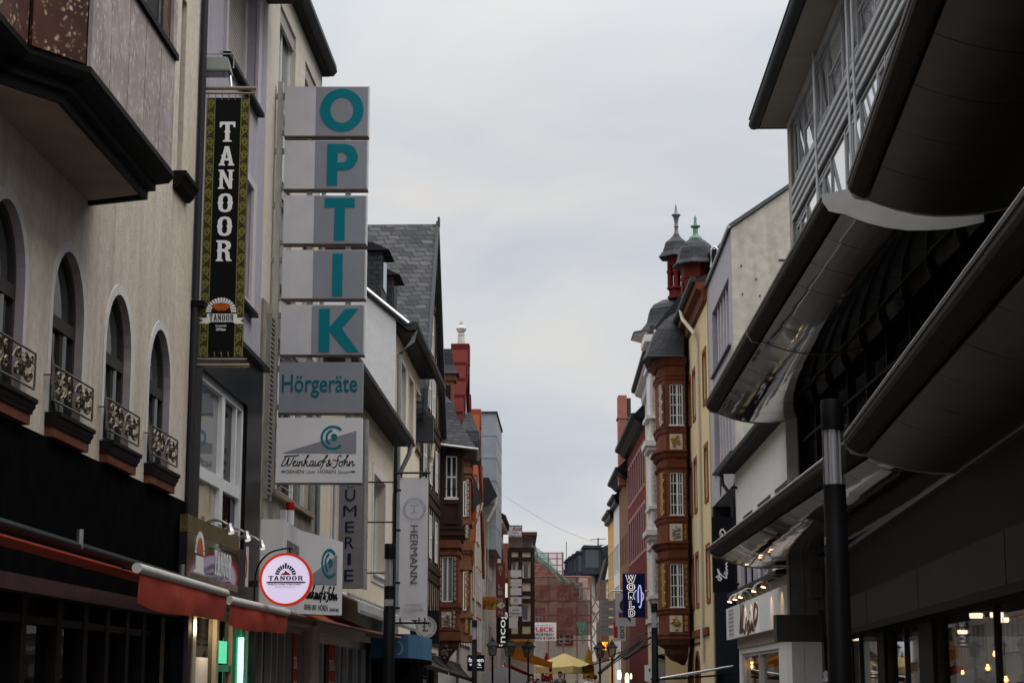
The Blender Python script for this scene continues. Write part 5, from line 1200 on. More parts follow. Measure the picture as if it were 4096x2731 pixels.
# ------------------------------------------------------------------ scaffolded house at the end of the street
def end_of_street():
    Y = 165.0; G = facing(0, Y); X = lambda x, y: atY(x, y, Y)
    r = thing('scaffolded_house', 'pale house at the street end with red window frames behind netting', 'house', (4.0, Y, 0))
    x0, x1 = X(2110, 2400).x, X(2352, 2400).x; zE = X(2200, 2310).z
    wl = [(2237, 2530, 2281, 2570), (2140, 2350, 2162, 2395), (2170, 2350, 2192, 2395), (2240, 2350, 2270, 2395), (2290, 2340, 2320, 2390), (2140, 2440, 2170, 2490), (2240, 2440, 2280, 2490)]
    hs = []
    for q in wl: p0, p1 = X(q[0], q[3]), X(q[2], q[1]); hs.append((p0.x, p1.x, p0.z, p1.z))
    house(r, G, x0, x1, zE, [hole(*h) for h in hs], M('scaffold_house_render', (.50, .44, .38), .9, noise=(3, .2), streak=.2), 10)
    for h in hs: window(r, G, h[0], h[1], h[2], h[3], -.2, WHITEFRAME, PANE, 2, 2, surround=M('faded_red_surround', (.20, .06, .045), .8), sw=.25)
    ap = X(2140, 2170); e = X(2262, 2310)
    m = MB(); m.prism(G, [(x0 - 3, zE), (e.x, zE), (e.x - 2.4, zE + 2.0), (ap.x, ap.z), (x0 - 3, ap.z)], -9, -.4); m.build('roof', M('brown_tile_roof', (.16, .06, .045), .85, noise=(3, .3)), r)
    MB().box(G, x0 - 3, x1 + 3, -.3, 3.6, -8, .05).build('ground_floor', M('pale_ground_floor', (.48, .43, .37), .9, noise=(2, .2)), r)
    # scaffold
    S = thing('scaffold', 'steel scaffold with red and green debris netting over the house at the street end', 'scaffold', (4.0, Y - 1.5, 0))
    d0, d1 = 1.0, 2.2
    TUBE = M('scaffold_tube', (.22, .15, .135), .5, .3)
    m = MB(); xs = [X(x, 2400).x for x in (2131, 2192, 2250, 2305, 2361)]
    zt = X(2300, 2310).z
    for x in xs:
        top = X(2140, 2216).z if x < X(2260, 0).x else zt
        for d in (d0, d1): m.tube([G.pt(x, .3, d), G.pt(x, top, d)], .06, 5)
    for y in (2310, 2355, 2404, 2462, 2490, 2560):
        z = X(2200, y).z
        for d in (d0, d1): m.tube([G.pt(xs[0], z, d), G.pt(xs[-1], z, d)], .05, 5)
    xa = X(2248, 2250).x
    for y in (2217, 2240, 2265, 2290):
        z = X(2200, y).z; m.tube([G.pt(xs[0], z, d1), G.pt(xa, z, d1)], .05, 5)
    m.tube([G.pt(xa, zt, d1), G.pt(xa, X(2248, 2214).z, d1)], .08, 5); m.tube([G.pt(xa - .5, zt, d1), G.pt(xa - .5, X(2248, 2214).z, d1)], .05, 5)
    x4, x5 = xs[-1], X(2395, 2500).x
    for k in range(4): z = 4.2 + k * 1.3; m.tube([G.pt(x4, z, d1), G.pt(x5, z + 1.3, d1)], .05, 5); m.tube([G.pt(x5, z, d1), G.pt(x4, z + 1.3, d1)], .05, 5)
    m.tube([G.pt(x5, .3, d1), G.pt(x5, zt - 3.3, d1)], .06, 5)
    m.build('frame', TUBE, S)
    def net(nm, pts, mat, d):
        n = 10; m = MB()
        rows = []
        (a, b), (c, e_) = pts[0], pts[1]
        for j in range(n + 1):
            L = a.lerp(c, j / n); Rr = b.lerp(e_, j / n)
            rows.append([L.lerp(Rr, i / n) + Vector((0, -d - .10 * math.sin(i * 1.7 + j * .9), 0)) for i in range(n + 1)])
        m.loft(rows, closed=False, cap=False); m.build(nm, mat, S, True)
    NR = net_mat('red_netting', (.12, .038, .03), .80); NG = net_mat('green_netting', (.08, .22, .18), .42); NP = net_mat('pink_netting', (.34, .13, .115), .42)
    net('red_net', [(X(2131, 2408), X(2362, 2408)), (X(2131, 2546), X(2358, 2542))], NR, 2.35)
    net('red_net', [(X(2131, 2310), X(2312, 2310)), (X(2131, 2407), X(2312, 2407))], NR, 2.35)
    net('pink_net', [(X(2313, 2308), X(2362, 2308)), (X(2313, 2407), X(2362, 2407))], NP, 2.35)
    net('pink_net', [(X(2160, 2220), X(2249, 2218)), (X(2132, 2309), X(2254, 2309))], NP, 2.4)
    net('green_net', [(X(2131, 2186), X(2185, 2225)), (X(2131, 2235), X(2240, 2309))], net_mat('green_netting_dense', (.08, .27, .22), .6), 2.6)
    net('green_net', [(X(2131, 2236), X(2240, 2309)), (X(2240, 2330), X(2330, 2350))], NG, 2.6)
    net('green_net', [(X(2290, 2335), X(2330, 2350)), (X(2345, 2440), X(2358, 2450))], NG, 2.62)
    net('green_net', [(X(2300, 2490), X(2345, 2490)), (X(2325, 2575), X(2330, 2580))], net_mat('green_netting_dense', (.08, .27, .22), .6), 2.62)
    # white boards and tarpaulin at its right end
    m = MB(); a, b = X(2363, 2490), X(2393, 2404); m.box(G, a.x, b.x, a.z, b.z, 1.2, 1.5); m.box(G, a.x, b.x, (a.z + b.z) / 2 - .1, (a.z + b.z) / 2 + .02, 1.2, 1.56); m.build('white_sheeting', SIGNWHITE, S)
    Y2 = Y - 3.2; G2 = facing(0, Y2); a, b = atY(2122, 2561, Y2), atY(2225, 2488, Y2)
    t = thing('scaffold_company_banner', 'white banner with red and black lettering FLECK hung on the scaffold', 'banner', (a.x, Y2, a.z))
    m = MB(); m.loft([[Vector((a.x + (b.x - a.x) * k / 6, Y2 + .05 * math.sin(k * 1.4) + o, z)) for k, o in [(i, 0) for i in range(7)] + [(i, .02) for i in range(6, -1, -1)]] for z in (a.z, b.z)]); m.build('cloth', SIGNWHITE, t)
    w, h = b.x - a.x, b.z - a.z
    m = MB(); m.text(G2, 'FLECK', a.x + w * .08, b.x - w * .08, a.z + h * .50, a.z + h * .74, .08, .02, bold=.02); m.box(G2, a.x + w * .5, a.x + w * .56, a.z + h * .09, a.z + h * .2, .08, .1); m.build('red_lettering', M('banner_red', (.42, .012, .015), .6), t)
    m = MB(); m.text(G2, 'GERÜSTBAU', a.x + w * .0 + .05, b.x - w * .1, a.z + h * .28, a.z + h * .44, .08, .02, bold=.02); m.text(G2, 'KOBLENZ', a.x + .05, a.x + w * .46, a.z + h * .09, a.z + h * .2, .08, .02, bold=.02); m.text(G2, '9 88 85 85', a.x + w * .6, b.x - w * .05, a.z + h * .09, a.z + h * .2, .08, .02, bold=.02); m.build('lettering', BLACKINK, t)
    m = MB()
    for k in range(5): m.box(G2, a.x + w * (.15 + .15 * k), a.x + w * (.16 + .15 * k), a.z + h * .74, b.z - .1, .08, .09)
    m.box(G2, a.x + w * .1, b.x - w * .1, a.z + h * .84, a.z + h * .86, .08, .09); m.build('grid_print', M('grey_grid', (.35, .35, .36), .6), t)
    # houses behind: dark slate mansard with dormers
    Y = 205.0; G = facing(0, Y); X = lambda x, y: atY(x, y, Y)
    r = thing('slate_roofed_house', 'dark slate-roofed building with a row of dormers beyond the scaffold', 'house', (14, Y, 0))
    a = X(2258, 2295); b = X(2330, 2192); c = X(2372, 2202); d = X(2450, 2170); e = X(2450, 2480)
    mid = X(2355, 2270)
    m = MB(); m.box(G, a.x + .3, X(2460, 0).x, -.3, X(2300, 2300).z, -8, -.2); m.build('wall', CREAM, r)
    m = MB(); m.prism(G, [(a.x - .4, X(0, 2300).z), (a.x, a.z + .6), (X(2262, 0).x, X(0, 2245).z), (b.x, X(0, 2215).z), (c.x, c.z), (d.x, d.z), (d.x + 2, e.z), (X(2363, 0).x, X(0, 2440).z), (X(2361, 0).x, X(0, 2296).z), (mid.x, X(0, 2268).z)], -7, 0)
    m.build('roof', M('far_slate', (.035, .038, .045), .55, noise=(1.5, .35)), r)
    m = MB(); p, q = X(2318, 2312), X(2362, 2294); m.prism(G, [(p.x - 2, p.z), (q.x, p.z), (q.x, q.z + .2), (p.x, q.z - .3)], -5, .1); m.build('pale_cornice', WHITEREND, r)
    for k, (x, y) in enumerate(((2263, 2247), (2275, 2236), (2289, 2227), (2305, 2216), (2332, 2194))):
        p = X(x, y); wd = 1.0 + k * .22; m = MB(); dq = .3 * k; m.box(G, p.x - .1, p.x + wd, p.z - 1.9 - k * .25, p.z, -2, .5 + dq); m.prism(G, [(p.x - .25, p.z - .02), (p.x + wd + .2, p.z - .02), (p.x + wd + .1, p.z + .22), (p.x, p.z + .3)], -2.2, .65 + dq); dm = m.build('dormer', MATS['far_slate'], r)
        MB().box(G, p.x + .18, p.x + wd - .25, p.z - 1.4 - k * .2, p.z - .25, .49 + dq, .53 + dq).build('dormer_window', M('dim_dormer_glass', (.07, .08, .09), .4), dm)
    m = MB(); p, q = X(2265, 2240), X(2266, 2165); m.tube([p, q], .04, 4); p, q = X(2392, 2190), X(2393, 2150); m.tube([p, q], .07, 4)
    for z, hw in ((q.z - .2, .9), (q.z - .9, .6), (q.z - 1.5, .4)): m.tube([Vector((q.x - hw, Y, z)), Vector((q.x + hw, Y, z + .1))], .04, 4)
    m.build('roof_aerial', DARKMET, r)
    # small steep-gabled house in front of it
    Y = 172.0; G = facing(0, Y); X = lambda x, y: atY(x, y, Y)
    r = thing('steep_gabled_house', 'small steep-gabled house with a white triangular gable beside the yellow house', 'house', (8.5, Y, 0))
    ap = X(2427, 2225); l, rr_ = X(2412, 2320), X(2452, 2320)
    hs = [(X(2424, 2392).x, X(2437, 2392).x, X(0, 2392).z, X(0, 2325).z)]
    house(r, G, l.x - .3, X(2470, 0).x, X(0, 2318).z, [hole(*hs[0])], M('far_brown_wall', (.13, .075, .055), .85, noise=(3, .3)), 8)
    window(r, G, *hs[0], -.15, WHITEFRAME, PANE, 2, 3)
    m = MB(); m.prism(G, [(l.x - .2, l.z + .1), (rr_.x + 1.5, l.z + .1), (rr_.x + 1.5, ap.z), (ap.x, ap.z)], -7, -.2); m.build('roof', DARKROOF, r)
    a, b, c = X(2421, 2318), X(2440, 2312), X(2433, 2258); MB().prism(G, [(a.x, a.z), (b.x, b.z), (c.x, c.z)], -.1, .05).build('gable', WHITEREND, r)
end_of_street()
# ------------------------------------------------------------------ right side: dark shop building with metal canopies
DARKCLAD = M('dark_vertical_cladding', (.014, .013, .011), .6, noise=(3, .2), planks=(1.7, 'X', .03))
DARKSIGN = M('dark_fascia_board', (.016, .0155, .0135), .55, noise=(2, .2))
ALU = M('aluminium_cladding', (.48, .49, .50), .45, .3, noise=(2, .12))
ALUSLAT = M('aluminium_slat', (.34, .345, .35), .5, .1, noise=(2, .1))
BRONZE = M('bronze_gutter', (.030, .022, .016), .6, .0, noise=(4, .4))
POLISHED = M('polished_steel', (.20, .175, .145), .36, .85, noise=(1.2, .15))
MIRROR = M('mirror_steel', (.40, .38, .36), .05, .97, noise=(1.2, .1))
ENDCAP = M('endcap_grey', (.50, .49, .47), .55, .1, noise=(2, .15))
CONCRETE = M('beige_concrete', (.52, .48, .41), .9, noise=(3, .2), streak=.4, bump=(40, .3))
GREYLILAC = M('grey_lilac_render', (.36, .34, .36), .9, noise=(4, .12), streak=.25)

F1 = Frame((8.73, 50), (5.56, 8))
OFF = Frame((8.2, 51.5), (7.2, 9))
def dark_building():
    root = thing('dark_office_building', 'large office building with dark glazed shop floor and strip windows above polished metal canopies', 'office building', (8.2, 30, 0))
    F = F1; L = 42.1
    # shop windows (openings), fascia, planked band, glazing band between canopies
    zb, zt = 2.85, 3.55
    bays = [(.6, 9.2), (10.4, 15.6), (17.3, 29.5), (30.5, 41.5)]
    m = MB(); m.plate(F, rectpts(0, L, -.3, 5.2), [hole(a, b, .25, 2.8) for a, b in bays], -.4, 0)
    m.box(F, 0, L, 3.0, 5.2, -9, -.42); m.box(F, 0, L, -.3, 3.0, -9, -6.5)
    m.build('wall', DARKCLAD, root)
    m = MB(); m.box(F, -.05, L, 2.72, 2.84, -.1, .42); m.build('fascia_soffit', BLACKWOOD, root)
    edges = [0, 11.0, 18.6, 26.5, 34.5, L]
    for a, b in zip(edges, edges[1:]): MB().box(F, a + .03, b - .03, zb, zt, -.05, .40).build('fascia_panel', DARKSIGN, root)
    MB().box(F, 0, L, 4.86, 4.96, -.02, .12).build('ledge', STEEL, root)
    GALPANE = glass_mat('gallery_pane', (.010, .011, .011), .0, .05, .05, .22)
    GA = Frame((8.36, 53.4), (8.2, 8))     # glazed gallery wall between the two rows of canopies
    m = MB(); m.plate(GA, rectpts(0, 45, 5.0, 9.98), [hole(.5, 44, 5.7, 9.6)], -.35, 0); m.box(GA, 0, 45, 5.0, 9.98, -1.0, -.36); m.build('gallery_wall', DARKSIGN, root)
    MB().box(GA, -.02, .42, 5.21, 9.89, -.9, .04).build('gallery_pilaster', M('stone_pilaster', (.30, .26, .22), .8, noise=(4, .3), streak=.4), root)
    m = MB(); m.ring(GA, rectpts(.6, 43.9, 5.8, 9.5), rectpts(.5, 44, 5.7, 9.6), -.25, -.1)
    for k in range(1, 16): s = .5 + k * 2.5; m.box(GA, s - .06, s + .06, 5.8, 9.5, -.24, -.09)
    m.box(GA, .6, 43.9, 8.5, 8.58, -.23, -.08)
    w = m.build('gallery_window', POSTBLACK, root); MB().box(GA, .55, 43.95, 5.75, 9.55, -.22, -.2).build('pane', GALPANE, w)
    clear = clear_mat('shop_glass', .03, (.85, .86, .85))
    for i, (a, b) in enumerate(bays):
        m = MB(); m.ring(F, rectpts(a + .07, b - .07, .32, 2.73), rectpts(a, b, .25, 2.8), -.2, -.08)
        for s in ([a + (b - a) * .5] if i != 2 else [a + (b - a) * .45]): m.box(F, s - .035, s + .035, .32, 2.73, -.19, -.09)
        w = m.build('shop_window', DARKFRAME, root)
        MB().box(F, a + .03, b - .03, .28, 2.77, -.16, -.145).build('pane', clear, w)
    # shop interior: floor, ceiling, back wall and a shelf; ceiling spots and pendant bulbs
    m = MB(); m.box(F, .2, L, 2.86, 2.98, -6.4, -.45); m.box(F, .2, L, -.2, .2, -6.4, -.45); m.box(F, .2, L, .2, 2.86, -6.45, -6.3)
    m.build('shop_interior', M('shop_interior', (.10, .075, .055), .8, noise=(1.5, .4)), root)
    m = MB(); rng = random.Random(4)
    for k in range(46):
        s = rng.uniform(1, 41); d = rng.uniform(-5.8, -1.0); h = rng.uniform(.3, 1.5); m.box(F, s, s + rng.uniform(.3, 1.3), .2, .2 + h, d - .4, d)
    m.build('shelving', M('shop_shelving', (.15, .08, .05), .7, noise=(2, .6)), root)
    WARM = M('warm_bulb', (1, .8, .5), .5, emit=((1, .52, .18), 9.0)); COOL = M('ceiling_spot', (1, .9, .8), .5, emit=((1, .80, .58), 4.5))
    for x, y, d in ((3905, 2482, -.9), (3987, 2470, -1.2), (4012, 2515, -1.8), (3420, 2571, -.6), (3850, 2540, -2.4)):
        s, z = F.px(x, y, d); m = MB(); m.lathe(F.pt(s, 2.80, d), [(.11, -.03), (.12, 0), (.12, .06)], 14); c = m.build('ceiling_spot', COOL, root)
    for x, y, d, r in ((3979, 2616, -1.6, .07), (3951, 2671, -1.9, .085), (4024, 2718, -1.6, .075), (3850, 2690, -2.6, .07)):
        s, z = F.px(x, y, d); c = F.pt(s, z, d); m = MB(); r *= .6; m.lathe(c, [(.0, -r), (r * .7, -r * .7), (r, 0), (r * .7, r * .7), (.025, r * 1.2), (.025, r * 1.7)], 12); b = m.build('pendant_bulb', WARM, root, True)
        m = MB(); m.tube([c + Vector((0, 0, r * 1.7)), F.pt(s, 2.86, d)], .008, 5); m.build('cable', POSTBLACK, b)
    shop_light('shop_ceiling_light', F.pt(22, 2.5, -3.2), 30, (1, .68, .38), .2); shop_light('shop_ceiling_light', F.pt(33, 2.5, -3.2), 30, (1, .68, .38), .2)
    # return wall at the far end with its own fascia, turned to the camera
    G = facing(0, 49.2); a, b = atY(3108, 2560, 49.2), atY(3300, 2480, 49.2)
    MB().box(G, a.x, b.x + .6, 2.72, 3.42, -.6, 0).build('return_fascia', M('brown_grey_fascia', (.085, .078, .066), .6, noise=(2, .15)), root)
    p = atY(3158, 2400, 49.9); G = facing(0, 49.9)
    MB().box(G, p.x, 9.2, 3.4, 5.6, -.4, 0).build('planked_return', M('pale_plank_cladding', (.26, .24, .225), .7, noise=(3, .15), planks=(2.6, 'X', .05)), root)
    a, b = atY(3245, 2390, 49.7), atY(3290, 2270, 49.7); MB().box(facing(0, 49.7), a.x, b.x, a.z, b.z, -.3, 0).build('vent_box', M('vent_brown', (.17, .15, .13), .6), root)
    MB().box(G, p.x + .9, 9.2, -.3, 2.72, -.4, 0).build('shop_pier', M('dark_brown_pier', (.05, .04, .032), .6, noise=(3, .3), planks=(1.9, 'X', .06)), root)
    # ---- office storeys set back above
    O = OFF; LO = 42.0
    p = lambda x, y: O.px(2900 + x * .574, y * .574)
    zt1 = p(482, 745)[1]; zs1 = p(502, 1255)[1]; zt2 = p(512, 1535)[1]
    ztop = 17.75
    r1 = (zs1, min(zt1, ztop - .12)); r2 = (max(zt2 - 3.0, 11.2), zt2)
    sA = p(485, 1000)[0]
    wall = MB(); wall.plate(O, rectpts(-.3, LO, 10.05, ztop), [hole(sA, 41, *r1), hole(sA, 41, *r2)], -.4, 0); wall.box(O, -.3, LO, 10.05, ztop, -9, -.42); wall.build('office_wall', M('dark_office_wall', (.05, .05, .05), .6), root)
    MB().box(O, -.32, sA - .12, 9.99, ztop + .02, -9.01, .1).build('corner_pilaster', M('stone_pilaster', (.30, .26, .22), .8, noise=(4, .3), streak=.4), root)
    for (z0, z1) in (r1, r2):
        m = MB(); m.ring(O, rectpts(sA + .05, 40.95, z0 + .06, z1 - .06), rectpts(sA, 41, z0, z1), -.05, .03)
        k = 0; s = sA
        seq = (.9, 1.35, .35 + 1.9)
        while s < 40:
            s += seq[k % 3]
            wd = .05 if k % 3 != 2 else .10
            m.box(O, s - wd, s + wd, z0 + .06, z1 - .06, -.04, .032)
            if k % 3 == 2: m.box(O, s - seq[2] + .1, s - .1, z0 + (z1 - z0) * .46, z0 + (z1 - z0) * .50, -.03, .02)
            else: m.ring(O, rectpts(s - seq[k % 3] + .16, s - .14, z0 + .2, z1 - .2), rectpts(s - seq[k % 3] + .06, s - .05, z0 + .1, z1 - .1), -.03, .022)
            k += 1
        w = m.build('strip_window', M('mid_grey_window_frame', (.24, .24, .25), .45), root)
        MB().box(O, sA + .02, 40.98, z0 + .03, z1 - .03, -.02, -.005).shear(O, z1, .10).build('pane', PANEBRIGHT, w)  # pane leaned so that it mirrors open sky instead of the soffit
    # spandrels of projecting aluminium slats
    for (z0, z1) in ((zt2 + .06, zs1 - .05), (10.1, max(10.6, r2[0] - .05))):
        m = MB(); n = 4; h = (z1 - z0) / n
        for k in range(n):
            z = z0 + h * k; m.sweep(O, [(.0, z + h * .12), (.10, z + h * .05), (.12, z + h * .12), (.12, z + h * .55), (.0, z + h * .95)], sA - .1, 41)
        m.build('slat_spandrel', ALUSLAT, root)
    m = MB()
    for x in (690, 940, 980):
        s = p(x, 900)[0]; m.tube([O.pt(s, 10.1, .22), O.pt(s, ztop, .22)], .035, 6)
    m.build('facade_rail', ALU, root)
    # eaves: soffit, gutter, roof
    e = .98
    MB().sweep(O, [(-9, ztop + .02), (e - .1, ztop + .02), (e - .1, ztop + .12), (-9, ztop + .12)], -.5, LO).build('eave_soffit', M('soffit_beige', (.30, .265, .225), .85, noise=(2, .1)), root)
    MB().sweep(O, [(.02, ztop - .16), (.12, ztop - .16), (.12, ztop + .018), (.02, ztop + .018)], -.2, LO).build('eave_rail', ALU, root)
    gp = [(e + .05 + .17 * math.cos(R(a)), ztop + .16 + .17 * math.sin(R(a))) for a in range(180, 361, 20)] + [(e + .2, ztop + .22), (e - .13, ztop + .22)]
    MB().sweep(O, gp, -.62, LO).build('gutter', GUTTER, root)
    m = MB(); m.box(O, -.66, -.48, ztop + .02, ztop + .24, -2.5, e + .16); m.build('gutter_end', GUTTER, root)
    MB().sweep(O, [(e + .22, ztop + .30), (-6, ztop + 4.2), (-9, ztop + 4.2), (-9, ztop + .14), (e + .1, ztop + .24)], -.6, LO).build('roof', SLATEF, root)
dark_building()

def canopy(label, p_far, p_near, z, depth, cap_near, cap_far, seg=1.95, mirror=POLISHED, nm='metal_canopy', split=None):
    a, b = Vector((p_far[0], p_far[1], z)), Vector((p_near[0], p_near[1], z))
    dr = (b - a); L = dr.length; dr.normalize(); inw = Vector((-dr.y, dr.x, 0))       # inwards, towards the facade
    if inw.x < 0: inw = -inw
    t = thing(nm, label, 'canopy', a.lerp(b, .5), 'curved metal canopies')
    P = lambda s, w, dz: a + dr * s + inw * w + Vector((0, 0, dz))
    gut = [(.03, .09), (.0, .06), (.0, .0), (.025, -.05), (.12, -.115), (.22, -.165), (.27, -.175), (.27, .09)]
    m = MB(); m.loft([[P(0, w, dz) for w, dz in gut], [P(L, w, dz) for w, dz in gut]]); m.build('gutter', BRONZE, t)
    m = MB(); m.tube([P(-.01, .0, .10), P(L + .01, .0, .10)], .035, 6); m.build('gutter_lip', STEEL, t)
    und = [(.32, -.19), (.5, -.27), (.75, -.36), (1.05, -.44), (1.4, -.49), (1.75, -.49), (2.1, -.47), (2.4, -.42), (depth, -.35)] if depth > 2.2 else [(.32, -.19), (.5, -.27), (.8, -.36), (1.15, -.41), (1.5, -.41), (depth, -.36)]
    m = MB(); s = 0; rng = random.Random(int(L * 10) + int(z)); k = 0
    while s < L - .05:
        e = min(s + seg, L); wob = [rng.uniform(-.004, .004) for _ in und]
        n = 4
        rows = [[P(s + .012 + (e - s - .024) * q / n, w, dz - .003 * math.sin(PI * q / n) + wob[i]) for i, (w, dz) in enumerate(und)] for q in range(n + 1)]
        m.loft(rows, closed=False, cap=False); s = e; k += 1
    m.build('underside_panels', mirror, t, True)
    m = MB(); m.loft([[P(0, w, dz + .03) for w, dz in und] , [P(L, w, dz + .03) for w, dz in und]], closed=False, cap=False); m.build('underside_backing', POSTBLACK, t)
    top = [(.05, .13), (.7, .30), (1.4, .38), (depth, .40), (depth, .34), (1.4, .32), (.7, .24), (.05, .08)]
    m = MB(); m.loft([[P(0, w, dz) for w, dz in top], [P(L, w, dz) for w, dz in top]]); m.build('top_sheet', BRONZE, t)
    prof = [(.0, .12), (-.01, 0), (.1, -.17), (.26, -.21)] + [(w, dz - .02) for w, dz in und] + [(depth, .38), (1.4, .36), (.7, .28)]
    for s, on in ((L, cap_near), (0, cap_far)):
        if on:
            o = .03 if s else -.03
            m = MB(); m.loft([[P(s, w, dz) for w, dz in prof], [P(s + o, w, dz) for w, dz in prof]]); m.build('end_cap', ENDCAP, t)
    if split:
        m = MB(); pr = [(w, dz - .015) for w, dz in [(-.02, .13), (-.03, 0), (.09, -.19), (.26, -.225)] + und]
        m.loft([[P(split - .05, w, dz) for w, dz in pr], [P(split + .05, w, dz) for w, dz in pr]], closed=False, cap=False); m.build('joint_rib', M('joint_brass', (.34, .29, .22), .4, .4), t)
    return t
canopy('nearest upper curved canopy with dark brown gutter, cut by the top right corner', (5.51, 29.0), (3.3, 4.0), 9.58, 2.7, False, True)
canopy('farther upper curved canopy of mirror-polished panels with a brass joint rib', (5.71, 53.2), (5.26, 30.0), 9.62, 2.7, True, True, split=11.4, mirror=MIRROR)
canopy('nearest lower curved canopy, dark, ending behind the right lamp column', (5.31, 29.0), (3.3, 4.0), 5.38, 2.3, False, True)
canopy('farther lower curved canopy, mirror-polished, its tip above the white script sign', (5.72, 53.3), (5.48, 29.2), 5.40, 2.3, False, True, mirror=MIRROR)

# ------------------------------------------------------------------ shop with white script sign
F2 = Frame((8.28, 69), (8.0, 53))
def script_shop():
    F = F2; L = 16.0
    root = thing('script_sign_shop', 'plain pale two-storey shop with long zinc gutter between canopies and beige gable', 'shop', F.pt(9, 0))
    s_l = F.px(2937, 1750)[0]; zg = F.px(2896, 1882, .5)[1]
    tops = [F.px(2981, 2052), F.px(3054, 1997), F.px(3125, 1935)]
    rights = [F.px(3009, 2030)[0], F.px(3082, 1970)[0], F.px(3155, 1915)[0]]
    lefts = [F.px(2970, 2060)[0], F.px(3028, 2010)[0], F.px(3097, 1955)[0]]
    ws0, ws1 = max(F.px(2938, 2690)[0], 2.5), F.px(3116, 2650)[0]; wt = (F.px(2942, 2631)[1] + F.px(3112, 2602)[1]) / 2 + .1
    wz = tops[1][1]; wins = [(max(l, s_l + .2), r, wz - 2.6, wz) for l, r in zip(lefts, rights)]
    m = MB(); m.plate(F, rectpts(s_l, L, -.3, zg), [hole(*w) for w in wins] + [hole(ws0, ws1, .3, wt)], -.35, 0); m.box(F, s_l, L, wt + .15, zg, -9, -.36); m.box(F, s_l, ws0 - .25, -.3, wt + .15, -9, -.36); m.box(F, ws1 + .25, L, -.3, wt + .15, -9, -.36); m.box(F, ws0 - .25, ws1 + .25, -.3, wt + .15, -9, -4.3); m.build('wall', WHITEREND, root)
    for w in wins:
        wn = window(root, F, *w, -.12, GREYFRAME, NETPANE, 1, 1)
    MB().sweep(F, [(-9, zg + 3.4), (-5, zg + 3.6), (.45, zg + .14), (.45, zg), (-9, zg)], s_l - .1, L).build('roof', DARKROOF, root)
    gp = [(.48 + .13 * math.cos(R(a)), zg + .12 + .13 * math.sin(R(a))) for a in range(180, 361, 20)]
    MB().sweep(F, gp + [(.61, zg + .2), (.35, zg + .2)], s_l - .9, L).build('gutter', GUTTER, root)
    m = MB(); m.tube([F.pt(s_l - .4, zg, .45), F.pt(s_l - .4, zg - .35, .42), F.pt(s_l + .05, zg - .9, .12), F.pt(s_l + .05, 3.2, .1)], .07, 8); m.build('downpipe', GUTTER, root, True)
    # striped shutters of the storey under the canopy and dark ledge
    za, zb_ = F.px(2920, 2378, .3)[1], F.px(3155, 2262, .3)[1]; zl = (za + zb_) / 2
    m = MB(); m.sweep(F, [(-.02, zl - .07), (.4, zl - .1), (.4, zl + .03), (-.02, zl + .1)], s_l, L); m.build('ledge', GUTTER, root)
    for k, s in enumerate((s_l + 1.6, s_l + 3.6, s_l + 5.5)): MB().box(F, s, s + 1.0, zl + .1, zl + 1.9, .0, .04).build('shutter', M('lilac_shutter', (.33, .32, .35), .7), root)
    MB().box(F, s_l + .1, L, wt + .2, zl - .08, .0, .06).build('plaster_band', M('brownish_plaster', (.40, .34, .29), .85, noise=(2, .15)), root)
    m = MB(); m.ring(F, rectpts(ws0 + .15, ws1 - .15, .42, wt - .1), rectpts(ws0, ws1, .3, wt), -.2, -.05); 
    for s in (F.px(3031, 2680)[0], F.px(3037, 2680)[0]): m.box(F, s - .05, s + .05, .42, wt - .1, -.19, -.04)
    w = m.build('shop_window', M('pale_shop_frame', (.45, .42, .40), .5, noise=(4, .1)), root); MB().box(F, ws0 + .05, ws1 - .05, .35, wt - .05, -.16, -.145).build('pane', clear_mat('script_shop_glass', .0, (.9, .88, .85)), w)
    m = MB(); m.box(F, ws0, ws1, .1, wt + .05, -4.2, -4.0); m.box(F, ws0, ws1, wt + .02, wt + .1, -4.2, -.36); m.build('shop_interior', M('amber_interior', (.22, .12, .07), .8, noise=(1.2, .5)), root)
    m = MB(); m.box(F, ws0, ws1, .0, .28, -4.2, -.36); m.box(F, ws0 - .2, ws0, .1, wt, -4.2, -.36); m.box(F, ws1, ws1 + .2, .1, wt, -4.2, -.36); m.build('interior_side', MATS['amber_interior'], root)
    m = MB(); p0 = F.pt(ws0 + .6, 1.3, -.3); p1 = F.pt(ws0 + 3.6, 2.1, -.3); m.tube([p0, p1], .10, 6); m.build('red_ribbon', M('red_ribbon', (.40, .03, .03), .6), root)
    MB().box(F, F.px(3040, 2680)[0], F.px(3059, 2680)[0], 1.85, 2.25, -.3, -.28).build('paper_notice', WHITEINK, root)
    m = MB()
    for x, y in ((2951, 2655), (2969, 2654), (2951, 2667), (2969, 2666), (2999, 2668)):
        s, z = F.px(x, y, -.32); m.lathe(F.pt(max(s, ws0 + .3), z, -.32), [(.0, -.06), (.055, 0), (.0, .06)], 8)
    m.build('warm_lamps', M('amber_lamp', (1, .8, .5), .5, emit=((1, .55, .22), 10.0)), root)
    shop_light('script_shop_light', F.pt((ws0 + ws1) / 2, 2.3, -2.0), 25, (1, .6, .3), .15)
    # the signboard
    d = .30
    a, b = F.px(2907, 2562, d), F.px(3158, 2336, d); c = F.px(2907, 2430, d)
    zlo, zhi = F.px(2985, 2535, d)[1], c[1]
    zlo = (a[1] + F.px(3103, 2507, d)[1]) / 2; zhi = (c[1] + b[1]) / 2
    s0, s1 = a[0], b[0]
    t = thing('script_signboard', 'white signboard with brown brush script lit by five goose-neck lamps', 'sign', F.pt((s0 + s1) / 2, zlo, d))
    MB().box(F, s0, s1, zlo, zhi, .06, d).build('board', SIGNWHITE, t)
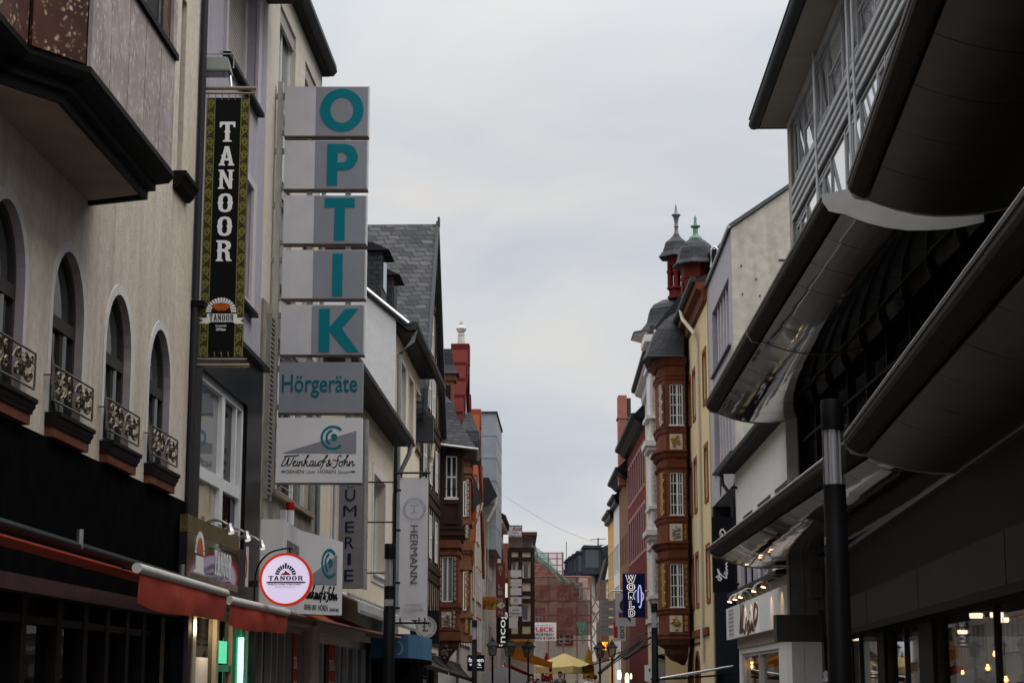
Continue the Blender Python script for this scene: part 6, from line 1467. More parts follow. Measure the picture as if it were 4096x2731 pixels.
    MB().box(F, s0 + .9, s0 + 2.6, zlo + .05, zhi - .1, d, d + .004).build('pale_panel', M('pale_grey_print', (.48, .48, .50), .6, planks=(7, 'H', .3)), t)
    q = lambda x, y: F.px(2880 + x * .2749, 2300 + y * .2749, d)
    SCR = [[(295, 350), (300, 600), (290, 840)], [(325, 410), (318, 600), (300, 790), (318, 820)], [(345, 420), (335, 650), (318, 800), (340, 780)], [(385, 600), (378, 720), (365, 830), (345, 800)], [(400, 720), (395, 800), (412, 690), (432, 690), (425, 800), (405, 890)], [(440, 520), (446, 570)], [(470, 650), (458, 770), (440, 800), (462, 700)], [(490, 700), (475, 780), (500, 770)], [(512, 420), (497, 560), (505, 690), (535, 640), (548, 520), (535, 440), (512, 425)], [(530, 420), (548, 470), (545, 600), (512, 730)]]
    m = MB()
    for i, st in enumerate(SCR): m.stroke(F, [q(*p_) for p_ in st], .14, d + .01 + .001 * i, .006)
    m.build('lettering', M('brown_script', (.085, .045, .03), .6), t)
    LAMP = M('goose_lamp_glow', (1, .85, .6), .5, emit=((1, .66, .32), 6.0))
    for i, bxp in enumerate((2981, 3004, 3027, 3086, 3128)):
        s = F.px(bxp, 2400, d)[0]; z = zhi - .05
        g = thing('goose_neck_lamp', ('first and farthest', 'second', 'third and middle', 'fourth', 'fifth and nearest')[i] + ' pale goose-neck lamp above the white script signboard', 'lamp', F.pt(s, z, d), 'goose-neck lamps over the script sign')
        m = MB(); m.tube([F.pt(s, zz, dd) for zz, dd in catmull([(z - .2, d - .04), (z + .12, d), (z + .27, d + .08), (z + .3, d + .3), (z + .2, d + .48)])], .028, 6); m.build('neck', M('pale_lamp_metal', (.45, .40, .34), .4, .4), g)
        m = MB(); m.tube([F.pt(s, z + .22, d + .45), F.pt(s, z + .14, d + .49), F.pt(s, z + .04, d + .52)], [.04, .055, .08], 10); m.build('lamp_head', MATS['pale_lamp_metal'], g)
        m = MB(); m.tube([F.pt(s, z + .035, d + .521), F.pt(s, z + .01, d + .525)], .07, 10); m.build('bulb', LAMP, g)
        li = bpy.data.lights.new('lamp_light', 'SPOT'); li.energy = 14; li.color = (1, .62, .3); li.spot_size = R(80); li.spot_blend = .6; li.shadow_soft_size = .04
        lo = bpy.data.objects.new('lamp_light', li); COL.objects.link(lo); lo.parent = g; lo.location = F.pt(s, z - .02, d + .5) - g.location
        tgt = F.pt(s, z - .5, d) - F.pt(s, z - .02, d + .5); lo.rotation_euler = tgt.to_track_quat('-Z', 'Y').to_euler()
script_shop()

# ------------------------------------------------------------------ beige gable house
F4 = Frame((8.45, 77.2), (8.25, 67))
def beige_house():
    F = F4; L = 10.2; zE = 18.45
    root = thing('beige_gable_house', 'tall beige rendered house with blank side gable and fin-divided window recesses', 'house', F.pt(5, 0))
    zb = F.px(2936, 1931)[1]; zb2 = F.px(2837, 2046)[1]; zb = (zb + zb2) / 2
    w1 = (F.px(2848, 1250)[0], F.px(2917, 1250)[0]); z1t = F.px(2917, 1099)[1]; z1b = F.px(2917, 1383)[1]
    z2b = F.px(2918, 1814)[1]; z2t = F.px(2872, 1651)[1] + 1.6
    hs = [hole(w1[0], w1[1], z1b, z1t), hole(w1[0], w1[1], z2b, min(z2t, z1b - .5))]
    m = MB(); m.plate(F, rectpts(0, L, zb, zE), hs, -.45, 0); m.box(F, 0, L, zb, zE, -10, -.46); m.build('wall', GREYLILAC, root)
    for h in hs:
        s0, s1, z0, z1 = h[0][0], h[1][0], h[0][1], h[2][1]
        m = MB()
        n = 6
        for k in range(1, n): s = s0 + (s1 - s0) * k / n; m.box(F, s - .12, s + .12, z0, z1, -.42, -.12)
        w = m.build('fin_window', LAVTRIM, root); MB().box(F, s0, s1, z0, z1, -.44, -.425).build('pane', PANE, w)
        MB().sweep(F, [(-.3, z0), (.12, z0 - .06), (.12, z0 - .14), (-.3, z0 - .1)], s0 - .2, s1 + .35).build('sill', DARKMET, w)
    # side gable with rising roof edge
    P = [(.0, -.3), (-12, -.3), (-12, 22.4), (-4.2, 21.0), (-2.25, 20.0), (-.0, 18.45)]
    n = len(P); m = MB(); m.add([F.pt(L + .06, z, d) for d, z in P] + [F.pt(L, z, d) for d, z in P], [tuple(range(n)), tuple(range(n, 2 * n))] + [(i, (i + 1) % n, (i + 1) % n + n, i + n) for i in range(n)]); m.build('side_gable', CONCRETE, root)
    Q = [(.1, 18.42), (-2.25, 20.05), (-4.2, 21.05), (-12, 22.45), (-12, 22.6), (-4.2, 21.2), (-2.25, 20.2), (.1, 18.6)]
    MB().sweep(F, Q, -.1, L + .16).build('roof', M('lead_roof', (.10, .105, .11), .5, .2, noise=(2, .2)), root)
    m = MB(); m.tube([F.pt(-.2, 18.5, .1), F.pt(L + .2, 18.5, .1)], .07, 6); m.build('gutter', STEEL, root)
    m = MB()
    for x, y in ((2965, 1063), (3025, 1115), (2970, 1175), (3040, 1183)):
        pp = atY(x, y, 66.9); m.lathe(pp, [(.03, -.03), (.03, .03)], 8)
    p0 = atY(3115, 1040, 66.9); m.tube([p0, p0 + Vector((.8, 0, 0))], .04, 5); m.build('wall_fixing', DARKMET, root)
    m = MB(); s, z = F.px(2883, 1930); m.prism(F, [(s + .3 * math.cos(a), z + .55 * math.sin(a)) for a in [k * PI / 8 for k in range(16)]], -.05, .02); m.build('oval_opening', POSTBLACK, root)
    m = MB(); m.box(F, .1, L, -.3, zb - .01, -10, -1.3); m.build('recessed_ground_floor', M('dark_ground_floor', (.03, .03, .032), .6), root)
    m = MB(); m.box(F, .0, .45, -.3, zb, -1.29, .0); m.build('ground_pier', M('navy_pier', (.02, .024, .032), .4), root)
    t = thing('black_script_blade_sign', 'tall black blade sign with white handwritten letters and a heart', 'sign', (7.6, 66.6, 4))
    G = facing(0, 66.5); a, b = atY(2853, 2368, 66.5), atY(2933, 2066, 66.5)
    MB().box(G, a.x, b.x, a.z, b.z, -.15, 0).build('board', M('black_sign', (.006, .006, .009), .5), t)
    g = lambda x, y: (lambda v: (v.x, v.z))(atY(2750 + x * .5102, 1600 + y * .5102, 66.5))
    m = MB()
    for i, st in enumerate(([(222, 1388), (240, 1376), (242, 1405), (262, 1408), (250, 1375), (235, 1320)], [(235, 1320), (262, 1365), (300, 1392), (308, 1390)], [(262, 1385), (268, 1405)], [(308, 1390), (302, 1372), (290, 1355), (300, 1340), (312, 1352), (305, 1370), (298, 1345), (312, 1330), (300, 1315), (310, 1300), (300, 1285), (312, 1270)],
                            [(258, 1065), (252, 1055), (265, 1045), (272, 1062), (258, 1066), (256, 1030), (275, 1010), (292, 1030), (298, 1055), (290, 1060)])):
        m.stroke(G, [g(*q_) for q_ in st], .05, .004 + .0005 * i, .006)
    m.build('lettering', WHITEINK, t)
    m = MB(); z = atY(2930, 2333, 66.5).z; m.tube([(b.x, 66.6, z), (8.3, 66.9, z)], .05, 6); m.tube([(b.x, 66.6, z + 3.5), (8.3, 66.9, z + 3.5)], .05, 6); m.build('bracket', POSTBLACK, t)
beige_house()

# ------------------------------------------------------------------ cream corner house with red stone oriel and lantern turret
def bell(m, cx, cy, prof, n, rot=PI / 8, sx=1, sy=1):
    m.lathe((cx, cy, 0), prof, n, rot, sx, sy)
F5 = Frame((8.5, 89.5), (8.4, 77.25))
CREAMY = M('yellow_cream_render', (.60, .475, .27), .9, noise=(4, .08), streak=.08, bump=(50, .2))
def oriel_house():
    F = F5; L = 12.25; zE = 18.7
    root = thing('cream_corner_house', 'cream corner house with carved red stone oriel and red louvred lantern turret', 'house', F.pt(6, 0))
    zx = lambda x, y: F.px(x, y)
    cols = [(2757, 2771), (2778, 2792), (2820, 2834)]
    rows = [((1497, 1700), (1460, 1680), (1386, 1640)), ((1858, 2078), (1828, 2055), (1775, 2030)), ((2232, 2450), (2215, 2440), (2178, 2428))]
    hs = []
    for r_ in rows:
        zt = sum(zx(sum(cols[i]) / 2, r_[i][0])[1] for i in range(3)) / 3; zb = sum(zx(sum(cols[i]) / 2, r_[i][1])[1] for i in range(3)) / 3
        for c in cols:
            a, b = zx(c[0], 1900)[0], zx(c[1], 1900)[0]; hs.append((a + .15, b - .15, zb + .3, zt - .15))
    ar = [(zx(2754, 2680)[0], zx(2776, 2680)[0]), (zx(2783, 2680)[0], zx(2803, 2680)[0])]
    za = zx(2762, 2615)[1]
    arch_h = [arch((a + b) / 2, (b - a) / 2 - .25, .3, za - 1.0, za - .1) for a, b in ar]
    house(root, F, 0, L, zE, [hole(*h) for h in hs] + arch_h, CREAMY, 10)
    RS = M('red_window_surround', (.22, .062, .035), .8, noise=(4, .2))
    for h in hs: window(root, F, *h, -.18, DARKWOOD, PANE, 1, 1, surround=RS, sw=.2, proud=.04)
    for (a, b), ah in zip(ar, arch_h):
        c = (a + b) / 2; hw = (b - a) / 2
        MB().ring(F, ah, arch(c, hw - .0, .28, za - 1.0, za + .12), -.3, .05).build('arch_surround', SANDSTONE, root)
        MB().prism(F, arch(c, hw - .27, .32, za - 1.0, za - .12), -.25, -.23).build('pane', PANEDARK, root)
    a, b = zx(2759, 2600), zx(2807, 2555); MB().box(F, a[0], b[0], min(a[1], b[1]) + .2, max(a[1], b[1]) - .1, .0, .05).build('wall_sign', M('maroon_sign', (.09, .015, .02), .6), root)
    a = zx(2760, 2540)[1]; MB().box(F, 0, zx(2838, 2500)[0], a - .2, a + .12, -.01, .12).build('string_course', SANDSTONE, root)
    MB().sweep(F, [(-.02, zE - .9), (.15, zE - .8), (.2, zE - .4), (.45, zE - .3), (.5, zE), (-.02, zE)], 0, L).build('cornice', SANDSTONE, root)
    MB().sweep(F, [(.45, zE + .2), (.7, zE + .2), (.7, zE + .05), (.6, zE - .05), (.45, zE)], 0, L + .1).build('gutter', GUTTER, root)
    MB().sweep(F, [(.5, zE + .1), (-4, zE + 1.9), (-10, zE + 1.9), (-10, zE + .02), (.5, zE + .02)], 0, L).build('roof', SLATEF, root)
    m = MB(); p, q_ = atY(2846, 1085, 86), atY(2926, 996, 86); Gh = facing(0, 86); m.box(Gh, p.x, q_.x, p.z - 2.2, q_.z, -1.5, 0); m.build('roof_shelter', POSTBLACK, root)
    for xa, xb in ((2842, 2870), (2876, 2906)):
        p, q_ = atY(xa, 998, 85.9), atY(xb, 990, 85.9); mm = MB(); mm.tube([Vector((p.x, 85.9, p.z - .9)), Vector((p.x + .03, 85.9, p.z)), Vector(((p.x + q_.x) / 2, 85.9, q_.z + .05)), Vector((q_.x, 85.9, p.z)), Vector((q_.x, 85.9, p.z - .9))], .06, 6); mm.build('pale_hood', STEEL, root)
    CP_ = M('cream_pipe', (.55, .48, .36), .6)
    s = zx(2808, 1900)[0]; m = MB(); m.tube([F.pt(s - 2.6, zE, .6), F.pt(s - 2.2, zE - .5, .55), F.pt(s - .1, zE - 1.6, .2), F.pt(s, zE - 2.1, .12), F.pt(s, 2.5, .12)], .09, 8); m.build('downpipe', CP_, root, True)
    # ---- oriel, facing down the street
    Y = 86.0; G = facing(0, Y); X = lambda x, y: atY(x, y, Y)
    xl, xr, xc = X(2647, 2000).x, X(2749, 2000).x, X(2668, 2000).x
    Z = lambda y: X(2700, y).z
    zt, zb = Z(1440), Z(2560)
    plan = lambda o: [(xc - o * .4, Y - o), (xr + o * .1, Y - o), (xr + o * .1, Y + 3), (xl - o, Y + 3), (xl - o, Y + .9 - o * .4)]
    m = MB(); wins = [(2680, 1700, 2730, 1535), (2682, 2060, 2731, 1888), (2683, 2428, 2733, 2253)]
    wr = [(X(a, b).x, X(c, d).x, Z(b), Z(d)) for a, b, c, d in wins]
    m.plate(G, rectpts(xc, xr, zb, zt), [hole(*w) for w in wr], -.28, 0)
    c_in = [(xc, Y + .29), (xr, Y + .29), (xr, Y + 3), (xl, Y + 3), (xl, Y + .9), (xc, Y + .05)]
    m.loft([[Vector((x, y, z)) for x, y in c_in] for z in (zb, zt)])
    o = m.build('stone_oriel', SANDSTONE, root)
    m = MB()
    def band(y0, y1, e):
        z0, z1 = Z(y1), Z(y0); m.loft([[Vector((x, y, z0)) for x, y in plan(e * .5)], [Vector((x, y, z0 + (z1 - z0) * .6)) for x, y in plan(e)], [Vector((x, y, z1)) for x, y in plan(e)]])
    for y0, y1, e in ((1432, 1450, .30), (1450, 1462, .18), (1496, 1506, .12), (1506, 1518, .06), (1704, 1716, .14), (1716, 1730, .08), (1800, 1814, .30), (1814, 1830, .16), (1858, 1872, .10), (2062, 2075, .14), (2075, 2088, .08), (2166, 2180, .30), (2180, 2193, .16), (2222, 2236, .10), (2430, 2442, .14), (2442, 2454, .08), (2530, 2545, .12), (2545, 2562, .2)): band(y0, y1, e)
    m.build('oriel_mouldings', M('dark_red_moulding', (.15, .048, .028), .85, noise=(4, .3), streak=.2), root)
    for w in wr:
        mm = MB(); mm.ring(G, rectpts(w[0] + .05, w[1] - .05, w[2] + .05, w[3] - .05), rectpts(*w), -.2, -.06)
        xm = (w[0] + w[1]) / 2 + .04; mm.box(G, xm - .04, xm + .04, w[2], w[3], -.19, -.05)
        for k in range(1, 4): z = w[2] + (w[3] - w[2]) * k / 4; mm.box(G, w[0], w[1], z - .02, z + .02, -.185, -.07)
        for f in (.27, .77): x = w[0] + (w[1] - w[0]) * f; mm.box(G, x - .015, x + .015, w[2], w[3], -.18, -.075)
        mm.box(G, w[0] - .05, w[1] + .05, w[2] - .06, w[2] + .03, -.15, .05)
        ow = mm.build('oriel_window', WHITEFRAME, o); MB().box(G, w[0], w[1], w[2], w[3], -.17, -.155).build('pane', PANE, ow)
        scroll_strip(o, G, w[1] + .05, xr - .04, w[2] + .02, w[3] - .02, .03, GILT if w[3] < 13 else ORNAMENT, SANDSTONE, 8)
        Gl = Frame((xl, Y + .9), (xc, Y)); Ll = (Vector((xc, Y)) - Vector((xl, Y + .9))).length
        scroll_strip(o, Gl, Ll * .18, Ll * .85, w[2] + .02, w[3] - .02, .05, GILT if w[3] < 13 else ORNAMENT, SANDSTONE, 8)
    for k, (y0, y1) in enumerate(((1735, 1797), (2094, 2162), (2460, 2526))):
        a, b = X(2679, y1), X(2729, y0); relief(o, G, a.x, b.x, a.z, b.z, .03, GILT if k != 1 else RELIEF, 20 + k, 26, back=M('cream_panel', (.5, .44, .33), .85))
        scroll_strip(o, G, b.x + .06, xr - .04, a.z, b.z, .03, GILT, SANDSTONE, 3)
    prof = [(1.0, zb), (.95, zb - .18), (.8, zb - .3), (.72, zb - .36), (.70, zb - .6), (.52, zb - .85), (.25, zb - 1.0), (.1, zb - 1.12)]
    rr = []
    for f, z in prof: rr.append([Vector((xr - .15 + (x - xr + .15) * f, Y + 1.2 + (y - Y - 1.2) * f, z)) for x, y in plan(.1)])
    MB().loft(rr).build('corbel', M('dark_red_corbel', (.10, .04, .025), .85, noise=(5, .4)), root)
    # bell roof of the oriel
    cx, cy = X(2790, 1240).x, Y + 2.3
    base = [(X(2586, 1428).x, Y - .35), (X(2717, 1402).x + .15, Y - .35), (X(2800, 1300).x, Y + 2.6), (cx + .9, Y + 4.6), (xl - .2, Y + 4.6), (X(2586, 1428).x - .1, Y + 1.0)]
    rr = []
    for f, z in ((1.0, Z(1428)), (.99, Z(1418)), (.88, Z(1360)), (.78, Z(1310)), (.62, Z(1270)), (.42, Z(1235)), (.30, Z(1220))):
        rr.append([Vector((cx + (x - cx) * f, cy + (y - cy) * f, z)) for x, y in base])
    MB().loft(rr).build('oriel_roof', SLATEF, root)
    m = MB(); m.tube([p + Vector((0, -.05, -.02)) for p in rr[0][:3]], .07, 6); m.build('oriel_gutter', DARKMET, root)
    # lantern turret, octagonal, louvred
    Yt = 87.5; XT = lambda x, y: atY(x, y, Yt); tx = XT(2786, 1150).x; ZT = lambda y: XT(2790, y).z
    rad = (XT(2846, 1150).x - XT(2722, 1150).x) / 2 * 1.04
    rl = 6; rot = PI / 6 + .12
    m = MB(); m.lathe((tx, Yt, 0), [(rad * 1.08, ZT(1226)), (rad * 1.08, ZT(1212)), (rad * .98, ZT(1210)), (rad * .98, ZT(1122)), (rad * 1.04, ZT(1120)), (rad * 1.04, ZT(1108)), (rad * 1.0, ZT(1106)), (rad * 1.0, ZT(1078)), (rad * 1.1, ZT(1072)), (rad * 1.18, ZT(1056))], rl, rot); lt = m.build('lantern', REDSTONE, root)
    m = MB()
    for k in range(rl):
        a = rot + 2 * PI * (k + .5) / rl; ap_ = rad * .98 * math.cos(PI / rl); c = Vector((tx + ap_ * math.cos(a), Yt + ap_ * math.sin(a))); tdir = Vector((-math.sin(a), math.cos(a)))
        Fr = Frame((c.x, c.y), (c.x + tdir.x, c.y + tdir.y)); hw = rad * .32
        n = 11; z0, z1 = ZT(1206), ZT(1128)
        for j in range(n): z = z0 + (z1 - z0) * j / n; m.sweep(Fr, [(-.02, z + .10), (.06, z), (.06, z + .03), (-.02, z + .13)], -hw, hw)
    m.build('louvre', M('dark_red_louvre', (.15, .022, .015), .7, noise=(4, .3)), lt)
    m = MB(); m.lathe((tx, Yt, 0), [(rad * 1.50, ZT(1066)), (rad * 1.47, ZT(1061)), (rad * 1.26, ZT(1046)), (rad * 1.16, ZT(1022)), (rad * 1.08, ZT(1000)), (rad * .92, ZT(982)), (rad * .62, ZT(966)), (rad * .30, ZT(953))], 8, PI / 8 + .12); m.build('lantern_roof', SLATEF, root)
    m = MB(); m.lathe((tx, Yt, 0), [(rad * .42, ZT(957)), (rad * .36, ZT(947)), (rad * .17, ZT(940)), (rad * .15, ZT(914)), (rad * .30, ZT(909)), (rad * .32, ZT(905)), (rad * .12, ZT(901)), (rad * .07, ZT(882)), (rad * .10, ZT(876)), (rad * .02, ZT(862))], 10); m.build('copper_finial', M('green_copper', (.15, .27, .215), .6, .1, noise=(6, .25)), root, True)
oriel_house()

# ------------------------------------------------------------------ white ornate house with the second turret
F6 = Frame((8.37, 114), (8.0, 93.2))
def ornate_house():
    F = F6; L = 20.8
    root = thing('white_ornate_house', 'pale corner house with white carved oriel and open red turret with bell roof', 'house', F.pt(12, 0))
    zE = F.px(2592, 1363, .7)[1] - .2
    wl = []
    for s in (2.5, 5.5, 8.5, 11.5, 14.5, 17.2):
        for z0, z1 in ((4.0, 6.1), (8.0, 10.1), (12.0, 14.0)):
            if z1 < zE - .5: wl.append((s, s + 1.2, z0, z1))
    PALEY = M('pale_yellow_render', (.58, .49, .33), .9, noise=(4, .1), streak=.12)
    house(root, F, 0, L, zE, [hole(*w) for w in wl], PALEY, 10)
    for w in wl: window(root, F, *w, -.15, WHITEFRAME, PANE, 2, 3, surround=TRIM, sw=.2)
    MB().sweep(F, [(-.02, zE - .9), (.2, zE - .8), (.25, zE - .4), (.6, zE - .25), (.65, zE), (-.02, zE)], 0, L).build('cornice', TRIM, root)
    MB().sweep(F, [(.6, zE + .25), (.85, zE + .2), (.85, zE), (.7, zE - .1), (.55, zE)], 0, L).build('gutter', GUTTER, root)
    MB().sweep(F, [(.6, zE + .1), (-4, zE + 6), (-10, zE + 6), (-10, zE + .01), (.6, zE + .01)], 0, L).build('roof', DARKROOF, root)
    # side wall on the cross street, carrying the ground floor seen under the neighbour's oriel
    G0 = facing(0, 93.15); m = MB(); m.box(G0, 7.72, 16, -.3, zE - 2.0, -.3, 0); m.build('side_wall', CREAMY, root)
    Y = 92.8; G = facing(0, Y); X = lambda x, y: atY(x, y, Y); Z = lambda y: X(2620, y).z
    xl, xr = X(2603, 1800).x, X(2655, 1800).x
    zt, zb = Z(1345), Z(2520); WH = M('white_stone', (.62, .60, .585), .8, noise=(5, .12), streak=.1)
    m = MB(); m.box(G, xl, xr, zb, zt, -2.4, 0); o = m.build('white_oriel', WH, root)
    m = MB()
    for y0, y1, e in ((1340, 1368, .25), (1462, 1476, .14), (1660, 1674, .22), (1738, 1762, .1), (1762, 1784, .30), (1784, 1800, .18), (2022, 2034, .14), (2095, 2118, .12), (2118, 2140, .30), (2140, 2156, .16), (2180, 2192, .1), (2378, 2392, .16), (2470, 2490, .2), (2490, 2525, .1)): m.box(G, xl - e, xr, Z(y1), Z(y0), -2.5, e)
    m.build('oriel_mouldings', WH, root)
    wx = X(2633, 1800).x
    for y0, y1 in ((1478, 1655), (1840, 2012), (2210, 2372)):
        scroll_strip(o, G, xl + .06, xl + .30, Z(y1), Z(y0), .05, ORNAMENT, WH, 9)
        w = (wx - .1, xr, Z(y1 - 4), Z(y0 + 10)); mm = MB(); mm.ring(G, rectpts(w[0] + .06, w[1] - .05, w[2] + .06, w[3] - .06), rectpts(*w), 0, .08); 
        mm.box(G, w[0], w[1], (w[2] + w[3]) / 2 + .2, (w[2] + w[3]) / 2 + .27, 0, .075); ow = mm.build('oriel_window', WHITEFRAME, o); MB().box(G, *w, .01, .03).build('pane', PANE, ow)
    for k, (y0, y1) in enumerate(((1680, 1735), (2040, 2092), (2396, 2466))):
        scroll_strip(o, G, xl + .06, xl + .30, Z(y1), Z(y0), .05, ORNAMENT, WH, 3); relief(o, G, wx - .12, xr, Z(y1), Z(y0), .03, ORNAMENT, 40 + k, 14, back=REDSTONE)
    # turret: flared slate bell, open red belfry, small bell roof, tall finial
    Yt = 95.5; XT = lambda x, y: atY(x, y, Yt); ZT = lambda y: XT(2700, y).z
    tx = XT(2709, 1150).x; r0 = (XT(2728, 1100).x - XT(2655, 1100).x) / 2
    bx = tx + .2; xe = XT(2532, 1330).x; er = (bx - xe) / math.cos(PI / 8)
    m = MB(); m.lathe((bx, Yt + 1, 0), [(er * 1.0, ZT(1332)), (er * .98, ZT(1326)), (er * .83, ZT(1318)), (er * .72, ZT(1292)), (er * .66, ZT(1262)), (er * .63, ZT(1232)), (er * .56, ZT(1213)), (er * .43, ZT(1198)), (er * .36, ZT(1190))], 8, PI / 8); m.build('turret_roof', SLATEF, root)
    m = MB(); m.lathe((bx, Yt + 1, 0), [(er * .62, ZT(1375)), (er * .70, ZT(1362)), (er * .80, ZT(1346)), (er * .98, ZT(1334))], 8, PI / 8); m.build('turret_cornice', WH, root)
    m = MB(); m.lathe((bx, Yt + 1, 0), [(er * .6, ZT(1460)), (er * .6, ZT(1370))], 8, PI / 8); m.build('turret_base', WH, root)
    n = 6; rot = .25
    m = MB(); m.lathe((tx, Yt, 0), [(r0 * 1.12, ZT(1196)), (r0 * 1.12, ZT(1186)), (r0 * .95, ZT(1184)), (r0 * .95, ZT(1164)), (r0 * 1.2, ZT(1158)), (r0 * 1.2, ZT(1153)), (r0 * .9, ZT(1150))], n, rot)
    for k in range(n):
        a = rot + 2 * PI * k / n; c = Vector((tx + r0 * .86 * math.cos(a), Yt + r0 * .86 * math.sin(a), 0)); m.tube([c + Vector((0, 0, ZT(1152))), c + Vector((0, 0, ZT(1050)))], r0 * .25, 5)
        m.lathe((c.x, c.y, ZT(1092)), [(r0 * .32, -.05), (r0 * .32, .1)], 6)
        a2 = rot + 2 * PI * (k + 1) / n; c2 = Vector((tx + r0 * .86 * math.cos(a2), Yt + r0 * .86 * math.sin(a2), 0)); dd = (c2 - c)
        mid = (c + c2) / 2
        pts = [c.lerp(c2, f) + Vector((0, 0, ZT(1090) + (ZT(1066) - ZT(1090)) * math.sin(PI * f))) for f in [q_ / 8 for q_ in range(9)]]
        for p, q_ in zip(pts, pts[1:]):
            top = ZT(1050); rad_ = Vector(((p.x + q_.x) / 2 - tx, (p.y + q_.y) / 2 - Yt, 0)).normalized() * .12
            m.add([p - rad_, q_ - rad_, Vector((q_.x, q_.y, top)) - rad_, Vector((p.x, p.y, top)) - rad_, p + rad_, q_ + rad_, Vector((q_.x, q_.y, top)) + rad_, Vector((p.x, p.y, top)) + rad_], [(0, 1, 2, 3), (4, 5, 6, 7), (0, 1, 5, 4), (2, 3, 7, 6), (0, 3, 7, 4), (1, 2, 6, 5)])
    m.lathe((tx, Yt, 0), [(r0 * 1.0, ZT(1054)), (r0 * 1.02, ZT(1044)), (r0 * 1.25, ZT(1034))], n, rot); m.build('belfry', REDSTONE, root)
    m = MB(); m.lathe((tx, Yt, 0), [(r0 * 2.1, ZT(1033)), (r0 * 2.0, ZT(1027)), (r0 * 1.62, ZT(1010)), (r0 * 1.42, ZT(990)), (r0 * 1.28, ZT(972)), (r0 * .85, ZT(960)), (r0 * .45, ZT(946)), (r0 * .25, ZT(934))], 6, rot); m.build('belfry_roof', SLATEF, root)
    m = MB(); m.lathe((tx, Yt, 0), [(r0 * .3, ZT(938)), (r0 * .2, ZT(925)), (r0 * .2, ZT(910)), (r0 * .28, ZT(906)), (r0 * .2, ZT(902)), (r0 * .22, ZT(886)), (r0 * .26, ZT(880)), (r0 * .34, ZT(868)), (r0 * .52, ZT(862)), (r0 * .5, ZT(859)), (r0 * .2, ZT(852)), (r0 * .14, ZT(846)), (r0 * .1, ZT(830)), (.01, ZT(816))], 10); m.build('finial', M('lead_finial', (.17, .17, .175), .5, .3, noise=(5, .3)), root, True)
ornate_house()

def right_beyond():
    # red house, brown house, white and yellow slices
    def simple(name, lab, F, L, zE, mat, wins, frame, sur, roofm, seed, sw=.12, over=.7, nx=2):
        r = thing(name, lab, 'house', F.pt(L / 2, 0)); house(r, F, 0, L, zE, [hole(*w) for w in wins], mat, 9)
        for w in wins: window(r, F, *w, -.12, frame, PANE, nx, 1, surround=sur, sw=sw)
        MB().sweep(F, [(over, zE + .1), (-4, zE + 5), (-9, zE + 5), (-9, zE + .01), (over, zE - .15)], 0, L + .05).build('roof', roofm, r)
        MB().sweep(F, [(over - .05, zE + .18), (over + .2, zE + .14), (over + .18, zE - .05), (over, zE - .14)], -.1, L + .15).build('gutter', GUTTER, r)
        MB().sweep(F, [(-.02, zE - .6), (.3, zE - .5), (over - .05, zE - .16), (-.02, zE - .02)], 0, L).build('eave_board', DARKWOOD, r)
        return r
    F7 = Frame((8.37, 132), (8.37, 114)); z7 = F7.px(2500, 1740, .7)[1]
    wins = [(1.2 + k * 2.1, 2.5 + k * 2.1, z0, z1) for k in range(8) for z0, z1 in ((z7 - 4.1, z7 - 1.6), (z7 - 8.2, z7 - 5.4)) if z0 > 3.6]
    RED = M('deep_red_render', (.15, .024, .020), .9, noise=(4, .15), streak=.12)
    r = simple('deep_red_house', 'deep red rendered house with pinkish window surrounds and dark eaves', F7, 18, z7, RED, wins, WHITEFRAME, M('pinkish_surround', (.34, .19, .18), .8, noise=(4, .15)), DARKROOF, 1, .22)
    # tall clay-red chimney slab with dark flue behind its roof
    G = facing(0, 133.5); X = lambda x, y: atY(x, y, 133.5)
    a, b = X(2475, 1775), X(2507, 1580); m = MB(); m.box(G, a.x, b.x, a.z - 3, b.z, -1.6, 0); m.box(G, a.x - .08, b.x + .06, a.z + 1.9, a.z + 2.05, -1.65, .05); c = m.build('chimney', M('clay_red_stone', (.33, .13, .095), .85, noise=(3, .15)), r)
    a, b = X(2507, 1700), X(2540, 1590); m = MB(); m.box(G, a.x, b.x - .3, a.z - 3, b.z, -1.6, -.2); m.build('chimney_back', DARKMET, c)
    F8 = Frame((8.38, 143), (8.37, 132.05)); z8 = F8.px(2450, 1920, .7)[1]
    wins = [(1 + k * 2.0, 1.9 + k * 2.0, z0, z0 + 2.0) for k in range(5) for z0 in (4, 7.2, 10.4) if z0 + 2.4 < z8]
    simple('brown_rendered_house', 'brown rendered house with tall dark windows beside the deep red house', F8, 11, z8, M('brown_render', (.22, .115, .07), .9, noise=(4, .2), streak=.2), wins, DARKFRAME, None, DARKROOF, 2)
    F9 = Frame((8.33, 150), (8.38, 143.05)); z9 = F9.px(2440, 2010, .4)[1]
    wins = [(.8 + k * 2.0, 1.9 + k * 2.0, z0, z0 + 2.0) for k in range(3) for z0 in (4, 7.2, 10.4) if z0 + 2.2 < z9]
    simple('pale_white_house', 'narrow pale white house between brown house and yellow house on the right', F9, 7, z9, WHITEREND, wins, WHITEFRAME, TRIM, DARKROOF, 3, over=.35)
    F10 = Frame((8.27, 158), (8.33, 150.05)); z10 = F10.px(2425, 2060, .4)[1]
    wins = [(.8 + k * 2.4, 1.9 + k * 2.4, z0, z0 + 2.0) for k in range(3) for z0 in (4, 7.2, 10.4) if z0 + 2.2 < z10]
    simple('ochre_yellow_house', 'ochre yellow house at the far right end of the street', F10, 8, z10, M('ochre_render', (.60, .36, .12), .9, noise=(4, .1), streak=.1), wins, WHITEFRAME, M('pale_ochre_trim', (.6, .48, .3), .8), DARKROOF, 4, over=.35)
right_beyond()
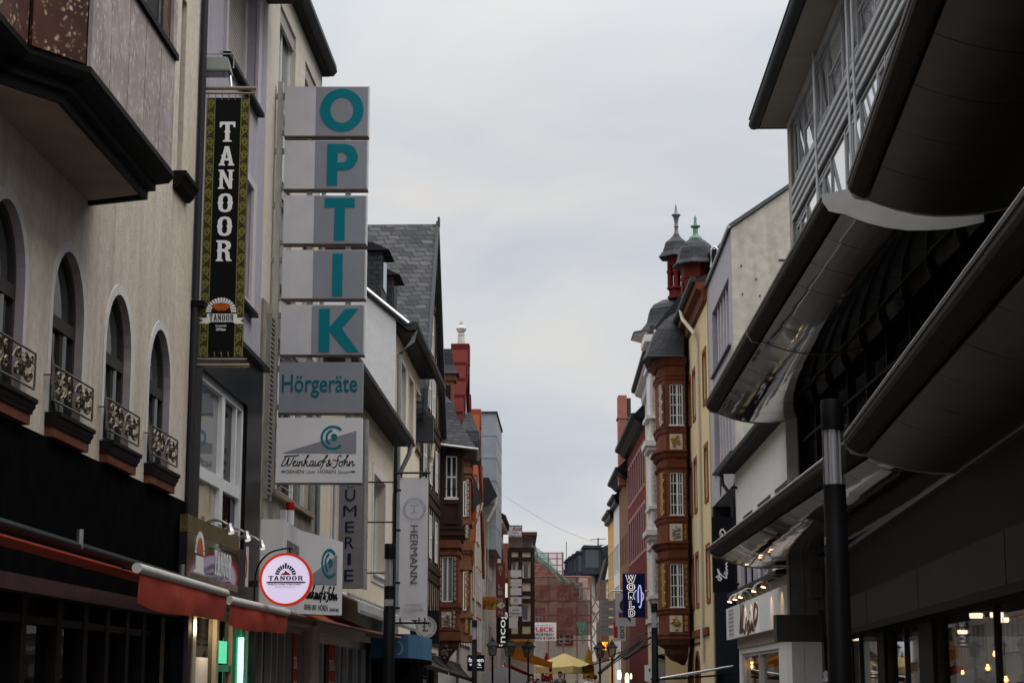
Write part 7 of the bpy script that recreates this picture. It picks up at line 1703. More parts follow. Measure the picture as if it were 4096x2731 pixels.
# ------------------------------------------------------------------ street furniture
def ground(y):
    ys = [0, 40, 60, 85, 140, 320]; zs = [0, 0, .12, .3, .34, .34]
    for (a, b, c, d) in zip(ys, ys[1:], zs, zs[1:]):
        if a <= y <= b: return c + (d - c) * (y - a) / (b - a)
    return .34
def copy_tree(o, parent=None):
    c = o.copy(); COL.objects.link(c); BASE[c.name] = BASE.get(o.name, Vector())
    if parent: c.parent = parent
    for ch in list(o.children): copy_tree(ch, c)
    return c
def lamp_columns():
    t = thing('light_column', 'black cylindrical light column with clear glass head, nearest, in front of the dark shop on the right', 'lamp column', (3.36, 19, 0), 'light columns along the street')
    x, y = 3.36, 19
    m = MB(); m.lathe((x, y, 0), [(.2, 0), (.2, .03), (.128, .06), (.122, 3.15), (.116, 3.16), (.116, 3.64)], 28); m.build('shaft', POSTBLACK, t, True)
    m = MB(); m.lathe((x, y, 0), [(.113, 3.64), (.113, 4.22)], 28); m.build('glass_cylinder', clear_mat('column_glass', .06, (.72, .72, .74)), t, True)
    m = MB(); m.lathe((x, y, 0), [(.06, 3.645), (.055, 3.9), (.06, 4.215)], 14); 
    for k in range(5): a = PI + k * .62 - .2; m.tube([(x + .085 * math.cos(a), y + .085 * math.sin(a), 3.64), (x + .085 * math.cos(a), y + .085 * math.sin(a), 4.22)], .012, 6)  # pale rods added to imitate the bright vertical highlights of the glass
    m.build('reflector_and_highlights', M('pale_reflector_highlight', (.75, .75, .76), .3, .1), t, True)
    m = MB(); m.lathe((x, y, 0), [(.118, 4.21), (.12, 4.22), (.12, 4.51), (.112, 4.53), (.0, 4.54)], 28); m.build('cap', POSTBLACK, t, True)
    m = MB(); a = -.9
    for k in range(2): m.tube([(x - .118, y - .03 - .02 * k, 3.02), (x - .118, y - .03 - .02 * k, 3.1)], .012, 4)
    m.build('cable_clip', STEEL, t)
    for (px, py, lab) in ((-2.59, 39, 'black light column standing between the red awning end and the white jeweller banner'),
                          (5.24, 68, 'black light column in front of the pale oriels, right of the blue neon sign'),
                          (-1.74, 86, 'small black light column in front of the dark lit shop sign')):
        c = copy_tree(t); c.location = (px, py, ground(py) * .0); c['label'] = lab
        for ch in c.children:
            if ch.name.startswith('cable_clip'): pass
    # torn sticker on the nearest one
    m = MB(); G = facing(0, 18.87)
    pts = [atY(a_, b_, 18.86) for a_, b_ in ((3300, 2690), (3310, 2678), (3320, 2684), (3318, 2700), (3322, 2720), (3312, 2728), (3298, 2722), (3303, 2706))]
    rr = [(p.x, p.z) for p in pts]
    vs = []
    for s_, z_ in rr:
        dx = s_ - x; vs.append(Vector((s_, y - math.sqrt(max(1e-4, .1245 ** 2 - dx * dx)), z_)))
    m.add(vs + [v + Vector((0, .004, 0)) for v in vs], [tuple(range(8)), tuple(range(15, 7, -1))] + [(i, (i + 1) % 8, (i + 1) % 8 + 8, i + 8) for i in range(8)]); m.build('sticker', M('torn_sticker', (.35, .36, .38), .7, noise=(30, .4)), t)
    m = MB(); m.box(facing(0, 39 - .118), -2.69, -2.50, 3.22, 3.36, .0, .012)
    tag(m.build('round_sticker', M('torn_sticker', (.35, .36, .38), .7), loc=(-2.6, 38.88, 3.3)), 'small pale sticker on the left black light column below its glass', 'sticker')
lamp_columns()

def lanterns():
    t = thing('street_lantern', 'old-style lantern with clear panes, leftmost beside the tall white-lettered black sign', 'street lamp', (0, 0, 0), 'old-style street lanterns')
    m = MB(); m.lathe((0, 0, 0), [(.14, 0), (.12, .5), (.06, .6), (.05, 2.55), (.08, 2.6), (.04, 2.66), (.09, 2.72)], 10); m.build('post', POSTBLACK, t, True)
    sq = lambda r, z: [Vector((r * a, r * b, z)) for a, b in ((-1, -1), (1, -1), (1, 1), (-1, 1))]
    m = MB()
    for k in range(4):
        m.tube([sq(.13, 2.72)[k], sq(.22, 3.2)[k]], .016, 4)
        m.tube([sq(.22, 3.2)[k], sq(.22, 3.2)[(k + 1) % 4]], .02, 4); m.tube([sq(.13, 2.72)[k], sq(.13, 2.72)[(k + 1) % 4]], .018, 4)
    m.build('lantern_frame', POSTBLACK, t)
    m = MB(); m.loft([sq(.125, 2.73), sq(.212, 3.19)], cap=False); m.build('glass', clear_mat('lantern_glass', .08, (.6, .6, .58)), t)
    m = MB(); m.loft([sq(.30, 3.2), sq(.27, 3.25), sq(.12, 3.42), sq(.10, 3.5), sq(.03, 3.54)]); m.lathe((0, 0, 3.5), [(.03, 0), (.05, .06), (.01, .16)], 8); m.build('lantern_roof', POSTBLACK, t)
    spots = [((1970, 93), 1, None), ((2038, 95), 1, 'old-style lantern between the white-lettered black sign and the stack of small white signs'), ((2113, 98), 1, 'old-style lantern in front of the red netting, below the company banner'), ((2400, 101), 1, 'old-style lantern left of the glowing orange sign'), ((2449, 99), 1, 'old-style lantern right of the glowing orange sign')]
    for i, ((fx, Y), sc, lab) in enumerate(spots):
        o = t if i == 0 else copy_tree(t)
        o.location = (atY(fx, 2700, Y).x, Y, ground(Y)); o.rotation_euler.z = .3 * i + .2
        if lab: o['label'] = lab
lanterns()

def parasol(name, lab, fx, fy, Y, half, drop, val, mat, rot=.3, group=None, letters=None):
    ap = atY(fx, fy, Y); g = ground(Y)
    t = thing(name, lab, 'parasol', (ap.x, Y, g), group)
    P = lambda r, z, k, n=4: Vector((ap.x + r * math.cos(rot + 2 * PI * k / n), Y + r * math.sin(rot + 2 * PI * k / n), z))
    R_ = half * 1.414; ze = ap.z - drop
    rings = []
    for f, z in ((.04, ap.z), (.5, ap.z - drop * .47), (1, ze)):
        ring = []
        for k in range(4):
            for j in range(4):
                a = P(R_ * f, z, k); b = P(R_ * f, z, k + 1); q = a.lerp(b, j / 4); sag = .05 * f * math.sin(PI * j / 4) * 2
                ring.append(q - Vector((0, 0, sag)))
        rings.append(ring)
    rings.append([p + Vector((0, 0, -val)) for p in rings[-1]])
    m = MB(); m.loft(rings, cap=False); c = m.build('canopy', mat, t)
    m = MB(); m.lathe((ap.x, Y, 0), [(.3, g), (.3, g + .06), (.035, g + .1), (.03, ap.z - .05)], 10); m.build('pole', POSTBLACK, t)
    m = MB()
    for k in range(4): m.tube([Vector((ap.x, Y, ap.z - .05)), P(R_ * .98, ze - .02, k)], .015, 4)
    m.build('ribs', POSTBLACK, t); m = MB(); m.lathe((ap.x, Y, ap.z), [(.06, -.04), (.07, .03), (.02, .1)], 8); m.build('finial', STEEL, t)
    return t
def closed_parasol(lab, fx, fy, Y, r, ln, mat, letters=None):
    ap = atY(fx, fy, Y); g = ground(Y)
    t = thing('closed_parasol', lab, 'parasol', (ap.x, Y, g), 'closed parasols')
    m = MB(); rr = []
    for f, k in ((0, .1), (.15, .35), (.4, .62), (.7, .9), (.95, 1), (1, .9)):
        rr.append([Vector((ap.x + r * k * (1 + .22 * math.cos(4 * a)) * math.cos(a), Y + r * k * (1 + .22 * math.cos(4 * a)) * math.sin(a), ap.z - ln * f)) for a in [2 * PI * q / 16 for q in range(16)]])
    m.loft(rr); m.build('folded_canopy', mat, t, True)
    m = MB(); m.lathe((ap.x, Y, 0), [(.25, g), (.25, g + .06), (.035, g + .1), (.03, ap.z)], 8); m.build('pole', POSTBLACK, t); m = MB(); m.lathe((ap.x, Y, ap.z), [(.05, -.05), (.06, .04), (.02, .1)], 8); m.build('finial', STEEL, t)
    if letters:
        G = facing(ap.x, Y - r * 1.25); m = MB(); m.text(G, letters, -r * .55, r * .55, ap.z - ln * .80, ap.z - ln * .70, 0, .02, bold=.03); m.build('lettering', WHITEINK, t)
YEL = M('yellow_cloth', (.95, .77, .33), .9, noise=(2, .06), transl=.2); YEL2 = M('amber_cloth', (.55, .32, .03), .9, noise=(3, .15), transl=.2); REDC = M('bright_red_cloth', (.55, .03, .035), .9, noise=(3, .12), transl=.2)
GREYC = M('charcoal_cloth', (.11, .10, .105), .9, noise=(3, .12)); CORAL = M('coral_red_cloth', (.62, .10, .09), .9, noise=(3, .12), transl=.25)
parasol('yellow_parasol', 'large pale yellow market parasol open below the scaffolded house', 2258, 2612, 128, 1.5, .85, .42, YEL, .25)
parasol('grey_parasol', 'wide dark grey parasol open at the bottom left of the street', 2012, 2664, 112, 1.9, 1.05, .2, GREYC, .1)
parasol('red_parasol', 'open coral red parasol partly behind the dark grey parasol', 2038, 2657, 122, 1.05, .62, .22, CORAL, .3)
closed_parasol('closed bright red parasol with white letters left of the yellow parasol', 2187, 2607, 134, .36, 2.1, REDC, 'Für')
closed_parasol('closed amber yellow parasol right of the open yellow parasol', 2354, 2588, 137, .36, 2.3, YEL2)
closed_parasol('small closed red parasol above the dark grey parasol', 2018, 2647, 126, .2, 1.6, REDC)

def slope_awning(lab, quad, mat, val=.25, side=0, name='sloping_awning', group='sloping shop awnings'):
    """quad: wall-near, wall-far, front-far, front-near"""
    a, b, c, d = [Vector(q) for q in quad]
    t = thing(name, lab, 'awning', a.lerp(c, .5), group)
    rows = [[a.lerp(b, i / 4).lerp(d.lerp(c, i / 4), j / 5) + Vector((0, 0, -.06 * math.sin(PI * j / 5))) for j in range(6)] for i in range(5)]
    m = MB(); m.loft([r + [p + Vector((0, 0, .012)) for p in reversed(r)] for r in rows]); m.build('cloth', mat, t, True)
    m = MB(); m.loft([[d, d + Vector((0, 0, -val)), d + Vector((.01, 0, -val)), d + Vector((.01, 0, 0))], [c, c + Vector((0, 0, -val)), c + Vector((.01, 0, -val)), c + Vector((.01, 0, 0))]]); m.build('valance', mat, t)
    if side:
        m = MB(); m.loft([[a, d, d + Vector((0, 0, -side * .5)), a + Vector((0, 0, -side))], [p + Vector((0, .015, 0)) for p in (a, d, d + Vector((0, 0, -side * .5)), a + Vector((0, 0, -side)))]]); m.build('side_curtain', mat, t)
    m = MB(); m.tube([d, c], .05, 6); m.tube([a, b], .06, 6); m.build('front_bar', M('dark_bar', (.05, .05, .05), .4, .4), t)
    m = MB()
    for f in (.08, .92):
        p, q = a.lerp(b, f), d.lerp(c, f); m.tube([p + Vector((0, 0, -.3)), p.lerp(q, .5) + Vector((0, 0, -.18)), q + Vector((0, 0, -.03))], .03, 5)
    m.build('arm', MATS['dark_bar'], t)
    return t
BLKC = M('black_awning_cloth', (.012, .012, .012), .8, noise=(3, .2)); ORG = M('orange_awning_cloth', (.50, .17, .02), .9, noise=(2, .15), transl=.45); DKR = M('dark_maroon_awning_cloth', (.06, .022, .018), .85, noise=(2, .2)); TAUPE = M('taupe_awning_cloth', (.14, .12, .10), .85, noise=(2, .15))
def awn_px(x0, y0, x1, y1, Yn, Yf, **k):
    w, f = atY(x0, y0, Yn), atY(x1, y1, Yn)
    return [w, Vector((w.x, Yf, w.z)), Vector((f.x, Yf, f.z)), f]
slope_awning('broad orange awning over the terrace beside the dark timber bay', awn_px(2050, 2586, 2208, 2648, 117, 126), ORG, .55, .75)
slope_awning('dark maroon awning on the right, left of the black awnings', awn_px(2486, 2606, 2336, 2664, 124, 134), DKR, .3)
slope_awning('large black awning below the blue neon sign, farther of two', awn_px(2584, 2532, 2409, 2684, 101, 106), BLKC, .12)
slope_awning('large black awning with glossy bars directly beside the third lamp column, nearer of two', awn_px(2604, 2548, 2516, 2624, 94.2, 99), BLKC, .12)
slope_awning('taupe awning with bright metal edge below the cream corner house arches', awn_px(2932, 2664, 2640, 2713, 72, 76.5), TAUPE, .2)
e0, e1 = atY(2932, 2662, 71.9), atY(2640, 2711, 71.9)
tag(MB().tube([e0, e1], .035, 8).build('awning_rail', M('bright_rail', (.6, .58, .56), .35, .6), loc=e0), 'bright metal rail along the edge of the taupe awning', 'rail')
p0, p1, p2, p3 = atY(1669, 2640, 53), atY(1792, 2682, 68), atY(1796, 2683, 70), atY(1888, 2713, 88)
slope_awning('long black awning below the blue jeweller canopy, nearer of two on the left', [LW.pt(53, 2.9, .05), LW.pt(68, 2.7, .05), p1, p0], BLKC, .14)
slope_awning('black awning below the red carved oriel, farther of two on the left', [LW.pt(70, 2.7, .05), LW.pt(88, 2.5, .05), p3, p2], BLKC, .14)

# ------------------------------------------------------------------ small signs down the left side
def left_signs():
    # blue boxed canopy of the jeweller
    Y = 50.0; q = lambda x, y, Y_=Y: atY(x, y, Y_)
    a, b, c = q(1560, 2630), q(1634, 2534), q(1690, 2552, 52.2)
    z0, z1 = q(1600, 2630).z, q(1600, 2534).z
    t = thing('blue_shop_canopy', 'blue boxed jeweller canopy with thin white emblem behind the left lamp column', 'canopy', (b.x, Y, z0))
    P = [(LW.pt(Y, 0).x, Y), (b.x, Y), (c.x, 52.2), (c.x + .1, 56), (LW.pt(56, 0).x, 56)]
    m = MB(); m.loft([[Vector((x, y, z)) for x, y in P] for z in (z0, z1)]); m.build('box', M('jeweller_blue', (.045, .12, .22), .6, noise=(3, .1)), t)
    G = facing(0, Y); cx, cz = q(1592, 2590).x, q(1592, 2590).z; r = .13
    m = MB(); m.stroke(G, arc(cx, cz, r, r * 1.3, -100, 100, 16), .012, .004); m.stroke(G, arc(cx - .02, cz, r * .9, r * 1.25, -80, 120, 12), .008, .005); m.box(G, cx - .1, cx - .085, cz - .06, cz + .06, .003, .008); m.build('emblem', M('pale_blue_print', (.4, .48, .55), .6), t)
    m = MB(); m.loft([[Vector((x, y + .05, z)) for x, y in P] for z in (z0 - .12, z0 - .005)]); m.box(facing(0, Y + .4), LW.pt(Y, 0).x, q(1668, 2700).x, 0.02, z0 - .13, -3, 0); m.build('painted_interior_dark', FASCIA, t)  # black block paints in the darkness of the interior below the canopy
    # round emblem blade sign
    Y = 62.0; t, G, x0, x1, z0, z1 = blade('round_emblem_sign', 'black square blade sign with grey disc lettered E, beside the red oriel', Y, 1640, 2440, 1758, 2574, M('black_sign', (.006, .006, .009), .5), .12)
    c = atY(1703, 2507, Y); r = atY(1747, 2507, Y).x - c.x
    circ = lambda rr: [(c.x + rr * math.cos(2 * PI * k / 36), c.z + rr * math.sin(2 * PI * k / 36)) for k in range(36)]
    MB().prism(G, circ(r), .0, .05).build('disc', M('disc_grey', (.38, .37, .38), .5, noise=(3, .05)), t)
    m = MB(); m.ring(G, circ(r * .93), circ(r), .05, .065); m.build('disc_rim', STEEL, t)
    m = MB(); m.box(G, c.x - r * .18, c.x - r * .06, c.z - r * .35, c.z + r * .45, .055, .06)
    for z, w in ((-.35, .52), (.0, .3), (.4, .45)): m.box(G, c.x - r * .3, c.x - r * .3 + r * w, c.z + r * z, c.z + r * (z + .09), .0555, .0605)
    m.ring(G, arc(c.x + r * .36, c.z + r * .25, r * .06, r * .12, 0, 340, 14), arc(c.x + r * .36, c.z + r * .25, r * .13, r * .2, 0, 340, 14), .055, .06)
    words = 'WELT DER SCHMUCKZEIT FÜR'
    for k, ch in enumerate(words):
        if ch == ' ': continue
        an = R(200 + k * 360 / len(words)); rr = r * .79; s_, z_ = c.x + rr * math.cos(an), c.z + rr * math.sin(an); e = r * .06
        tx, tz = -math.sin(an), math.cos(an)
        m.prism(G, [(s_ - tx * e * .7 - math.cos(an) * e, z_ - tz * e * .7 - math.sin(an) * e), (s_ + tx * e * .7 - math.cos(an) * e, z_ + tz * e * .7 - math.sin(an) * e), (s_ + tx * e * .7 + math.cos(an) * e, z_ + tz * e * .7 + math.sin(an) * e), (s_ - tx * e * .7 + math.cos(an) * e, z_ - tz * e * .7 + math.sin(an) * e)], .055, .058)
    m.build('lettering', M('charcoal_print', (.07, .07, .08), .6), t)
    # lit letters sign behind the small lamp column
    Y = 88.5; LIT = M('lit_white_letters', (.9, .9, .9), .5, emit=((1, .98, .95), .5))
    t, G, x0, x1, z0, z1 = blade('dark_lit_shop_sign', 'black sign with lit white letters farben werk behind the small light column', Y, 1869, 2618, 1938, 2682, M('black_sign', (.006, .006, .009), .5), .2)
    w, h = x1 - x0, z1 - z0; m = MB(); m.text(G, 'farben', x0 + w * .07, x1 - w * .06, z0 + h * .56, z1 - h * .16, .005, .01, bold=.01); m.text(G, 'werk', x0 + w * .12, x1 - w * .18, z0 + h * .32, z0 + h * .52, .005, .01, bold=.01); m.text(G, 'koblenz', x0 + w * .3, x1 - w * .15, z0 + h * .2, z0 + h * .27, .005, .01); m.build('lettering', LIT, t)
    # food picture sign
    Y = 113.0; t, G, x0, x1, z0, z1 = blade('food_picture_sign', 'two small orange food picture boards left of the dark red vertical sign', Y, 1920, 2386, 1989, 2437, M('food_orange', (.26, .10, .02), .6, noise=(4, .7), spots=(4, (.5, .35, .04), .1, .45, 1)), .1)
    MB().box(G, (x0 + x1) / 2 - .02, (x0 + x1) / 2 + .02, z0, z1, .0, .01).build('divider', M('dark_orange', (.12, .035, .01), .6), t)
    relief(t, G, x0 + .05, (x0 + x1) / 2 - .05, z0 + .05, z1 - .05, .002, M('food_colours', (.40, .17, .03), .6, noise=(6, .9)), 61, 12, 'food_picture'); relief(t, G, (x0 + x1) / 2 + .05, x1 - .05, z0 + .05, z1 - .05, .002, MATS['food_colours'], 62, 12, 'food_picture')
    # dark red vertical sign
    Y = 118.0; t, G, x0, x1, z0, z1 = blade('dark_red_vertical_sign', 'tall dark red vertical sign with pale letters BY LEMON and a lemon', Y, 1983, 2250, 2021, 2466, M('oxblood_sign', (.13, .035, .03), .6), .15)
    w, h = x1 - x0, z1 - z0; m = MB()
    for ch, f in (('B', .895), ('Y', .795), ('L', .56), ('B', .44), ('M', .30), ('N', .07)):
        m.text(G, ch, x0 + w * .27, x0 + w * .72, z0 + h * (f - .035), z0 + h * (f + .05), .005, .01, bold=.02)
    m.build('lettering', M('rose_grey', (.30, .22, .20), .6), t)
    cx, cz = x0 + w * .55, z0 + h * .215; m = MB(); m.prism(G, [(cx + .21 * math.cos(a) + .04 * math.cos(3 * a), cz + .22 * math.sin(a)) for a in [k * PI / 9 for k in range(18)]], .006, .02); m.build('lemon', M('pale_lemon', (.48, .46, .42), .6), t)
    m = MB(); m.prism(G, [(cx - .02, cz + .0), (cx + .12, cz + .12), (cx + .1, cz - .06)], .021, .03); m.build('lemon_slice', MATS['oxblood_sign'], t)
    # tall black sign with lit letters reading upwards
    Y = 121.0; t, G, x0, x1, z0, z1 = blade('tall_black_lit_sign', 'tall black sign with white letters incognito reading upwards', Y, 1985, 2388, 2034, 2590, M('black_sign', (.006, .006, .009), .5), .2)
    w, h = x1 - x0, z1 - z0; m = MB(); m.text(G, 'incognito', x0 + w * .22, x0 + w * .92, z0 + h * .03, z0 + h * 1.22, .005, .01, rot=90, bold=.01)
    m.v = [Vector((p.x, p.y, min(p.z, z1))) for p in m.v]; m.build('lettering', M('lit_white_letters_dim', (.85, .85, .85), .5, emit=((1, .98, .95), .22)), t)
    # stack of small white signs on one post
    Y = 124.0; G = facing(0, Y); X = lambda x, y: atY(x, y, Y)
    t = thing('white_sign_stack', 'stack of small white shop signs on a gold post in front of dark timber bay', 'sign', (X(2060, 0).x, Y, 3))
    m = MB(); a = X(2032, 2470); b = X(2041, 2278); m.box(G, a.x, b.x, a.z, b.z, -.1, 0); m.build('post', M('gold_brown_post', (.22, .15, .05), .6), t)
    BD = M('small_white_board', (.58, .56, .58), .5)
    for i, (x0_, y0_, x1_, y1_, tx, mt) in enumerate(((2042, 2279, 2086, 2306, None, None), (2042, 2315, 2087, 2343, '- - - - - - -', 'rose_grey'), (2042, 2350, 2086, 2379, None, None), (2042, 2387, 2086, 2415, 'E', 'faded_pink'), (2036, 2424, 2086, 2463, 'Werrmann', 'sign_green'), (2036, 2467, 2071, 2511, None, None))):
        p, q_ = X(x0_, y1_), X(x1_, y0_); bd = MB().box(G, p.x, q_.x, p.z, q_.z, -.12, .02).build('small_board', BD, t)
        if mt == 'faded_pink': M('faded_pink', (.5, .2, .24), .6)
        if mt == 'sign_green': M('sign_green', (.02, .14, .09), .6)
        if tx:
            w, h = q_.x - p.x, q_.z - p.z; m = MB()
            m.text(G, tx, p.x + w * (.08 if len(tx) > 4 else .3), q_.x - w * (.08 if len(tx) > 4 else .3), p.z + h * (.14 if len(tx) == 8 else .35), p.z + h * (.5 if len(tx) > 3 else .8), .025, .01, shear=.25 if tx == 'Werrmann' else 0)
            if tx == 'Werrmann':
                for k in range(4): s_ = p.x + w * (.28 + .14 * k); m.prism(G, [(s_, p.z + h * .55), (s_ + w * .1, p.z + h * .55), (s_ + w * .05, p.z + h * (.78 + .06 * (k % 2)))], .025, .03)
            m.build('lettering', MATS[mt], bd)
left_signs()

def right_signs():
    Y = 99.0; t, G, x0, x1, z0, z1 = blade('blue_neon_sign', 'navy blue neon sign with white outlined letters WORLD and a ringed planet', Y, 2493, 2292, 2579, 2468, M('navy_sign', (.004, .007, .05), .5), .25)
    w, h = x1 - x0, z1 - z0; NE = M('warm_neon', (1, 1, 1), .5, emit=((1, .93, .82), .75)); NB = M('blue_neon', (.6, .6, 1), .5, emit=((.5, .55, 1.0), .7)); GRY = M('sign_letter_grey', (.16, .11, .11), .5)
    m = MB(); m2 = MB()
    GL = {'W': [[(0, 1), (.22, 0), (.36, 0), (.5, .5), (.64, 0), (.78, 0), (1, 1)], [(.24, 1), (.32, .42), (.42, .8), (.5, 1), (.58, .8), (.68, .42), (.76, 1)]], 'R': [[(.12, 0), (.12, 1), (.7, 1), (.92, .78), (.75, .48), (1, 0)], [(.36, 0), (.36, .42), (.7, 0)]], 'L': [[(.15, 1), (.15, 0), (.95, 0), (.95, .22)], [(.42, 1), (.42, .22), (.95, .22)]], 'D': [[(.12, 0), (.12, 1), (.6, 1), (.95, .75), (.95, .25), (.6, 0), (.12, 0)], [(.36, .22), (.36, .78), (.58, .78), (.7, .62), (.7, .38), (.58, .22), (.36, .22)]]}
    for ch, cx, y0, y1, wd in (('W', 2523, 2297, 2327, .46), ('O', 2524, 2331, 2361, .36), ('R', 2525, 2366, 2396, .32), ('L', 2526, 2401, 2430, .28), ('D', 2526, 2435, 2465, .32)):
        c = atY(cx, y1, Y); zt = atY(cx, y0, Y).z; W_ = w * wd; H_ = zt - c.z
        if ch == 'O':
            m.ring(G, arc(c.x, c.z + H_ / 2, W_ * .44, H_ * .44, 0, 345, 20), arc(c.x, c.z + H_ / 2, W_ * .52, H_ * .5, 0, 345, 20), .02, .05); m.ring(G, arc(c.x, c.z + H_ / 2, W_ * .2, H_ * .22, 0, 345, 16), arc(c.x, c.z + H_ / 2, W_ * .27, H_ * .28, 0, 345, 16), .02, .05)
        else:
            for st in GL[ch]: 
                P = [(c.x - W_ / 2 + x * W_, c.z + z * H_) for x, z in st]
                for p, q_ in zip(P, P[1:]): m.stroke(G, [p, q_], .018, .02, .02)
    m.build('neon_letters', NE, t)
    c = atY(2553, 2384, Y); u = atY(2554, 2384, Y).x - c.x
    m = MB(); m.stroke(G, arc(c.x, c.z, 21 * u, 25 * u, 105, 140, 6), .04, .03, .02); m.stroke(G, arc(c.x, c.z, 21 * u, 25 * u, -40, 40, 10), .04, .03, .02); m.stroke(G, arc(c.x + 6 * u, c.z, 7 * u, 44 * u, -120, 215, 26), .05, .04, .02); m.build('planet_neon', NB, t)
    MB().prism(G, [(c.x + 19 * u * math.cos(k * PI / 10), c.z + 23 * u * math.sin(k * PI / 10)) for k in range(20)], .005, .012).build('planet_disc', M('planet_violet', (.07, .06, .2), .6), t)
    # pale banner with dark disc and magenta block
    Y = 108; t, G, x0, x1, z0, z1 = blade('pale_hanging_banner', 'pale grey hanging banner with dark disc and magenta block behind the navy neon sign', Y, 2462, 2370, 2541, 2503, M('pale_banner', (.42, .40, .41), .7, noise=(2, .06)), .05)
    w, h = x1 - x0, z1 - z0; c = atY(2505, 2420, Y)
    MB().prism(G, [(c.x + w * .33 * math.cos(k * PI / 12), c.z + h * .22 * math.sin(k * PI / 12)) for k in range(24)], .002, .02).build('dark_disc', M('plum_black', (.035, .02, .03), .6), t)
    a, b = atY(2475, 2467, Y), atY(2505, 2448, Y); MB().box(G, a.x, b.x, a.z, b.z, .021, .03).build('magenta_block', M('magenta', (.13, .02, .07), .6), t)
    p = [atY(*q_, Y) for q_ in ((2508, 2470), (2523, 2488), (2522, 2466))]; MB().prism(G, [(v.x, v.z) for v in p], .021, .03).build('dark_tip', MATS['plum_black'], t)
    m = MB(); z = atY(2470, 2362, Y).z; m.tube([(x0 - .2, Y, z), (8.4, Y, z)], .05, 5); m.build('rod', STEEL, t)
    # stack of grey translucent panels
    Y = 117; G = facing(0, Y); X = lambda x, y: atY(x, y, Y)
    t = thing('grey_panel_sign', 'stack of four grey panels with faint print left of the pale banner', 'sign', (X(2396, 0).x, Y, 3))
    for y0, y1 in ((2400, 2430), (2437, 2464), (2471, 2500), (2509, 2540)):
        a, b = X(2396, y1), X(2455, y0); bd = MB().box(G, a.x, b.x, a.z, b.z, -.1, 0).build('panel', M('panel_grey', (.23, .22, .23), .6, noise=(2, .1)), t)
        m = MB(); 
        for k in range(3): s_ = a.x + (b.x - a.x) * (.25 + .2 * k); m.stroke(G, [(s_, a.z + .15), (s_ + .08, b.z - .12), (s_ + .18, b.z - .15)], .03, .003, .004)
        m.build('faint_print', M('panel_dark_grey', (.12, .12, .125), .6), bd)
    a, b = X(2455, 2560), X(2462, 2395); m = MB(); m.box(G, a.x, b.x, a.z, b.z, -.15, -.02); m.build('post', M('panel_grey', (.23, .22, .23), .6), t)
    Y = 114; t, G, x0, x1, z0, z1 = blade('red_and_white_blade_sign', 'white blade sign with red strip and dark letters ext reading upwards', Y, 2455, 2484, 2503, 2562, M('white_blade', (.40, .38, .38), .6), .1)
    w, h = x1 - x0, z1 - z0; MB().box(G, x0, x0 + w * .33, z0 + h * .17, z1, .001, .01).build('red_strip', M('blade_red', (.30, .02, .025), .6), t)
    m = MB(); m.text(G, 'ext', x0 + w * .45, x0 + w * .88, z0 + h * .12, z0 + h * .85, .003, .01, rot=90, bold=.02); m.build('lettering', M('charcoal_print', (.07, .07, .08), .6), t)
    # glowing orange sign
    Y = 122; G = facing(0, Y); X = lambda x, y: atY(x, y, Y); GLOW = M('orange_glow', (1, .5, .1), .5, emit=((1, .36, .03), 2.2))
    t = thing('glowing_orange_sign', 'small glowing orange sign between two old lanterns on the right', 'sign', (X(2420, 0).x, Y, 3.5))
    P = [(2408, 2566), (2431, 2566), (2430, 2574), (2421, 2582), (2418, 2582), (2409, 2575)]; m = MB(); m.prism(G, [(X(*q_).x, X(*q_).z) for q_ in P], -.1, 0); a, b = X(2411, 2598), X(2425, 2583); m.box(G, a.x, b.x, a.z, b.z, -.1, 0); m.build('glow_panel', GLOW, t)
    m = MB(); a, b = X(2418, 2580), X(2428, 2569); m.stroke(G, [(a.x, a.z), (a.x + .06, b.z), (b.x, b.z - .03), (b.x - .05, a.z + .05)], .05, .004, .006); m.text(G, '?', X(2414, 0).x, X(2421, 0).x, X(0, 2597).z, X(0, 2585).z, .004, .01, bold=.03); m.build('red_mark', M('red_mark', (.5, .02, .01), .5, emit=((.8, .05, .02), .4)), t)
    # lit shop lamps under the black awning
    W2 = M('shop_lamp_glow', (1, .8, .5), .5, emit=((1, .68, .34), 3.0))
    for i, (x, y, h_) in enumerate(((2477, 2692, .2), (2508, 2708, .26), (2524, 2700, .12))):
        c = atY(x, y, 103 + i); t = thing('shop_lamp', ('tall warm glowing shop lamp under the black awnings, left of its neighbours', 'brightest warm glowing shop lamp under the black awnings, in the middle', 'slim dim warm shop lamp under the black awnings, rightmost')[i], 'lamp', c, 'lit shop lamps under the black awnings')
        m = MB(); m.lathe(c, [(.06, -h_ * 1.6), (.13, -h_ * 1.4), (.15, 0), (.10, h_ * .8), (.03, h_)], 10, 0, .8 if i < 2 else .4, .8); m.build('glow_shade', W2, t, True); m = MB(); m.tube([c + Vector((0, 0, h_)), c + Vector((0, 0, 1.3))], .012, 5); m.build('cord', POSTBLACK, t)
    # window fronts behind those lamps
    a = F7s = Frame((8.3, 110), (8.0, 93.3))
    m = MB(); m.box(a, 2, 16.5, .3, 3.2, .02, .06); r = tag(m.build('shop_glazing', PANEDARK, loc=a.pt(8, .3)), 'dark shop glazing under the black awnings on the right', 'shop front')
    # white notice board beside the third column
    Y = 90; a, b = atY(2579, 2722, Y), atY(2605, 2658, Y); G = facing(0, Y); t = thing('notice_board', 'white notice board with small print beside the third light column', 'sign', (a.x, Y, a.z)); MB().box(G, a.x, b.x, a.z, b.z, -.05, 0).build('board', SIGNWHITE, t)
    MB().box(G, a.x + .2, b.x - .04, b.z - .32, b.z - .16, .001, .006).build('red_mark', M('faded_red', (.22, .06, .07), .6), t)
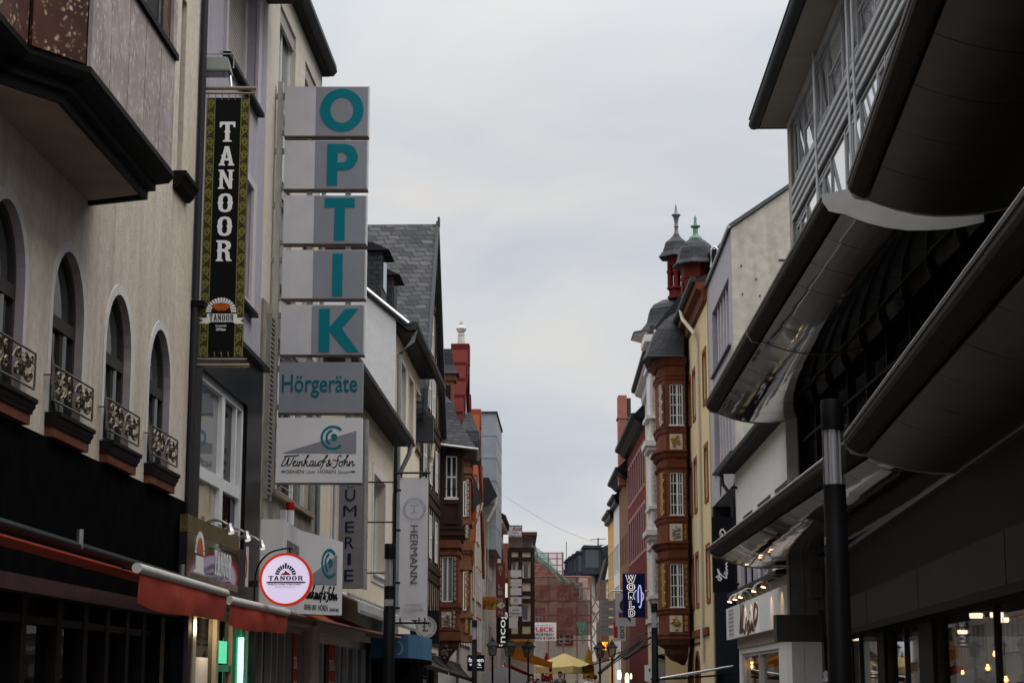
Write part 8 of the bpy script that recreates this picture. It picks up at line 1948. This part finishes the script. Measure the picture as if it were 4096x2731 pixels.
    m = MB(); m.box(G, a.x + .1, a.x + .16, .3, a.z, -.04, 0); m.box(G, b.x - .16, b.x - .1, .3, a.z, -.04, 0); m.build('legs', STEEL, t)
    G = facing(0, 93.0); p, q_ = atY(2697, 2716, 93), atY(2745, 2702, 93)
    t = thing('wall_lettering', 'dark letters EIERS on the cream wall under the red oriel', 'sign', (p.x, 93, p.z)); m = MB(); m.text(G, 'EIERS', p.x, q_.x, p.z, q_.z, .03, .04, bold=.03); m.build('lettering', M('charcoal_print', (.07, .07, .08), .6), t)
    # thin cable across the street
    a, b = LW.pt(124, 0, .8), atY(2447, 2188, 143); a = Vector((a.x, a.y, atY(2003, 1983, 124).z)); pts = [a.lerp(b, f / 12) + Vector((0, 0, -.45 * math.sin(PI * f / 12))) for f in range(13)]
    tag(MB().tube(pts, .011, 4).build('overhead_cable', M('cable_grey', (.2, .2, .21), .6), loc=a), 'thin overhead cable sagging across the street under the sky', 'cable')
right_signs()

# ------------------------------------------------------------------ people
def skin_mesh(verts, edges, radii, sub=1):
    me = bpy.data.meshes.new('figure'); me.from_pydata(verts, edges, []); o = bpy.data.objects.new('figure', me); COL.objects.link(o)
    sk = o.modifiers.new('s', 'SKIN'); sk.use_smooth_shade = True; ss = o.modifiers.new('d', 'SUBSURF'); ss.levels = sub
    for v, r in zip(me.skin_vertices[0].data, radii): v.radius = r if isinstance(r, tuple) else (r, r)
    me.skin_vertices[0].data[0].use_root = True
    dg = bpy.context.evaluated_depsgraph_get(); nm = bpy.data.meshes.new_from_object(o.evaluated_get(dg)); bpy.data.objects.remove(o); bpy.data.meshes.remove(me)
    for p in nm.polygons: p.use_smooth = True
    return nm
def person(lab, fx, ytop, Y, H, face, skin, hair_m, top_m, leg_m, long_hair=False, step=.18, bag=False):
    g = ground(Y); k = H / 1.75; x = atY(fx, ytop, Y).x
    V = [(0, 0, .95), (0, .01, 1.15), (0, .0, 1.35), (0, -.01, 1.48), (0, 0, 1.54), (0, .012, 1.61), (0, .012, 1.69)]; Rr = [(.15, .11), (.135, .10), (.155, .11), .055, .052, (.074, .088), (.068, .08)]
    E = [(0, 1), (1, 2), (2, 3), (3, 4), (4, 5), (5, 6)]
    def chain(start, pts, rs):
        p = start
        for q, r in zip(pts, rs): V.append(q); Rr.append(r); E.append((p, len(V) - 1)); p = len(V) - 1
        return p
    legs = []; arms = []
    for sx, st in ((-1, 1), (1, -1)):
        i0 = len(V); chain(0, [(sx * .09, .0, .86), (sx * .10, st * step * .6, .48), (sx * .10, st * step - .04 * st, .09), (sx * .11, st * step + .14, .035)], [.088, .058, .042, .036]); legs.append(range(i0, len(V)))
        i0 = len(V); w = chain(2, [(sx * .185, 0, 1.40), (sx * .235, -st * .06, 1.12), (sx * .245, st * -.02 + .10, .88)], [.058, .042, .03]); arms.append(range(i0, len(V)))
        h = chain(w, [(sx * .245, .12, .80)], [(.018, .036)])
        for f in range(4):
            oy = .12 + (f - 1.5) * .021; ln = (.07, .08, .075, .06)[f]
            chain(h, [(sx * .243, oy, .77), (sx * .236, oy + .008, .77 - ln * .6), (sx * .222, oy + .012, .77 - ln)], [.0095, .0085, .007])
        chain(w, [(sx * .238, .155, .83), (sx * .225, .175, .795)], [.0105, .008])
    ca, sa = math.cos(face), math.sin(face)
    T = lambda p: (k * (p[0] * ca - p[1] * sa), k * (p[0] * sa + p[1] * ca), k * p[2])
    body = skin_mesh([T(p) for p in V], E, [tuple(c * k for c in r) if isinstance(r, tuple) else r * k for r in Rr]); body.materials.append(skin)
    o = bpy.data.objects.new('person', body); COL.objects.link(o); o.location = (x, Y, g); tag(o, lab, 'person', 'people walking down the street'); BASE[o.name] = Vector((x, Y, g))
    def sub_(idx, grow, nm, mat, extra=None):
        idx = list(idx); mp = {a: b for b, a in enumerate(idx)}; ed = [(mp[a], mp[b]) for a, b in E if a in mp and b in mp]
        rs = []
        for i in idx:
            r = Rr[i]; r = r if isinstance(r, tuple) else (r, r); rs.append(((r[0] + grow) * k, (r[1] + grow) * k))
        me = skin_mesh([T(V[i]) for i in idx], ed, rs); me.materials.append(mat); c = bpy.data.objects.new(nm, me); COL.objects.link(c); c.parent = o
    sub_([0, 1, 2, 3] + [i for a in arms for i in a], .022, 'jacket', top_m)
    sub_([0] + [i for l in legs for i in list(l)[:3]], .02, 'trousers', leg_m)
    # face: nose, eyes, mouth, ears
    hd = lambda px, py, pz: Vector(T((px, py, pz))) + Vector((x, Y, g))
    m = MB(); m.tube([hd(0, .085, 1.655), hd(0, .108, 1.625), hd(0, .095, 1.612)], [.008, .014, .012], 6)
    for sx in (-1, 1): m.tube([hd(sx * .076, .0, 1.66), hd(sx * .082, -.005, 1.63), hd(sx * .076, .0, 1.60)], [.008, .014, .008], 5)
    m.build('nose_and_ears', skin, o)
    m = MB()
    for sx in (-1, 1): m.lathe(hd(sx * .03, .083, 1.652), [(.004, -.009), (.012, 0), (.004, .009)], 8)
    m.tube([hd(-.024, .086, 1.582), hd(0, .094, 1.58), hd(.024, .086, 1.582)], .005, 4); m.build('eyes_and_mouth', DARKWOOD, o)
    m = MB(); c0 = (0, -.012, 1.665); rr = []
    zb_ = -.20 if long_hair else -.06
    for q in range(7):
        f = q / 6; zz = .105 * math.cos(f * PI * .62) if f < 1 or not long_hair else zb_; rad = .098 * math.sin(max(.12, f * PI * .62)) ** .7
        ring = []
        for a in range(14):
            an = 2 * PI * a / 14; back = max(0, -math.sin(an)); fr = max(0, math.sin(an))
            ring.append(hd(rad * .93 * math.cos(an), c0[1] + rad * 1.02 * math.sin(an) - .012 * fr * f * 3, c0[2] + zz + fr * f * .09 - back * f * (.14 if long_hair else .05)))
        rr.append(ring)
    m.loft(rr); m.build('hair', hair_m, o, True)
def people():
    SK = M('skin', (.42, .25, .18), .6, noise=(20, .08)); SK2 = M('tanned_skin', (.32, .18, .12), .6, noise=(20, .08))
    HD = M('dark_hair', (.012, .009, .008), .6); HB = M('brown_hair', (.07, .03, .014), .6, noise=(30, .3)); HG = M('grey_hair', (.35, .33, .31), .7)
    JB = M('black_jacket', (.012, .012, .014), .8); JN = M('navy_jacket', (.015, .018, .032), .8); JG = M('charcoal_jacket', (.05, .05, .052), .8); WS = M('white_shirt', (.60, .60, .68), .8, noise=(9, .1)); YB = M('brown_coat', (.10, .05, .025), .8)
    TJ = M('dark_trousers', (.02, .022, .03), .85)
    L = [('person with dark hair in a black jacket walking near the grey parasol', 2126, 2691, 78, 1.76, PI, SK, HD, JB, True),
         ('person with brown hair in a brown coat low in front of the red parasol', 2151, 2714, 76, 1.58, PI, SK, HB, YB, True),
         ('person with dark hair in a navy jacket in front of the closed red parasol', 2174, 2706, 84, 1.60, 0, SK, HD, JN, False),
         ('person with brown hair in a navy jacket right of the closed red parasol', 2206, 2713, 86, 1.56, PI, SK, HB, JN, True),
         ('tall person in a dark charcoal jacket under the open yellow parasol', 2240, 2683, 80, 1.86, PI, SK2, HD, JG, False),
         ('person in a white shirt below the closed amber parasol', 2354, 2704, 88, 1.68, PI, SK2, HD, WS, False),
         ('person in a charcoal jacket rightmost, beside the white shirted person', 2381, 2700, 90, 1.72, 0, SK, HD, JG, False),
         ('grey haired person between the yellow parasol pole and the white shirted person', 2308, 2722, 92, 1.5, PI, SK, HG, JN, False)]
    for i, (lab, fx, yt, Y, H, fa, sk, hr, jk, lh) in enumerate(L): person(lab, fx, yt, Y, H, fa + (.2 if i % 2 else -.15), sk, hr, jk, TJ, lh, .12 + .03 * (i % 4))
people()

# ------------------------------------------------------------------ overcast daylight
w = bpy.data.worlds.new('World'); scn.world = w; w.use_nodes = True
nt = w.node_tree; N = nt.nodes; L = nt.links; bg = N['Background']
SUN_EL, SUN_ROT = 58.0, 108.0
sky = N.new('ShaderNodeTexSky'); sky.sky_type = 'NISHITA'; sky.sun_disc = False; sky.sun_elevation = R(SUN_EL); sky.sun_rotation = R(SUN_ROT); sky.air_density = 1.0; sky.dust_density = 3.0
tc = N.new('ShaderNodeTexCoord'); sp = N.new('ShaderNodeSeparateXYZ'); L.new(tc.outputs['Generated'], sp.inputs[0])
# cloud layer: brighter overhead than near the horizon, with soft grey banks
zc = N.new('ShaderNodeMath'); zc.operation = 'MAXIMUM'; zc.inputs[1].default_value = 0.0; L.new(sp.outputs[2], zc.inputs[0])
lum = N.new('ShaderNodeMapRange'); lum.interpolation_type = 'SMOOTHSTEP'; lum.inputs[1].default_value = .26; lum.inputs[2].default_value = .9; lum.inputs[3].default_value = 7.2; lum.inputs[4].default_value = 27.0; L.new(zc.outputs[0], lum.inputs[0])
za = N.new('ShaderNodeMath'); za.operation = 'ADD'; za.inputs[1].default_value = .22; L.new(zc.outputs[0], za.inputs[0])
vx = N.new('ShaderNodeMath'); vx.operation = 'DIVIDE'; L.new(sp.outputs[0], vx.inputs[0]); L.new(za.outputs[0], vx.inputs[1])
vy = N.new('ShaderNodeMath'); vy.operation = 'DIVIDE'; L.new(sp.outputs[1], vy.inputs[0]); L.new(za.outputs[0], vy.inputs[1])
cv = N.new('ShaderNodeCombineXYZ'); L.new(vx.outputs[0], cv.inputs[0]); L.new(vy.outputs[0], cv.inputs[1])
n1 = N.new('ShaderNodeTexNoise'); n1.inputs['Scale'].default_value = 1.9; n1.inputs['Detail'].default_value = 5; n1.inputs['Roughness'].default_value = .5; n1.inputs['Distortion'].default_value = .5; L.new(cv.outputs[0], n1.inputs['Vector'])
cr = N.new('ShaderNodeMapRange'); cr.inputs[1].default_value = .3; cr.inputs[2].default_value = .7; cr.inputs[3].default_value = .85; cr.inputs[4].default_value = 1.10; L.new(n1.outputs[0], cr.inputs[0])
tint = N.new('ShaderNodeMix'); tint.data_type = 'RGBA'; tint.inputs[6].default_value = (.93, .98, 1.07, 1); tint.inputs[7].default_value = (1.01, .99, .955, 1)
n2 = N.new('ShaderNodeMapRange'); n2.inputs[1].default_value = .4; n2.inputs[2].default_value = .62; L.new(n1.outputs[0], n2.inputs[0]); L.new(n2.outputs[0], tint.inputs[0])
mu = N.new('ShaderNodeMath'); mu.operation = 'MULTIPLY'; L.new(lum.outputs[0], mu.inputs[0]); L.new(cr.outputs[0], mu.inputs[1])
vm = N.new('ShaderNodeVectorMath'); vm.operation = 'SCALE'; L.new(tint.outputs[2], vm.inputs[0]); L.new(mu.outputs[0], vm.inputs['Scale'])
mx = N.new('ShaderNodeMix'); mx.data_type = 'RGBA'; mx.inputs[0].default_value = .93; L.new(sky.outputs[0], mx.inputs[6]); L.new(vm.outputs[0], mx.inputs[7])
L.new(mx.outputs[2], bg.inputs[0]); bg.inputs[1].default_value = .1
sl = bpy.data.lights.new('sun', 'SUN'); sl.energy = 1.5; sl.angle = R(40); sl.color = (1, .96, .9); so = bpy.data.objects.new('sun', sl); COL.objects.link(so)
dv = Vector((math.sin(R(SUN_ROT)) * math.cos(R(SUN_EL)), math.cos(R(SUN_ROT)) * math.cos(R(SUN_EL)), math.sin(R(SUN_EL))))
so.rotation_euler = (-dv).to_track_quat('-Z', 'Y').to_euler(); so.location = (0, 0, 60)
scn.view_settings.view_transform = 'Standard'; scn.view_settings.look = 'None'; scn.view_settings.exposure = 0; scn.view_settings.gamma = 1
scn.cycles.max_bounces = 6; scn.cycles.transparent_max_bounces = 12; scn.cycles.sample_clamp_indirect = 4.0; scn.cycles.filter_width = 1.5
